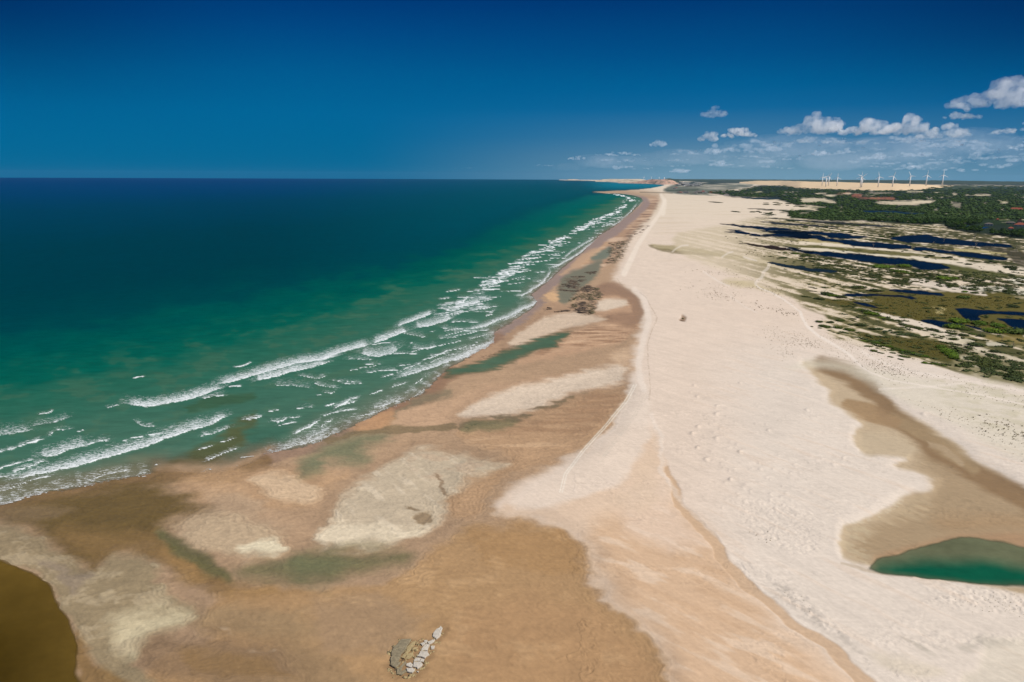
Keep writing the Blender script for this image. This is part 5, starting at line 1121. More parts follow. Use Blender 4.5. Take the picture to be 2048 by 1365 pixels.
for a in [
 ('S4', 800, 548, 290, 74, 0, 'b', 'small round green island, left of the largest island in the navy pond'), ('S4', 1150, 590, 400, 110, .05, 'b', 'left dome of the largest green island in the pond'), ('S4', 1480, 625, 400, 100, .1, 'b', 'right dome of the largest green island in the pond'),
 ('S4', 720, 645, 300, 60, 0, 'b', 'round green bush on the near bank of the winding pond'), ('S4', 930, 685, 360, 60, .05, 'g', 'green bush on the bank below the largest island'), ('S4', 1400, 720, 340, 70, 0, 'b', 'wide green bush on the near shore of the right-hand pond'), ('S4', 1740, 730, 380, 90, .02, 'g', 'wide green bush at the right edge, below the navy pond'),
 ('S4', 700, 760, 200, 60, .1, 'd', 'dark thicket above the pale driftwood sand, left half'), ('S4', 880, 780, 220, 66, .12, 'd', 'dark thicket above the pale driftwood sand, right half'), ('S4', 1020, 760, 160, 60, .1, 'g', 'green bush right of the curved white sand sliver'), ('S4', 1180, 790, 200, 60, .1, 'd', 'dark bush behind the two small sand patches'),
 ('S4', 1090, 948, 330, 110, .15, 'd', 'big dark green bush between the two forks of the sand path'), ('S4', 350, 690, 280, 56, .15, 'd', 'dark bush in the crook of the sand strip'), ('S4', 700, 850, 200, 56, .2, 'd', 'brown bush between the forking sand strips'), ('S4', 780, 942, 200, 40, .15, 'y', 'grey brown bush beside the sand path'), ('S4', 850, 1050, 230, 50, .1, 'y', 'grey mound of scrub below the sand path'),
 ('S4', 1400, 1060, 260, 60, .1, 'd', 'low dark bush on the scrub slope at the right'), ('S4', 1000, 1030, 130, 30, .1, 'y', 'small dry bush in the middle of the sand path'), ('S4', 1410, 1235, 120, 26, .05, 'd', 'flat dark bush on the dry slope, right of the bare patch'), ('S4', 980, 1160, 130, 26, 0, 'd', 'small flat bush on the bare sandy patch, upper one'), ('S4', 1090, 1278, 190, 34, .06, 'd', 'flat bush on the bare sandy patch, lower one'), ('S4', 1600, 885, 110, 44, .1, 'd', 'dark bush on the short bare strip by the brown grass'),
 ('S4', 1720, 285, 160, 44, 0, 'd', 'lone dark bush on the olive marsh at the right'), ('S4', 250, 318, 110, 26, 0, 'd', 'small dark bush on the middle of the olive marsh'), ('S4', 860, 140, 240, 30, 0, 'g', 'green strip of bush at the far edge of the marsh'), ('S4', 900, 40, 150, 60, .1, 'b', 'bright green bush at the end of the sandy ridge'), ('S4', 1070, 60, 170, 46, .1, 'd', 'dark bush at the end of the sandy ridge beside the bright one'),
 ('S1', 1400, 812, 330, 56, .02, 'b', 'bright green bush in front of the broad blue lagoon'), ('S1', 1790, 800, 330, 70, .04, 'b', 'largest bright bush by the broad blue lagoon'), ('S1', 1730, 900, 250, 70, 0, 'b', 'bright bush below the largest one by the blue lagoon'), ('S2', 540, 1010, 220, 50, 0, 'b', 'bright green bush on the white sandy ridge'), ('S2', 720, 1005, 200, 80, .05, 'b', 'taller bright bush on the crest of the sandy ridge'),
 ('S1', 870, 95, 130, 40, 0, 'd', 'dark bush on the pale sand bar before the woods'), ('S1', 640, 85, 90, 26, 0, 'd', 'small bush on the pale sand bar, middle of three'), ('S1', 500, 78, 80, 24, 0, 'd', 'small bush on the pale sand bar, leftmost of three'),
 ('S5', 225, 213, 50, 22, 0, 'd', 'first dark dot of the trio of bushes on the far sand'), ('S5', 268, 213, 46, 20, 0, 'd', 'middle dark dot of the trio of bushes on the far sand'), ('S5', 312, 216, 44, 16, 0, 'd', 'last dark dot of the trio of bushes on the far sand'), ('S5', 595, 375, 70, 24, 0, 'd', 'lone bush on a small white hummock'), ('S5', 1410, 1168, 180, 24, -.1, 'd', 'dark sickle-shaped bush on the tan slope'), ('S5', 1800, 1185, 90, 26, .05, 'd', 'dark bush right of the sickle-shaped one'),
 ('S5', 1620, 1095, 160, 34, .1, 'g', 'green bush in the row along the sandy rise'), ('S5', 1440, 1080, 100, 20, .05, 'g', 'small green bush left in the row along the sandy rise'), ('S5', 1830, 1130, 150, 34, .12, 'g', 'green bush right in the row along the sandy rise'), ('S3', 1290, 20, 260, 60, .1, 'd', 'dark green bush at the head of the thin pond'), ('S3', 1000, -30, 360, 60, .05, 'd', 'dark thicket above the thin pond at the marsh top'), ('S5', 1545, 535, 110, 22, 0, 'd', 'arched bush on the pale sand strip'),
 ('S5', 1110, 430, 60, 22, 0, 'd', 'left of three dots of bush on the white scarp'), ('S5', 1165, 432, 40, 22, 0, 'd', 'middle of three dots of bush on the white scarp'), ('S5', 1225, 425, 56, 20, 0, 'd', 'right of three dots of bush on the white scarp'),
]: shz(*a)
# scattered scrub: first the bushes that can be told as such, then the rest as one mass of ground cover
PONDP = [np.array(zc(kz, *pts)) for kz, pts, lab in POND]
def inside(ppx, ppy, poly_):
    return bool(poly_sd(np.array([ppx]), np.array([ppy]), poly_)[0] > 0.4)
def block_mask(A):
    m_ = np.zeros(len(A), bool)
    for p_ in PONDP: m_ |= poly_sd(A[:, 0], A[:, 1], p_) > -0.6
    return m_
def rand_in(poly_, n, jx=0, jy=0):
    p_ = np.array(poly_); out = np.zeros((0, 2))
    while len(out) < n:
        A = np.stack([RNG.uniform(p_[:, 0].min(), p_[:, 0].max(), 4 * n), RNG.uniform(p_[:, 1].min(), p_[:, 1].max(), 4 * n)], 1)
        out = np.concatenate([out, A[poly_sd(A[:, 0], A[:, 1], p_) > 0.3]])
    out = out[:n]
    if jx: out = out + RNG.normal(size=out.shape) * np.array([jx, jy])
    return out
def free_in(poly_, n, jx=0, jy=0):
    A = rand_in(poly_, n, jx, jy); return A[~block_mask(A)]
SCRUB = [  # polygon, count, size range in metres, tones, label
 (zc('S1', (0, 600), (600, 680), (1200, 760), (1500, 800), (1911, 950), (1911, 1180), (1600, 1130), (1100, 1040), (800, 960), (600, 900), (300, 780), (0, 720)), 46, (4, 14), 'dyd', 'low dark bush on the white hummocks between two lagoons'),
 (zc('S2', (0, 860), (500, 880), (900, 960), (1400, 1040), (1911, 1000), (1911, 1300), (1300, 1260), (800, 1200), (400, 1120), (0, 1060)), 46, (4, 14), 'dyd', 'dark scrub bush on the broken sandy ridge at the right'),
 (zc('S1', (0, 120), (400, 120), (800, 170), (1300, 180), (1700, 240), (1500, 380), (1100, 300), (600, 210), (0, 170)), 22, (6, 18), 'dg', 'scrub bush behind the branching navy lagoon'),
 (zc('S2', (0, 570), (500, 600), (1000, 690), (1500, 720), (1911, 800), (1911, 900), (1200, 800), (600, 720), (0, 660)), 16, (6, 16), 'dd', 'dark bush along the far pale sand strip at the right'),
 (zc('S5', (900, 240), (1350, 200), (1700, 210), (1911, 240), (1911, 330), (1500, 290), (1100, 270)), 20, (8, 20), 'dy', 'dark bush among the far hummocks before the woods'),
 (zc('S5', (740, 380), (1000, 370), (1260, 390), (1250, 430), (1000, 400)), 14, (8, 16), 'd', 'dark bush on the far white scarp left of the thicket'),
]
for poly_, n, (s0, s1), tones, lab in SCRUB:
    for a_, b_ in free_in(poly_, n):
        q = at(a_, b_, 1.0); R_ = math.sqrt(q[0] ** 2 + q[1] ** 2 + H * H)
        wm = RNG.uniform(s0, s1) * RNG.uniform(0.6, 1.0)
        shrub(a_, b_, wm * F / R_, wm * 0.42 * F * H / R_ ** 2 + wm * 0.13 * F / R_, RNG.uniform(0.0, 0.10), tones[RNG.integers(len(tones))], lab, lab.replace('bush', 'bushes'), 1.1)

def scatter_mesh(name, items, variants, mat, label, cat):
    """items: (x, y, z, sx, sy, sz, rot) -> one mesh of many plants"""
    Vs, Fs, n = [], [], 0
    for j, (x_, y_, z_, a_, b_, c_, r_) in enumerate(items):
        V, Fc = variants[j % len(variants)]
        cs, sn = math.cos(r_), math.sin(r_)
        W = np.empty_like(V); vx = V[:, 0] * a_; vy = V[:, 1] * b_
        W[:, 0] = vx * cs - vy * sn + x_; W[:, 1] = vx * sn + vy * cs + y_; W[:, 2] = V[:, 2] * c_ + z_
        Vs.append(W); Fs.append(Fc + n); n += len(V)
    me = mesh_np(name, np.concatenate(Vs), np.concatenate(Fs), False)
    return tag(obj(name, me, mat), label, cat, kind='stuff')
def zarr(pts):
    """many picture points -> ground points"""
    return [on_ground(a_, b_) for a_, b_ in pts]
VAR_S = [clump(500 + k, 34, 0.34, 0.75, hv=(ICO1, ICO1F)) for k in range(4)]
it = []
for poly_, n in [(WETL, 3200), (zc('S4', (700, 960), (1200, 1080), (1911, 1220), (2300, 1300), (2300, 1650), (1400, 1500), (900, 1380), (780, 1200)), 700), (zc('S1', (0, 560), (1911, 900), (1911, 1180), (0, 800)), 900), (zc('S2', (0, 840), (1911, 900), (1911, 1300), (0, 1060)), 1000)]:
    for a_, b_ in free_in(poly_, n):
        pl = PL[min(NV - 1, int(np.clip(np.searchsorted(DIST, math.hypot(*at(a_, b_, 1)[:2])), 0, NR - 1)) * NC + int(np.clip(np.searchsorted(AZS, math.atan2(*at(a_, b_, 1)[:2])), 0, NC - 1)))]
        if pl < RNG.uniform(-0.25, 0.12): continue
        q = on_ground(a_, b_); s_ = RNG.uniform(0.6, 2.4)
        it.append((q[0], q[1], q[2], s_ * RNG.uniform(.9, 2.2), s_, s_ * RNG.uniform(.35, .7), RNG.uniform(0, 3.1)))
scatter_mesh('scrub', it, VAR_S, M_SHRUBD, 'low patchy scrub and weeds all over the sandy wetland', 'scrub')

# grass tufts: a few upright blades each
def tuft(seed):
    r = np.random.default_rng(seed); V = []; Fc = []
    for k in range(7):
        a_ = r.uniform(0, 6.28); l_ = r.uniform(0.5, 1.0); w_ = 0.16; bx, by = math.cos(a_), math.sin(a_)
        n = len(V); V += [(-by * w_, bx * w_, 0), (by * w_, -bx * w_, 0), (bx * l_ * 0.8, by * l_ * 0.8, r.uniform(0.5, 1.0))]; Fc.append((n, n + 1, n + 2))
    return np.array(V), np.array(Fc)
VAR_T = [tuft(k) for k in range(5)]
it = []
TUFT = [(zc('J', (1180, 60), (1450, 110), (2048, 240), (2300, 300), (2300, 900), (2048, 700), (1800, 520), (1600, 400), (1400, 300), (1250, 220)), 1500, .5), (zc('J', (1640, 290), (2048, 390), (2300, 460), (2300, 600), (1900, 480), (1700, 360)), 260, .9),
        (zc('C', (860, 600), (960, 610), (1250, 640), (1560, 660), (1300, 760), (1100, 760), (900, 720)), 420, .9), (zc('C', (1150, 570), (1480, 590), (1900, 720), (1900, 760), (1500, 680)), 800, .7), (zc('C', (1450, 780), (1700, 830), (1960, 900), (1920, 910), (1600, 860), (1480, 820)), 220, 1.1), (zc('C', (880, 470), (1100, 480), (1390, 510), (1350, 525), (1050, 500)), 120, 1.1),
        (zc('C', (1550, 1000), (2048, 1150), (2048, 1352), (1700, 1300)), 420, .6), (zc('S3', (0, 0), (380, 30), (950, 380), (1200, 500), (1700, 640), (1000, 640), (300, 500), (0, 340)), 1500, .55), (zc('S3', (100, 500), (600, 720), (1100, 920), (1500, 1100), (1300, 1200), (800, 1000), (300, 760)), 900, .5), (zc('S3', (0, 800), (700, 1100), (900, 1200), (0, 1160)), 700, .5),
        (zc('S3', (900, 1180), (1911, 1220), (2600, 1330), (2600, 1500), (1500, 1450)), 1100, .55), (zc('S5', (600, 960), (1000, 1020), (1500, 1040), (1911, 1090), (1911, 1250), (1300, 1100), (800, 1080)), 500, 1.0), (zc('S5', (780, 1080), (1200, 1100), (1150, 1120), (800, 1095)), 40, 2.2), (zc('S1', (0, 860), (600, 950), (800, 1010), (700, 1120), (0, 1180)), 600, .7), (zc('C', (880, 480), (1400, 515), (1100, 470)), 60, 1.0),
        (zc('K', (480, 270), (620, 400), (720, 460), (680, 450), (520, 330)), 36, .35), (zc('K', (1500, 700), (2048, 640), (2048, 780), (1700, 760)), 200, .22), (zc('K', (560, 540), (800, 760), (640, 680)), 60, .2), (zc('C', (780, 680), (830, 690), (830, 720), (800, 715)), 24, .9)]
for poly_, n, s0 in TUFT:
    for a_, b_ in free_in(poly_, n, 14, 4):
        q = on_ground(a_, b_)
        if math.sin(q[0] / 9 + 1.7 * math.sin(q[1] / 23)) + math.sin(q[1] / 13 + 2 * math.sin(q[0] / 17)) < RNG.uniform(-1.3, 1.3): continue
        s_ = 0.72 * s0 * RNG.uniform(0.4, 1.5)
        it.append((q[0], q[1], q[2] - 0.03, s_ * 1.2, s_, s_ * 0.8, RNG.uniform(0, 6.28)))
scatter_mesh('dune_grass', it, VAR_T, foliage_mat('grass_blades', alb((128, 112, 78)), 0.3), 'dark specks of beach grass sprinkled over the dune sand', 'dune grass')
it = []
for poly_, n, s0 in [(zc('S3', (700, 160), (1300, 110), (1911, 130), (3600, 120), (3600, 280), (2700, 290), (2500, 300), (2650, 400), (2750, 480), (2000, 520), (1500, 430), (1200, 330), (900, 290), (700, 270)), 2600, 1.0), (zc('S3', (900, 740), (1500, 800), (2400, 880), (2650, 1080), (2300, 1150), (1600, 930), (1300, 890)), 900, .8)]:
    for a_, b_ in free_in(poly_, n):
        q = on_ground(a_, b_); s_ = s0 * RNG.uniform(0.6, 1.5)
        it.append((q[0], q[1], q[2] - 0.03, s_ * 1.1, s_ * .7, s_ * 0.45, RNG.uniform(0, 6.28)))
scatter_mesh('marsh_grass', it, VAR_T, foliage_mat('marsh_blades', alb((122, 112, 54)), 0.3), 'olive marsh grass growing thickly round the navy ponds', 'marsh grass')

# ------------------------------------------------------------------ the woods: single trees in front, the rest as one mass
WP = np.array(WOODS)
bare = [np.array(p_) for p_, o_ in SANDB] + [np.array(zc('S7', (920, 470), (1000, 440), (1130, 450), (1120, 490), (940, 495))), np.array(zc('S7', (1000, 500), (1330, 505), (1750, 505), (1720, 550), (1310, 540)))]
cand = []
for k in range(11000):
    b_ = 372 + 106 * RNG.uniform(0, 1) ** 0.9; a_ = RNG.uniform(1410, 2120)
    cand.append((a_, b_))
ca_ = np.array(cand); ok = poly_sd(ca_[:, 0], ca_[:, 1], WP) > 0.3
for p_ in bare:
    for dy_ in (0, 1.2, 2.4): ok &= ~(poly_sd(ca_[:, 0], ca_[:, 1] - dy_, p_) > -0.4)
for p_ in PONDP: ok &= ~(poly_sd(ca_[:, 0], ca_[:, 1], p_) > -0.8)
ok &= ~((ca_[:, 0] > 1962) & (ca_[:, 0] < 2075) & (ca_[:, 1] > 440) & (ca_[:, 1] < 466))
ok &= (ca_[:, 1] < 452) | (np.random.default_rng(5).random(len(ca_)) < 0.55)
ca_ = ca_[ok]; ca_ = ca_[np.argsort(-ca_[:, 1])]
TREEM = []
for k in range(3):
    V, Fc = clump(700 + k, 300, 0.2, 0.85)
    me = mesh_np('crown', V, Fc, False); me.materials.append(M_TREEG if k else M_TREE); TREEM.append(me)
bm = bmesh.new(); bmesh.ops.create_cone(bm, cap_ends=True, segments=7, radius1=0.22, radius2=0.12, depth=1.0)
for v in bm.verts: v.co.z += 0.5
me_trunk = bpy.data.meshes.new('trunk'); bm.to_mesh(me_trunk); bm.free(); me_trunk.materials.append(M_BARK)
front = ca_[ca_[:, 0] < 2046][:300]
fs = {tuple(v) for v in front}
for j, (a_, b_) in enumerate(front):
    q = on_ground(a_, b_); r_ = RNG.uniform(3.4, 6.0); h_ = r_ * RNG.uniform(0.7, 1.0)
    o = empty('tree', tuple(q)); side_ = 'left of' if a_ < 1760 else 'right of'
    tag(o, 'dark green tree in the front rows of the inland woods', 'tree', 'trees along the front of the woods')
    c = bpy.data.objects.new('crown', TREEM[j % 3]); link(c, o); c.location = (0, 0, 1.0 + h_ * 0.75); c.scale = (r_ * RNG.uniform(.9, 1.3), r_, h_); c.rotation_euler = (0, 0, RNG.uniform(0, 6.28))
    t_k = bpy.data.objects.new('trunk', me_trunk); link(t_k, o); t_k.scale = (1.2, 1.2, 1.0 + h_ * 0.6)
VAR_W = [clump(800 + k, 46, 0.36, 0.8, hv=(ICO1, ICO1F)) for k in range(6)]
it = []
for a_, b_ in ca_:
    if (a_, b_) in fs: continue
    q = on_ground(a_, b_); dd = math.hypot(q[0], q[1]); r_ = RNG.uniform(3.2, 5.6) * (1 + max(0, dd - 1800) / 2600)
    it.append((q[0], q[1], q[2] + r_ * 0.35, r_ * RNG.uniform(1, 1.9), r_, min(r_ * 0.6, 5.0), RNG.uniform(-.4, .4)))
scatter_mesh('woodland', it, VAR_W, M_TREE, 'dark green woodland stretching inland to the sandy ridge', 'woodland')
# palms and drowned trees that stand up out of the wetland
def dead_tree(ppx, ppy, h_, label):
    q = on_ground(ppx, ppy); o = empty('dead_tree', tuple(q)); tag(o, label, 'dead tree', 'bare trees of the wetland')
    def tube(name, segs, r0, r1):
        V, Fc = [], []
        for (p0, p1, ra, rb) in segs:
            p0, p1 = np.array(p0, float), np.array(p1, float); d_ = p1 - p0; d_ /= np.linalg.norm(d_); u_ = np.cross(d_, (0.3, 0.9, 0.1)); u_ /= np.linalg.norm(u_); v_ = np.cross(d_, u_)
            n = len(V)
            for p_, r__ in ((p0, ra), (p1, rb)):
                for k in range(5): V.append(p_ + r__ * (u_ * math.cos(k * 1.2566) + v_ * math.sin(k * 1.2566)))
            for k in range(5): Fc.append((n + k, n + (k + 1) % 5, n + 5 + (k + 1) % 5, n + 5 + k))
        obj(name, mesh_np(name, V, Fc), M_DEAD, o)
    tube('trunk', [((0, 0, -0.2), (0.1, 0, h_ * 0.5), h_ * .05, h_ * .035), ((0.1, 0, h_ * 0.5), (0.25, 0.1, h_), h_ * .035, h_ * .012)], 0, 0)
    sg = []
    for k in range(7):
        a_ = RNG.uniform(0, 6.28); z_ = h_ * RNG.uniform(.4, .85); l_ = h_ * RNG.uniform(.25, .5)
        sg.append(((0.12, 0.03, z_), (math.cos(a_) * l_, math.sin(a_) * l_, z_ + l_ * RNG.uniform(.3, .9)), h_ * .022, h_ * .006))
    tube('branches', sg, 0, 0)
for a in [('S4', 1722, 985, 3.6, 'bare pale tree standing alone on the brown grass at the right'), ('S4', 1530, 872, 3.0, 'smaller bare tree behind the lone one on the brown grass'), ('S4', 1165, 760, 2.6, 'bare twiggy tree on the green bank under the pond'), ('S2', 920, 1200, 4.5, 'thin bare tree on the sandy ridge'), ('S2', 630, 935, 5.5, 'forked bare tree beside the far white sand strip'), ('S2', 1060, 330, 9, 'tallest bare tree behind the fringed blue lagoon'), ('S2', 1080, 480, 8, 'bare tree standing in the fringed lagoon'), ('S2', 360, 440, 7, 'bare tree on the green spit between two lagoons'), ('S2', 540, 380, 6, 'drowned tree in the left half of the fringed lagoon'), ('S2', 1390, 420, 6, 'drowned tree near the right end of the fringed lagoon'), ('S2', 1780, 540, 8, 'grey bare tree at the edge of the dark brown scrub'), ('S1', 1640, 260, 8, 'bare tree in the grey thicket behind the lagoon'), ('S1', 1250, 470, 6, 'drowned tree in the branching navy lagoon')]:
    p_ = zc(a[0], (a[1], a[2]))[0]; dead_tree(p_[0], p_[1], a[3], a[4])

# ------------------------------------------------------------------ rock slabs on the flats
def slab(pts, thick, mat, label, group, name='rock_slab'):
    thick *= 0.6; pc = np.mean(np.array(pts), 0); pts = [tuple(pc + (np.array(p_) - pc) * 1.05) for p_ in pts]
    P0 = [on_ground(a_, b_) for a_, b_ in zc('H', *pts)]
    c = np.mean(P0, 0); bm = bmesh.new()
    pl_ = []
    n = len(P0)
    for k in range(n):                                            # break every side once, unevenly
        a_, b_ = P0[k], P0[(k + 1) % n]; m_ = (a_ + b_) / 2 + RNG.normal(0, 0.07, 3) * np.linalg.norm(b_ - a_)
        pl_ += [a_, m_]
    lo = [bm.verts.new((p_[0] - c[0], p_[1] - c[1], -0.3)) for p_ in pl_]
    mid = [bm.verts.new((p_[0] - c[0], p_[1] - c[1], thick * RNG.uniform(.6, .85))) for p_ in pl_]
    top = [bm.verts.new(((p_[0] - c[0]) * .92, (p_[1] - c[1]) * .92, thick * RNG.uniform(.9, 1.1))) for p_ in pl_]
    ins = [bm.verts.new(((p_[0] - c[0]) * .45, (p_[1] - c[1]) * .45, thick * RNG.uniform(.92, 1.2))) for p_ in pl_]
    m = len(pl_)
    for A, B in ((lo, mid), (mid, top), (top, ins)):
        for k in range(m): bm.faces.new((A[k], A[(k + 1) % m], B[(k + 1) % m], B[k]))
    bm.faces.new(ins)
    bmesh.ops.recalc_face_normals(bm, faces=bm.faces)
    me = bpy.data.meshes.new(name); bm.to_mesh(me); bm.free()
    o = obj(name, me, mat); o.location = (c[0], c[1], c[2]); tag(o, label, 'rock', group)
M_RPALE = plain('pale_beach_rock', alb((196, 184, 168)), 0.9, 0.16, 1.4, 0.5); M_ROLIVE = plain('olive_beach_rock', alb((138, 124, 98)), 0.9, 0.3, 1.6, 0.6); M_RTAN = plain('tan_beach_rock', alb((168, 146, 104)), 0.9, 0.25, 1.6, 0.6)
M_REEF = plain('dark_reef_rock', alb((84, 68, 54)), 0.9, 0.35, 0.5, 0.4); M_REEFO = plain('algae_reef_rock', alb((92, 82, 56)), 0.9, 0.3, 0.5, 0.4)
LG, RG_ = 'olive rock slabs of the outcrop', 'pale rock slabs of the outcrop'
for pts, th_, m_, lab, g_ in [
 ([(700, 690), (830, 682), (826, 712), (782, 768), (735, 850), (690, 918), (572, 900), (580, 840), (640, 762)], .55, M_ROLIVE, 'largest olive slab, back left of the rock outcrop', LG), ([(570, 908), (688, 924), (655, 998), (562, 1018)], .5, M_ROLIVE, 'olive slab just in front of the largest one', LG), ([(545, 1030), (650, 1006), (690, 1006), (622, 1078)], .6, M_ROLIVE, 'wedge-shaped slab at the left end of the outcrop', LG),
 ([(782, 782), (850, 722), (896, 702), (842, 800), (782, 868), (742, 938), (702, 930)], .3, M_RTAN, 'narrow tan slab along the crack beside the largest olive slab', LG), ([(770, 880), (860, 850), (866, 900), (800, 950), (752, 950)], .2, M_RTAN, 'low yellowish slab in the middle of the outcrop', LG), ([(640, 1090), (756, 984), (770, 1012), (704, 1108), (642, 1150)], .4, M_ROLIVE, 'long thin slab near the front left of the outcrop', LG), ([(642, 1162), (758, 1104), (772, 1130), (702, 1174)], .5, M_ROLIVE, 'frontmost olive slab of the outcrop', LG),
 ([(1180, 552), (1238, 512), (1262, 540), (1242, 600), (1222, 650), (1182, 680), (1132, 642)], .6, M_RPALE, 'detached pale slab at the far tip of the outcrop', RG_), ([(958, 742), (1008, 725), (1030, 745), (986, 770)], .35, M_RPALE, 'small pale slab at the back left of the pale row', RG_), ([(1010, 700), (1058, 700), (1042, 738), (1016, 728)], .35, M_RPALE, 'little square slab at the back of the pale row', RG_), ([(1060, 722), (1128, 692), (1160, 690), (1112, 740), (1080, 752)], .4, M_RPALE, 'pale slab pointing toward the detached one', RG_),
 ([(1002, 790), (1050, 747), (1086, 770), (1060, 838), (972, 844)], .45, M_RPALE, 'broad pale slab, second from the back of the row', RG_), ([(1102, 772), (1160, 770), (1150, 808), (1112, 820)], .3, M_RPALE, 'small white slab lying off the right side of the row', RG_), ([(962, 852), (1060, 850), (1080, 898), (1022, 944), (918, 920)], .5, M_RPALE, 'largest pale slab in the middle of the row', RG_), ([(902, 937), (968, 942), (942, 984), (872, 990)], .4, M_RPALE, 'pale slab in front of the largest pale one, left of a crack', RG_), ([(972, 946), (1014, 956), (1000, 994), (950, 990)], .4, M_RPALE, 'pale slab in front of the largest pale one, right of a crack', RG_),
 ([(870, 1002), (960, 1000), (992, 1030), (922, 1088), (862, 1060)], .5, M_RPALE, 'rough pale slab near the front of the row', RG_), ([(772, 1020), (830, 1002), (858, 1030), (850, 1070), (762, 1042)], .4, M_RPALE, 'pale slab touching the olive slabs', RG_), ([(770, 1082), (858, 1080), (888, 1100), (850, 1144), (782, 1130)], .5, M_RPALE, 'frontmost pale slab of the row', RG_), ([(952, 1072), (1000, 1070), (990, 1098), (944, 1100)], .2, M_RTAN, 'low buff slab off the front right corner', RG_), ([(902, 1116), (940, 1115), (930, 1136)], .25, M_RPALE, 'pebble-sized pale rock at the very front', RG_),
]: slab(pts, th_, m_, lab, g_)

it = []
for a_, b_ in rand_in(zc('H', (500, 1100), (540, 820), (680, 670), (900, 650), (1120, 620), (1180, 490), (1300, 520), (1250, 720), (1120, 880), (1060, 1050), (940, 1170), (760, 1220), (580, 1200)), 190, 2, 1):
    q = on_ground(a_, b_); s_ = abs(RNG.normal(0, .22)) + .07
    it.append((q[0], q[1], q[2] - s_ * .2, s_ * RNG.uniform(1, 2), s_, s_ * .5, RNG.uniform(0, 3)))
VAR_R = [(ICO1 * (1 + .25 * np.random.default_rng(k).normal(size=(len(ICO1), 1))), ICO1F) for k in range(5)]
scatter_mesh('rock_rubble', it, VAR_R, M_RTAN, 'small broken rubble strewn among the rock slabs', 'rubble')

def reef(kz, pts, n, size, mat, label, hmax=0.8):
    poly_ = zc(kz, *pts); Vs, Fs, k0 = [], [], 0
    cen = on_ground(*np.mean(np.array(poly_), 0))
    for a_, b_ in rand_in(poly_, n):
        q = on_ground(a_, b_) - cen; s_ = size * RNG.uniform(.4, 1.3); h_ = hmax * RNG.uniform(.3, 1.0)
        V = ICO1 * np.array([s_ * RNG.uniform(1.0, 2.4), s_ * RNG.uniform(.4, .9), h_]) * (1 + 0.28 * RNG.normal(size=(len(ICO1), 1)))
        V[:, 2] = np.minimum(V[:, 2], h_ * 0.72) - 0.1
        r_ = RNG.normal(0.15, 0.3); cs, sn = math.cos(r_), math.sin(r_); W = V.copy(); W[:, 0] = V[:, 0] * cs - V[:, 1] * sn; W[:, 1] = V[:, 0] * sn + V[:, 1] * cs
        Vs.append(W + q); Fs.append(ICO1F + k0); k0 += len(V)
    o = obj('rock_reef', mesh_np('rock_reef', np.concatenate(Vs), np.concatenate(Fs), False), mat); o.location = tuple(cen)
    tag(o, label, 'reef', 'dark rock reefs on the wet beach')
for a in [
 ('N', [(595, 95), (700, 85), (835, 85), (800, 108), (690, 110)], 26, 1.5, M_REEF, 'thin dark reef ledge, farthest back of the main reef'), ('N', [(820, 30), (970, 20), (975, 45), (900, 75), (840, 40)], 24, 1.3, M_REEF, 'small brown reef scrap on sand behind the main reef'), ('N', [(540, 122), (660, 150), (785, 135), (760, 200), (690, 250), (580, 260), (480, 190), (620, 190)], 90, 1.5, M_REEF, 'dark streaky reef in the back part of the main reef'), ('N', [(420, 275), (520, 270), (740, 285), (740, 300), (560, 292)], 40, 1.3, M_REEF, 'long black reef ledge pointing at the sea'),
 ('N', [(755, 290), (800, 240), (860, 208), (930, 258), (900, 305), (820, 310)], 80, 1.4, M_REEF, 'solid dark reef hump in the middle'), ('N', [(900, 225), (1000, 245), (1060, 325), (1030, 400), (960, 430), (880, 400), (860, 350), (930, 300)], 80, 1.2, M_REEFO, 'broken olive reef blocks on the landward side'), ('N', [(640, 320), (800, 310), (880, 330), (960, 440), (880, 420), (760, 380), (640, 430), (560, 450), (700, 370)], 70, 1.2, M_REEFO, 'scattered reef blocks between the two dark humps'), ('N', [(690, 560), (720, 480), (790, 415), (840, 450), (840, 540), (800, 600), (740, 610)], 90, 1.5, M_REEF, 'largest dark reef hump, nearest the viewer'),
 ('N', [(650, 470), (720, 450), (690, 540), (650, 500)], 26, 1.0, M_REEFO, 'small reef blocks left of the nearest hump'), ('N', [(840, 450), (960, 470), (960, 580), (900, 620), (840, 600)], 50, 1.0, M_REEFO, 'reef rubble right of the nearest hump'), ('N', [(250, 530), (330, 510), (370, 540), (300, 560)], 14, 1.0, M_REEF, 'reef scrap nearest the surf'), ('N', [(320, 570), (480, 570), (560, 545), (650, 550), (600, 570), (450, 582)], 30, 1.0, M_REEF, 'line of low dark rocks joining the reef to the surf'),
 ('E', [(1135, 385), (1200, 368), (1290, 372), (1260, 395), (1160, 400)], 50, 1.8, M_REEFO, 'far reef, upper ledge below the sandy berm'), ('E', [(1130, 420), (1200, 400), (1260, 410), (1255, 450), (1200, 470), (1140, 460)], 60, 1.8, M_REEFO, 'far reef, middle olive part'), ('E', [(1150, 480), (1250, 465), (1240, 495), (1180, 520), (1110, 535)], 40, 1.5, M_REEFO, 'far reef, lower end toward the main reef'), ('E', [(970, 590), (1050, 585), (1040, 605), (980, 605)], 16, 1.4, M_REEF, 'short dark ledge between far reef and main reef'), ('E', [(1290, 325), (1360, 300), (1430, 248), (1440, 262), (1370, 312), (1300, 335)], 40, 2.0, M_REEF, 'dark rock line along the far berm'),
]: reef(*a)

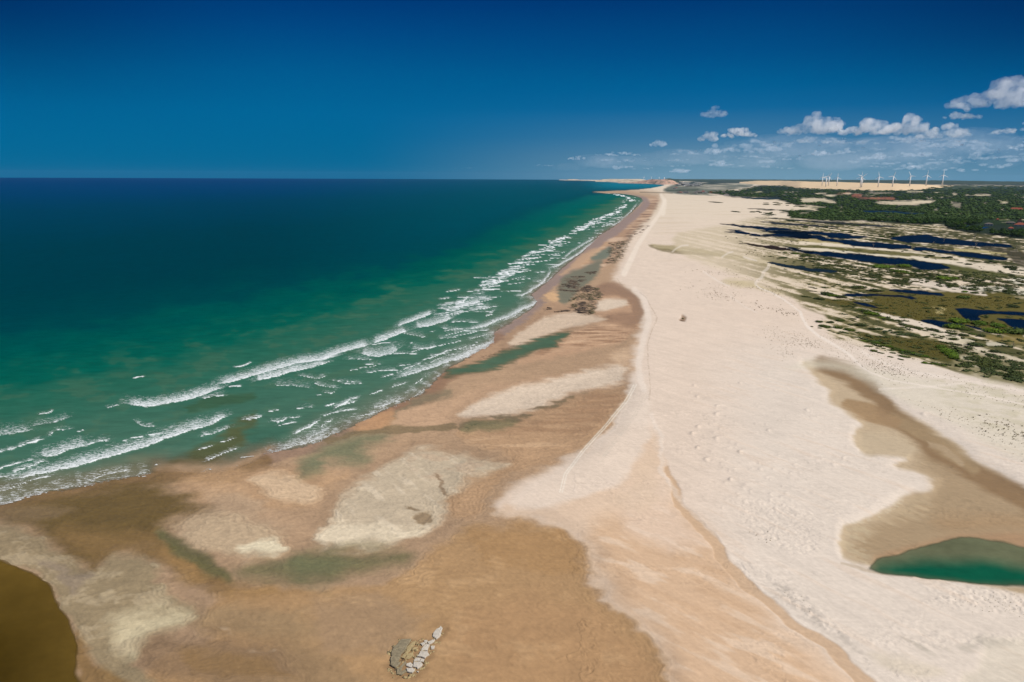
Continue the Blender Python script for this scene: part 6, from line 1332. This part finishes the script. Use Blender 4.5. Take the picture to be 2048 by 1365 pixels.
# ------------------------------------------------------------------ far land forms
def ridge(name, pxs, base, crest, depth, mat, label, n=90, back=0.6, kind='structure', rough=0.0, seed=0, cat=None, rows=14):
    """a rise whose foot and skyline run through the given picture heights, with real depth behind"""
    u_ = np.linspace(pxs[0], pxs[-1], n); yb = np.interp(u_, pxs, base); yc = np.interp(u_, pxs, crest)
    V = []
    for k in range(n):
        q0 = at(u_[k], yb[k], 0.3); r0 = math.hypot(q0[0], q0[1]); r1 = r0 + depth
        top = ray_at_range(u_[k], yc[k], r1)[2]; top = max(top, 0.4)
        for j in range(rows + 6):
            if j < rows: f_ = j / (rows - 1); r_ = r0 + depth * f_; z_ = 0.2 + (top - 0.2) * (f_ ** 0.9) if True else 0
            else: f_ = (j - rows + 1) / 6; r_ = r1 + depth * back * f_; z_ = top * (1 - f_) ** 1.5 - 0.5 * f_
            qq = ray_at_range(u_[k], 380, r_)
            V.append((qq[0], qq[1], z_))
    V = np.array(V)
    if rough: V[:, 2] += rough * fbm(V[:, 0] / 160, V[:, 1] / 420, 4, seed) * np.clip(V[:, 2] / 6, 0, 1)
    R_ = rows + 6; I_ = np.arange(n * R_).reshape(n, R_)
    Q_ = np.stack([I_[:-1, :-1], I_[1:, :-1], I_[1:, 1:], I_[:-1, 1:]], -1).reshape(-1, 4)
    me = mesh_np(name, V, Q_)
    if me.polygons[0].normal.z < 0: me.flip_normals()
    tag(obj(name, me, mat), label, cat or name.replace('_', ' '), kind=kind)
    def place(ppx, ppy):
        k = int(np.clip((ppx - pxs[0]) / (pxs[-1] - pxs[0]) * (n - 1), 0, n - 1)); best = None
        for j in range(rows - 1):
            for f_ in np.linspace(0, 1, 8):
                v = V[k * R_ + j] * (1 - f_) + V[k * R_ + j + 1] * f_; sx_, sy_ = proj(*v)
                if best is None or abs(sy_ - ppy) < best[0]: best = (abs(sy_ - ppy), math.hypot(v[0], v[1]), v[2])
        q = ray_at_range(ppx, ppy, best[1]); return (q[0], q[1], best[2])
    return place
def patch_mat(name, a_, b_, sx_, sy_, lo=0.45, hi=0.6):
    t = NT(name); n = t.noise(t.pos((sx_, sy_, sx_)), 1.0, 4, 0.6); c = t.mix(t.mr(n, lo, hi), tuple(alb(a_)), tuple(alb(b_)))
    b = t.n('ShaderNodeBsdfPrincipled'); t.l(c, b.inputs['Base Color']); b.inputs['Roughness'].default_value = 0.95; b.inputs['Specular IOR Level'].default_value = 0.05
    return t.out(b.outputs[0])
M_FARDUNE = patch_mat('far_dune_sand', (226, 196, 158), (196, 166, 128), 0.012, 0.006, 0.62, 0.72)
M_REDHILL = patch_mat('red_cliff_soil', (200, 160, 138), (128, 116, 98), 0.02, 0.006, 0.5, 0.6)
M_DARKHILL = patch_mat('wooded_hill', (52, 66, 52), (74, 80, 62), 0.02, 0.006)
M_FARSAND = patch_mat('far_pale_sand', (214, 194, 168), (120, 112, 96), 0.012, 0.004, 0.5, 0.65)
place_dune = ridge('sand_ridge', [1478, 1510, 1560, 1600, 1640, 1680, 1730, 1790, 1840, 1880, 1905, 1925], [367, 369.5, 372, 377.0, 378.2, 379.6, 381.2, 382.2, 380, 376.5, 374.5, 374], [364.5, 362.2, 362.0, 363.2, 364.0, 364.4, 366.0, 367.4, 369.4, 371.4, 372.0, 373.6], 1500, M_FARDUNE, 'long pale sand ridge carrying the row of wind turbines', rough=5, seed=401)
ridge('wooded_hill', [1872, 1890, 1915, 1935, 1960, 1990], [381, 380, 379, 379, 379, 379], [378, 374.2, 371.8, 372.4, 375.0, 378.6], 500, M_DARKHILL, 'dark wooded hill at the right end of the sand ridge', rough=4, seed=402)
place_head = ridge('headland', [1236, 1256, 1272, 1284, 1296, 1304, 1312, 1322, 1332, 1345, 1356], [366.8, 367.2, 367.4, 367.8, 368.2, 368.6, 369.2, 369.6, 369.8, 369.6, 369], [366.4, 365.4, 364.2, 361.8, 359.8, 358.4, 359.4, 359.0, 358.6, 361.4, 366.5], 900, M_REDHILL, 'red and pink cliffs of the headland across the bay', rough=8, seed=403)
ridge('wooded_hill', [1322, 1330, 1338, 1346, 1354, 1362], [366, 366, 366, 366, 366, 366], [361.0, 358.0, 357.0, 358.2, 361.2, 365], 700, M_DARKHILL, 'dark domed hill just right of the red headland', rough=3, seed=404)
ridge('sand_spit', [1128, 1136, 1146, 1156, 1168], [361.2, 361.2, 361.2, 361.2, 361.2], [361.0, 359.0, 358.8, 359.6, 361.0], 900, M_FARSAND, 'small pale sand cape lying far out on the horizon', rough=3, seed=405)
ridge('sand_spit', [1190, 1204, 1220, 1240, 1260, 1280, 1296], [364.0, 364.0, 364.2, 365, 365.6, 366, 366], [362.4, 359.0, 358.4, 358.6, 358.4, 358.4, 361], 1800, M_FARSAND, 'long low sandy shore behind the red headland', rough=4, seed=406)
# a band of dark far forest under the sky on the right
ridge('far_forest', [1340, 1400, 1500, 1600, 1700, 1800, 1900, 2000, 2100, 2260], [363, 363, 363.5, 364.5, 365.5, 366.5, 367.5, 368.5, 369, 370], [358.6, 358.9, 359.3, 359.8, 360.2, 360.6, 361.4, 363.0, 364.0, 365.0], 2500, M_DARKHILL, 'dark band of distant forest along the inland horizon', rough=6, seed=407, n=140, kind='stuff')

# ------------------------------------------------------------------ wind turbines
M_WHITE = plain('turbine_white', (0.80, 0.80, 0.79), 0.5, 0.03, 0.02)
def cyl(name, r0, r1, h_, seg=14):
    bm = bmesh.new(); bmesh.ops.create_cone(bm, cap_ends=True, segments=seg, radius1=r0, radius2=r1, depth=h_)
    for v in bm.verts: v.co.z += h_ / 2
    me = bpy.data.meshes.new(name); bm.to_mesh(me); bm.free()
    for f in me.polygons: f.use_smooth = True
    me.materials.append(M_WHITE); return me
def nacelle_mesh():
    bm = bmesh.new(); bmesh.ops.create_cube(bm, size=1.0)
    for v in bm.verts: v.co = Vector((v.co.x * 4.2, v.co.y * 11 + 1.5, v.co.z * 4.2)); 
    for v in bm.verts:
        if v.co.y > 4: v.co.x *= .7; v.co.z *= .75
    bmesh.ops.bevel(bm, geom=list(bm.edges), offset=0.6, segments=2, affect='EDGES')
    me = bpy.data.meshes.new('nacelle'); bm.to_mesh(me); bm.free(); me.materials.append(M_WHITE); return me
def hub_mesh():
    V = ICO2 * np.array([2.1, 2.6, 2.1]); me = mesh_np('hub', V, ICO2F); me.materials.append(M_WHITE); return me
def blade_mesh(L_):
    V, Fc = [], []; st = [(0.0, 1.8, 1.1), (.06, 2.2, 1.0), (.2, 3.8, .8), (.45, 3.0, .6), (.75, 2.2, .4), (1.0, .9, .15)]
    for z_, c_, t_h in st:
        tw = (1 - z_) * 0.35
        for (a_, b_) in ((-.35 * c_, 0), (0, t_h), (.65 * c_, 0), (0, -t_h)):
            V.append((a_ * math.cos(tw) - b_ * math.sin(tw), a_ * math.sin(tw) * .6 + b_, z_ * L_ + 1.2))
    for j in range(len(st) - 1):
        for k in range(4): Fc.append((j * 4 + k, j * 4 + (k + 1) % 4, j * 4 + 4 + (k + 1) % 4, j * 4 + 4 + k))
    me = mesh_np('blade', V, Fc); me.materials.append(M_WHITE); return me
ME_T, ME_N, ME_H, ME_B = cyl('tower', 4.0, 2.8, 78), nacelle_mesh(), hub_mesh(), blade_mesh(37)
def turbine(base, scale, phase, yaw, label, group):
    o = empty('wind_turbine', base); o.scale = (scale,) * 3; o.rotation_euler = (0, 0, yaw); tag(o, label, 'wind turbine', group)
    link(bpy.data.objects.new('tower', ME_T), o); n_ = link(bpy.data.objects.new('nacelle', ME_N), o); n_.location = (0, 0, 79.6)
    rt = bpy.data.objects.new('rotor', ME_H); link(rt, o); rt.location = (0, -5.4, 79.8); rt.rotation_euler = (0, phase, 0)
    for k in range(3):
        b_ = bpy.data.objects.new('blade', ME_B); link(b_, rt); b_.rotation_euler = (0, k * 2.0944, 0)
TB = [(402, 290, 408, 148, 0.05), (468, 316, 475, 160, .6), (520, 293, 530, 143, .5), (673, 297, 680, 155, 0.0), (1101, 328, 1112, 155, .15), (1125, 323, 1138, 150, 0.9), (1425, 319, 1438, 152, -.2), (1688, 312, 1700, 145, .35), (2003, 298, 2015, 140, -.45)]
TB = [(zc('S7', (a, b))[0], zc('S7', (c, d))[0], ph) for a, b, c, d, ph in TB] + [(zc('S6', (a, b))[0], zc('S6', (c, d))[0], ph) for a, b, c, d, ph in [(255, 290, 268, 128, .1), (552, 290, 565, 125, 0.0)]]
TLAB = ['leftmost white wind turbine on the sand ridge', 'white wind turbine with its foot lowest in the left cluster', 'right one of the three clustered wind turbines on the ridge', 'lone wind turbine just right of the left cluster of three', 'left one of the pair of wind turbines standing close together', 'right one of the pair of wind turbines standing close together', 'first wind turbine right of the close pair', 'second wind turbine right of the close pair, blades in a Y', 'third wind turbine right of the close pair, one blade up left', 'white wind turbine second from the right end of the ridge', 'rightmost white wind turbine beside the wooded hill']
for (b0, h0, ph), lab in zip(TB, TLAB):
    p_ = place_dune(*b0); rng_ = math.sqrt(p_[0] ** 2 + p_[1] ** 2)
    hm = (b0[1] - h0[1]) / F * rng_
    turbine((p_[0], p_[1], p_[2] - 1.0), hm / 79.5, ph, -math.atan2(p_[0], p_[1]) + 0.15, lab, 'wind turbines on the sand ridge')
for j, (a, b, c) in enumerate([(385, 192, 138), (540, 192, 140), (700, 190, 146)]):
    q = zc('P', (a, b))[0]; r_ = 13500
    pt = ray_at_range(q[0], q[1], r_); turbine((pt[0], pt[1], max(pt[2] - 20, 0)), (b - c) / 10.24 / F * r_ / 79.5 + 0.1, .3 + j, 0.3, ['tiny hazy wind turbine, leftmost of three behind the red headland', 'tiny hazy wind turbine over the peak of the red headland', 'tiny hazy wind turbine right of the headland peak'][j], 'hazy wind turbines behind the headland')
# lighthouse on the dark hill
q = place_head(1328.5, 359.3); o = empty('lighthouse', q); tag(o, 'small white lighthouse on the skyline beside the dark domed hill', 'lighthouse')
s_ = 4.2 / F * math.hypot(q[0], q[1]) / 30
for nm, r0, r1, h_, z_ in (('tower', 7, 4.5, 24, 0), ('gallery', 6, 6, 1.5, 24), ('lantern', 3, 2.6, 4, 25.5)):
    c = obj(nm, cyl(nm, r0, r1, h_), None, o); c.location = (0, 0, z_)
o.scale = (s_,) * 3
c = obj('roof', cyl('roof', 3.4, 0.2, 3), None, o); c.location = (0, 0, 29.5)

# ------------------------------------------------------------------ houses
M_WALL = plain('whitewash', (0.50, 0.47, 0.43), 0.9, 0.06, 0.4); M_WALLB = plain('buff_plaster', (0.38, 0.31, 0.24), 0.9, 0.08, 0.4)
M_ROOF = plain('terracotta_tiles', alb((166, 84, 58)), 0.9, 0.2, 0.8); M_ROOFG = plain('grey_roof', alb((120, 108, 98)), 0.9, 0.15, 0.8); M_ROOFD = plain('thatch_roof', alb((74, 56, 44)), 0.95, 0.2, 0.8); M_GLASS = plain('window_dark', alb((48, 54, 58)), 0.3, 0.1, 0.5)
def box_me(name, sx_, sy_, sz_, mat):
    bm = bmesh.new(); bmesh.ops.create_cube(bm, size=1.0)
    for v in bm.verts: v.co = Vector((v.co.x * sx_, v.co.y * sy_, (v.co.z + .5) * sz_))
    me = bpy.data.meshes.new(name); bm.to_mesh(me); bm.free(); me.materials.append(mat); return me
def house(ppx, ppy, w_, d_, h_, roof, wall, label, group, hip=0.35, yaw=0.0, rise=0.45, win=3):
    q = on_ground(ppx, ppy); o = empty('house', (q[0], q[1], q[2] - 0.2)); o.rotation_euler = (0, 0, -math.atan2(q[0], q[1]) + yaw); tag(o, label, 'house', group)
    obj('wall', box_me('wall', w_, d_, h_, wall), None, o)
    if roof is not None:
        e_ = 0.5; rz = min(w_, d_) * rise; V = [(-w_ / 2 - e_, -d_ / 2 - e_, h_), (w_ / 2 + e_, -d_ / 2 - e_, h_), (w_ / 2 + e_, d_ / 2 + e_, h_), (-w_ / 2 - e_, d_ / 2 + e_, h_), (-w_ / 2 + hip * w_, 0, h_ + rz), (w_ / 2 - hip * w_, 0, h_ + rz)]
        bm = bmesh.new(); vv = [bm.verts.new(v) for v in V]
        for f in ((0, 1, 5, 4), (1, 2, 5), (2, 3, 4, 5), (3, 0, 4), (3, 2, 1, 0)): bm.faces.new([vv[k] for k in f])
        bmesh.ops.recalc_face_normals(bm, faces=bm.faces); me = bpy.data.meshes.new('roof'); bm.to_mesh(me); bm.free(); obj('roof', me, roof, o)
    for k in range(win):
        wn = obj('window', box_me('window', 1.6, 0.1, 1.4, M_GLASS), None, o); wn.location = (-w_ / 2 + w_ * (k + .5) / win + (0.8 if k == 0 else 0), -d_ / 2 - 0.04, 1.0)
    dr = obj('door', box_me('door', 1.2, 0.12, 2.2, M_ROOFD), None, o); dr.location = (-w_ / 2 + w_ * (.5 / win) - 1.4, -d_ / 2 - 0.05, 0.2)
GR_ = 'houses at the edge of the woods'
for a in [
 (2040, 453, 22, 10, 3.6, M_ROOF, M_WALL, 'big house with terracotta roof at the right edge of the woods', GR_), (2039, 446.8, 10, 9, 3.4, M_ROOFD, M_WALL, 'house with steep dark hipped roof behind the terracotta one', GR_, .45, 0, .9), (2021.5, 459.5, 9, 6, 2.8, M_ROOF, M_WALL, 'small low house with orange roof in front of the compound', GR_), (1977, 451.5, 16, 6, 3.6, M_ROOFG, M_WALL, 'long pale house alone on the left of the compound', GR_), (2021, 448.5, 17, 6, 3.2, M_ROOFG, M_WALLB, 'long buff house behind the compound', GR_, .2),
 (1995, 441.5, 6, 5, 3, M_ROOF, M_WALLB, 'tiny red-roofed house among the trees above the compound', GR_), (2033, 421.5, 34, 12, 4, M_ROOF, M_WALLB, 'long building with rust red roof in the woods at the right edge', GR_, .1),
]: house(*a)
GV = 'village houses at the far end of the beach'
vill = [((1100, 462), 26, 5, M_ROOFG, 'grey-roofed house at the left end of the far village'), ((1150, 470), 20, 4, M_ROOF, 'low reddish house beside the left end of the village'), ((1240, 462), 34, 7, M_ROOFG, 'large white house with a tall gable in the far village'), ((1290, 475), 24, 4, None, 'flat white block in front of the large village house'), ((1480, 458), 26, 6, M_ROOFG, 'white house in the middle gap of the far village'), ((1440, 478), 22, 4, M_ROOFG, 'low pale house below the middle gap of the village'), ((1540, 470), 30, 6, M_ROOFG, 'wide white house in the village centre'), ((1600, 452), 24, 5, M_ROOF, 'reddish house behind the village centre'), ((1650, 466), 24, 5, None, 'flat-roofed white house right of the village centre'), ((1760, 470), 24, 4, M_ROOF, 'pinkish house in the right part of the village'), ((1830, 462), 30, 5, M_ROOFG, 'long white house in the right part of the village'), ((1900, 454), 22, 5, M_ROOFG, 'pale house on the rise right in the village'), ((2020, 468), 24, 4, None, 'small white block at the right end of the village'), ((1010, 385), 26, 5, M_ROOFG, 'house by the curve of the far bay'), ((1050, 372), 22, 5, M_ROOF, 'red-roofed house by the curve of the far bay')]
for j, ((a, b), w_, h_, rf, lab) in enumerate(vill):
    p_ = zc('P', (a, b))[0]; house(p_[0], p_[1] + 0.6, w_, 14, h_, rf, M_WALL if j % 3 else M_WALLB, lab, GV, .3, 0.1 * (j % 5 - 2), .3, 3)
for (a, b), w_, h_, lab in [((480, 560), 26, 7, 'bright white house alone before the dark lake'), ((1440, 400), 60, 8, 'long white building at the foot of the sand ridge'), ((1640, 408), 30, 6, 'white house right of the long building under the ridge'), ((710, 492), 30, 5, 'pale house inside the dark wood strip'), ((430, 508), 26, 5, 'pale house left in the dark wood strip'), ((1530, 565), 26, 5, 'small pale house at the wood edge by the lake')]:
    p_ = zc('S8', (a, b))[0]; house(p_[0], p_[1] + .5, w_, 14, h_, M_ROOFG, M_WALL, lab, 'scattered houses on the far plain', .3, 0.1, .25, 3)
# distant town across the bay: small pale blocks, each its own house
for j in range(44):
    a = RNG.uniform(1090, 1560); b = RNG.uniform(250, 345); p_ = zc('P', (a, b))[0]
    q = at(p_[0], p_[1] + .3, 0.3); w_ = RNG.uniform(30, 70); 
    o = obj('house', box_me('house', w_, 30, RNG.uniform(6, 11), M_WALL if j % 3 else M_ROOFG)); o.location = tuple(q); o.rotation_euler = (0, 0, RNG.uniform(-.3, .3))
    tag(o, 'tiny pale house in the hazy town across the bay', 'house', 'houses of the hazy far town')

# ------------------------------------------------------------------ clouds
def cloud_mat(name, dens, Hc):
    t = NT(name); v = t.n('ShaderNodeVolumePrincipled'); v.inputs['Color'].default_value = (0.87, 0.885, 0.91, 1); v.inputs['Anisotropy'].default_value = 0.2
    tc = t.n('ShaderNodeTexCoord'); nz = t.noise(tc.outputs['Object'], 3.2 / Hc, 6, 0.66)
    d_ = t.math('MULTIPLY', t.mr(nz, 0.36, 0.62), dens * 2.3); t.l(d_, v.inputs['Density'])
    o_ = t.n('ShaderNodeOutputMaterial'); t.l(v.outputs[0], o_.inputs['Volume']); return t.m
CM = {}
TEXN = bpy.data.textures.new('cloud_lumps', 'CLOUDS'); TEXN.noise_scale = 0.22; TEXN.noise_depth = 4
def cloud(x0, x1, y0, y1, label, n=16, wisp=0.0, tilt=0.0, seed=0, kind=None, dens=1.0, dist=None):
    r = np.random.default_rng(900 + seed)
    yb = y1; horizon = 353 + 0.0049 * (x0 + x1) / 2 + 0
    elv = (horizon - yb) / F
    dist = dist or min(max(1050 / max(elv, .004), 15000), 62000)
    c0 = ray_at_range((x0 + x1) / 2, y1, dist); W_ = (x1 - x0) / F * dist; Hc = (y1 - y0) / F * dist
    bm = bmesh.new()
    for k in range(int(n * 2.2)):
        u_ = r.uniform(-.5, .5); env = max(0.10, 1 - abs(2 * u_ - tilt * .8) ** 2.0) * r.uniform(.55, 1.0)
        base = k % 2 == 0                                            # every other puff keeps to the ragged base
        rad = Hc * (r.uniform(.10, .20) if base else r.uniform(.13, .27)) * (0.6 + .6 * env)
        z_ = Hc * r.uniform(.02, .22) if base else Hc * (.12 + .75 * env * r.uniform(.35, 1)) - rad * .6
        el_ = r.uniform(1.0, 1.5 + 1.6 * wisp)
        m_ = Matrix.Translation((u_ * max(W_ - 2 * rad, W_ * .5), r.uniform(-.2, .2) * W_ * .6, max(z_, rad * .4))) @ Matrix.Diagonal((rad * el_, rad * 1.3, rad * (.9 - .4 * wisp), 1))
        bmesh.ops.create_icosphere(bm, subdivisions=2, radius=1.0, matrix=m_)
    me = bpy.data.meshes.new('cloud'); bm.to_mesh(me); bm.free()
    key = round(dens * 1.0 / max(Hc, 60), 5)
    if key not in CM: CM[key] = cloud_mat('cloud_vapour', key, max(Hc, 60))
    me.materials.append(CM[key])
    o = link(bpy.data.objects.new('cloud', me)); o.location = tuple(c0); o.rotation_euler = (0, 0, -math.atan2(c0[0], c0[1]))
    rm = o.modifiers.new('union', 'REMESH'); rm.mode = 'VOXEL'; rm.voxel_size = max(W_ / 110, Hc / 44)
    dp = o.modifiers.new('lumps', 'DISPLACE'); tx = bpy.data.textures.new('cloud_lumps', 'CLOUDS'); tx.noise_scale = Hc * .26; tx.noise_depth = 6; dp.texture = tx; dp.strength = Hc * .30; dp.mid_level = .52; dp.texture_coords = 'LOCAL'
    tag(o, label, 'cloud', None, kind); return o
CL = [
 (1566, 1676, 217, 266, 'tall cumulus left of centre among the right-hand clouds', 22, 0, .35, 1), (1690, 1800, 232, 268, 'left half of the widest white cloud bank over the turbines', 20, .1, 0, 1), (1770, 1862, 226, 266, 'highest heap of the widest white cloud bank', 20, 0, .1, 1.1), (1846, 1932, 246, 276, 'right end of the widest white cloud bank', 14, .3, 0, .8),
 (1442, 1512, 252, 275, 'flat-bottomed white cloud left of the tall cumulus', 14, .2, 0, 1), (1396, 1436, 254, 281, 'small upright cloud beside the flat-bottomed one', 10, 0, .2, .9), (1402, 1458, 206, 234, 'torn faint cloud alone high in the blue', 9, .8, 0, .35), (1298, 1334, 268, 293, 'small peaked cloud over the coast', 9, 0, .1, .8), (1134, 1174, 307, 320, 'smallest bright cloud at the left end of the row', 8, .2, .1, .8),
 (1190, 1284, 297, 312, 'long thin cloud streak above the headland', 14, .9, 0, .45), (1408, 1450, 284, 308, 'little white cloud under the upright one', 9, .1, 0, .7), (1450, 1566, 276, 303, 'long ragged cloud below the flat-bottomed one', 18, .6, 0, .5), (1656, 1684, 248, 264, 'bright scrap of cloud between the two biggest clouds', 7, 0, 0, .9), (1580, 1690, 266, 288, 'grey cloud layer under the tall cumulus', 14, .9, 0, .5), (1700, 1850, 268, 288, 'grey cloud layer under the widest bank', 18, .9, 0, .45),
 (1620, 1664, 294, 311, 'low round cloud above the left cluster of turbines', 9, .1, 0, .6), (1674, 1708, 294, 306, 'low small cloud above the lone turbine', 8, .3, 0, .5), (1716, 1782, 304, 320, 'low long cloud above the pair of turbines', 10, .4, 0, .5), (1842, 1968, 270, 294, 'wide faint cloud right of the widest bank', 14, .8, 0, .4), (1936, 2110, 152, 214, 'big grey cloud cut by the upper right edge', 24, .5, .2, .9), (1898, 1956, 216, 238, 'small soft cloud under the big grey one', 10, .3, 0, .6), (2002, 2090, 243, 266, 'cloud cut by the right edge below the grey one', 12, .4, .2, .6),
 (2016, 2060, 287, 300, 'low white cloud at the right edge', 8, .3, 0, .6), (1940, 1964, 300, 318, 'low upright cloud scrap near the right edge', 7, .1, 0, .45), (1340, 1400, 296, 310, 'thin cloud scrap over the village', 9, .8, 0, .4), (1468, 1540, 308, 318, 'pale cloud bar low over the plain', 10, .8, 0, .35), (1560, 1612, 312, 321, 'pale cloud bar left of the low round cloud', 9, .8, 0, .35), (1790, 1850, 300, 314, 'pale low cloud bar right of the pair of turbines', 10, .8, 0, .35), (1860, 1930, 310, 322, 'pale low cloud bar over the right-hand turbines', 10, .8, 0, .3), (1060, 1120, 326, 333, 'faint cloud streak low over the sea horizon', 9, .9, 0, .25), (900, 975, 333, 338, 'faintest cloud streak farthest left over the sea', 9, .9, 0, .25)]
for j, (x0, x1, y0, y1, lab, n, wi, ti, de) in enumerate(CL): cloud(x0, x1, y0, y1, lab, n, wi, ti, j, dens=de)

# the many faint scraps of the low cloud band count as one mass
bm = bmesh.new(); r = np.random.default_rng(77)
for k in range(95):
    xx = 1130 + 1010 * r.uniform(0, 1) ** 0.8; top = np.interp(xx, [1130, 1300, 1500, 1700, 2140], [330, 305, 282, 268, 262]); yy = r.uniform(top, 344)
    dist = min(max(1050 / max((353 + .005 * xx - yy) / F, .004), 15000), 75000); c0 = ray_at_range(xx, yy, dist); s_ = dist / F
    wpx = r.uniform(14, 70); hpx = r.uniform(3.0, 6.5)
    for j in range(r.integers(6, 14)):
        rad = hpx * s_ * r.uniform(.3, .6)
        m_ = Matrix.Translation((c0[0] + r.uniform(-.5, .5) * wpx * s_, c0[1] + r.uniform(-.5, .5) * wpx * s_, c0[2] + r.uniform(-.2, .5) * hpx * s_)) @ Matrix.Diagonal((rad * r.uniform(1.2, 3.2), rad * 2, rad * r.uniform(.5, .9), 1))
        bmesh.ops.create_icosphere(bm, subdivisions=2, radius=1.0, matrix=m_)
me = bpy.data.meshes.new('clouds'); bm.to_mesh(me); bm.free(); me.materials.append(cloud_mat('thin_cloud_vapour', 0.0006, 420))
vm = bmesh.new()
for xx, yy, wpx, hpx in [(1480, 322, 560, 34), (1720, 300, 620, 46), (1880, 318, 560, 40), (1640, 284, 300, 30), (2000, 290, 400, 50), (1330, 330, 360, 22)]:
    dist = 70000; c0 = ray_at_range(xx, yy, dist); s_ = dist / F
    for j in range(16):
        u_ = r.uniform(-.5, .5); rad = hpx * s_ * r.uniform(.22, .42)
        m_ = Matrix.Translation((c0[0] + u_ * wpx * s_, c0[1] + r.uniform(-.2, .2) * wpx * s_, c0[2] + r.uniform(-.2, .2) * hpx * s_)) @ Matrix.Diagonal((rad * r.uniform(2.5, 5), rad * 3, rad, 1))
        bmesh.ops.create_icosphere(vm, subdivisions=2, radius=1.0, matrix=m_)
vme = bpy.data.meshes.new('cloud_veil'); vm.to_mesh(vme); vm.free(); vme.materials.append(cloud_mat('veil_vapour', 0.00002, 1500))
ov = link(bpy.data.objects.new('cloud_veil', vme)); rm = ov.modifiers.new('union', 'REMESH'); rm.mode = 'VOXEL'; rm.voxel_size = 160
tag(ov, 'pale veil of haze and vapour behind the low clouds', 'cloud veil', kind='stuff')
o = link(bpy.data.objects.new('clouds', me)); rm = o.modifiers.new('union', 'REMESH'); rm.mode = 'VOXEL'; rm.voxel_size = 45
dp = o.modifiers.new('lumps', 'DISPLACE'); tx = bpy.data.textures.new('scrap_lumps', 'CLOUDS'); tx.noise_scale = 160; tx.noise_depth = 4; dp.texture = tx; dp.strength = 120; dp.mid_level = .5; dp.texture_coords = 'LOCAL'
tag(o, 'band of faint low cloud scraps over the inland horizon', 'clouds', kind='stuff')

# ------------------------------------------------------------------ the air
HAZE = 9e-6
bm = bmesh.new(); bmesh.ops.create_cube(bm, size=1.0)
for v in bm.verts: v.co = Vector((v.co.x * 48000, v.co.y * 27000 + 12000, (v.co.z + .5) * 206 - 8))
me = bpy.data.meshes.new('haze'); bm.to_mesh(me); bm.free()
t = NT('haze_air'); v = t.n('ShaderNodeVolumePrincipled'); v.inputs['Color'].default_value = (0.42, 0.72, 1.0, 1); v.inputs['Density'].default_value = HAZE; v.inputs['Anisotropy'].default_value = 0.6
o_ = t.n('ShaderNodeOutputMaterial'); t.l(v.outputs[0], o_.inputs['Volume']); me.materials.append(t.m)
tag(obj('haze', me), 'thin bluish sea haze over the whole coast', 'haze', kind='stuff')
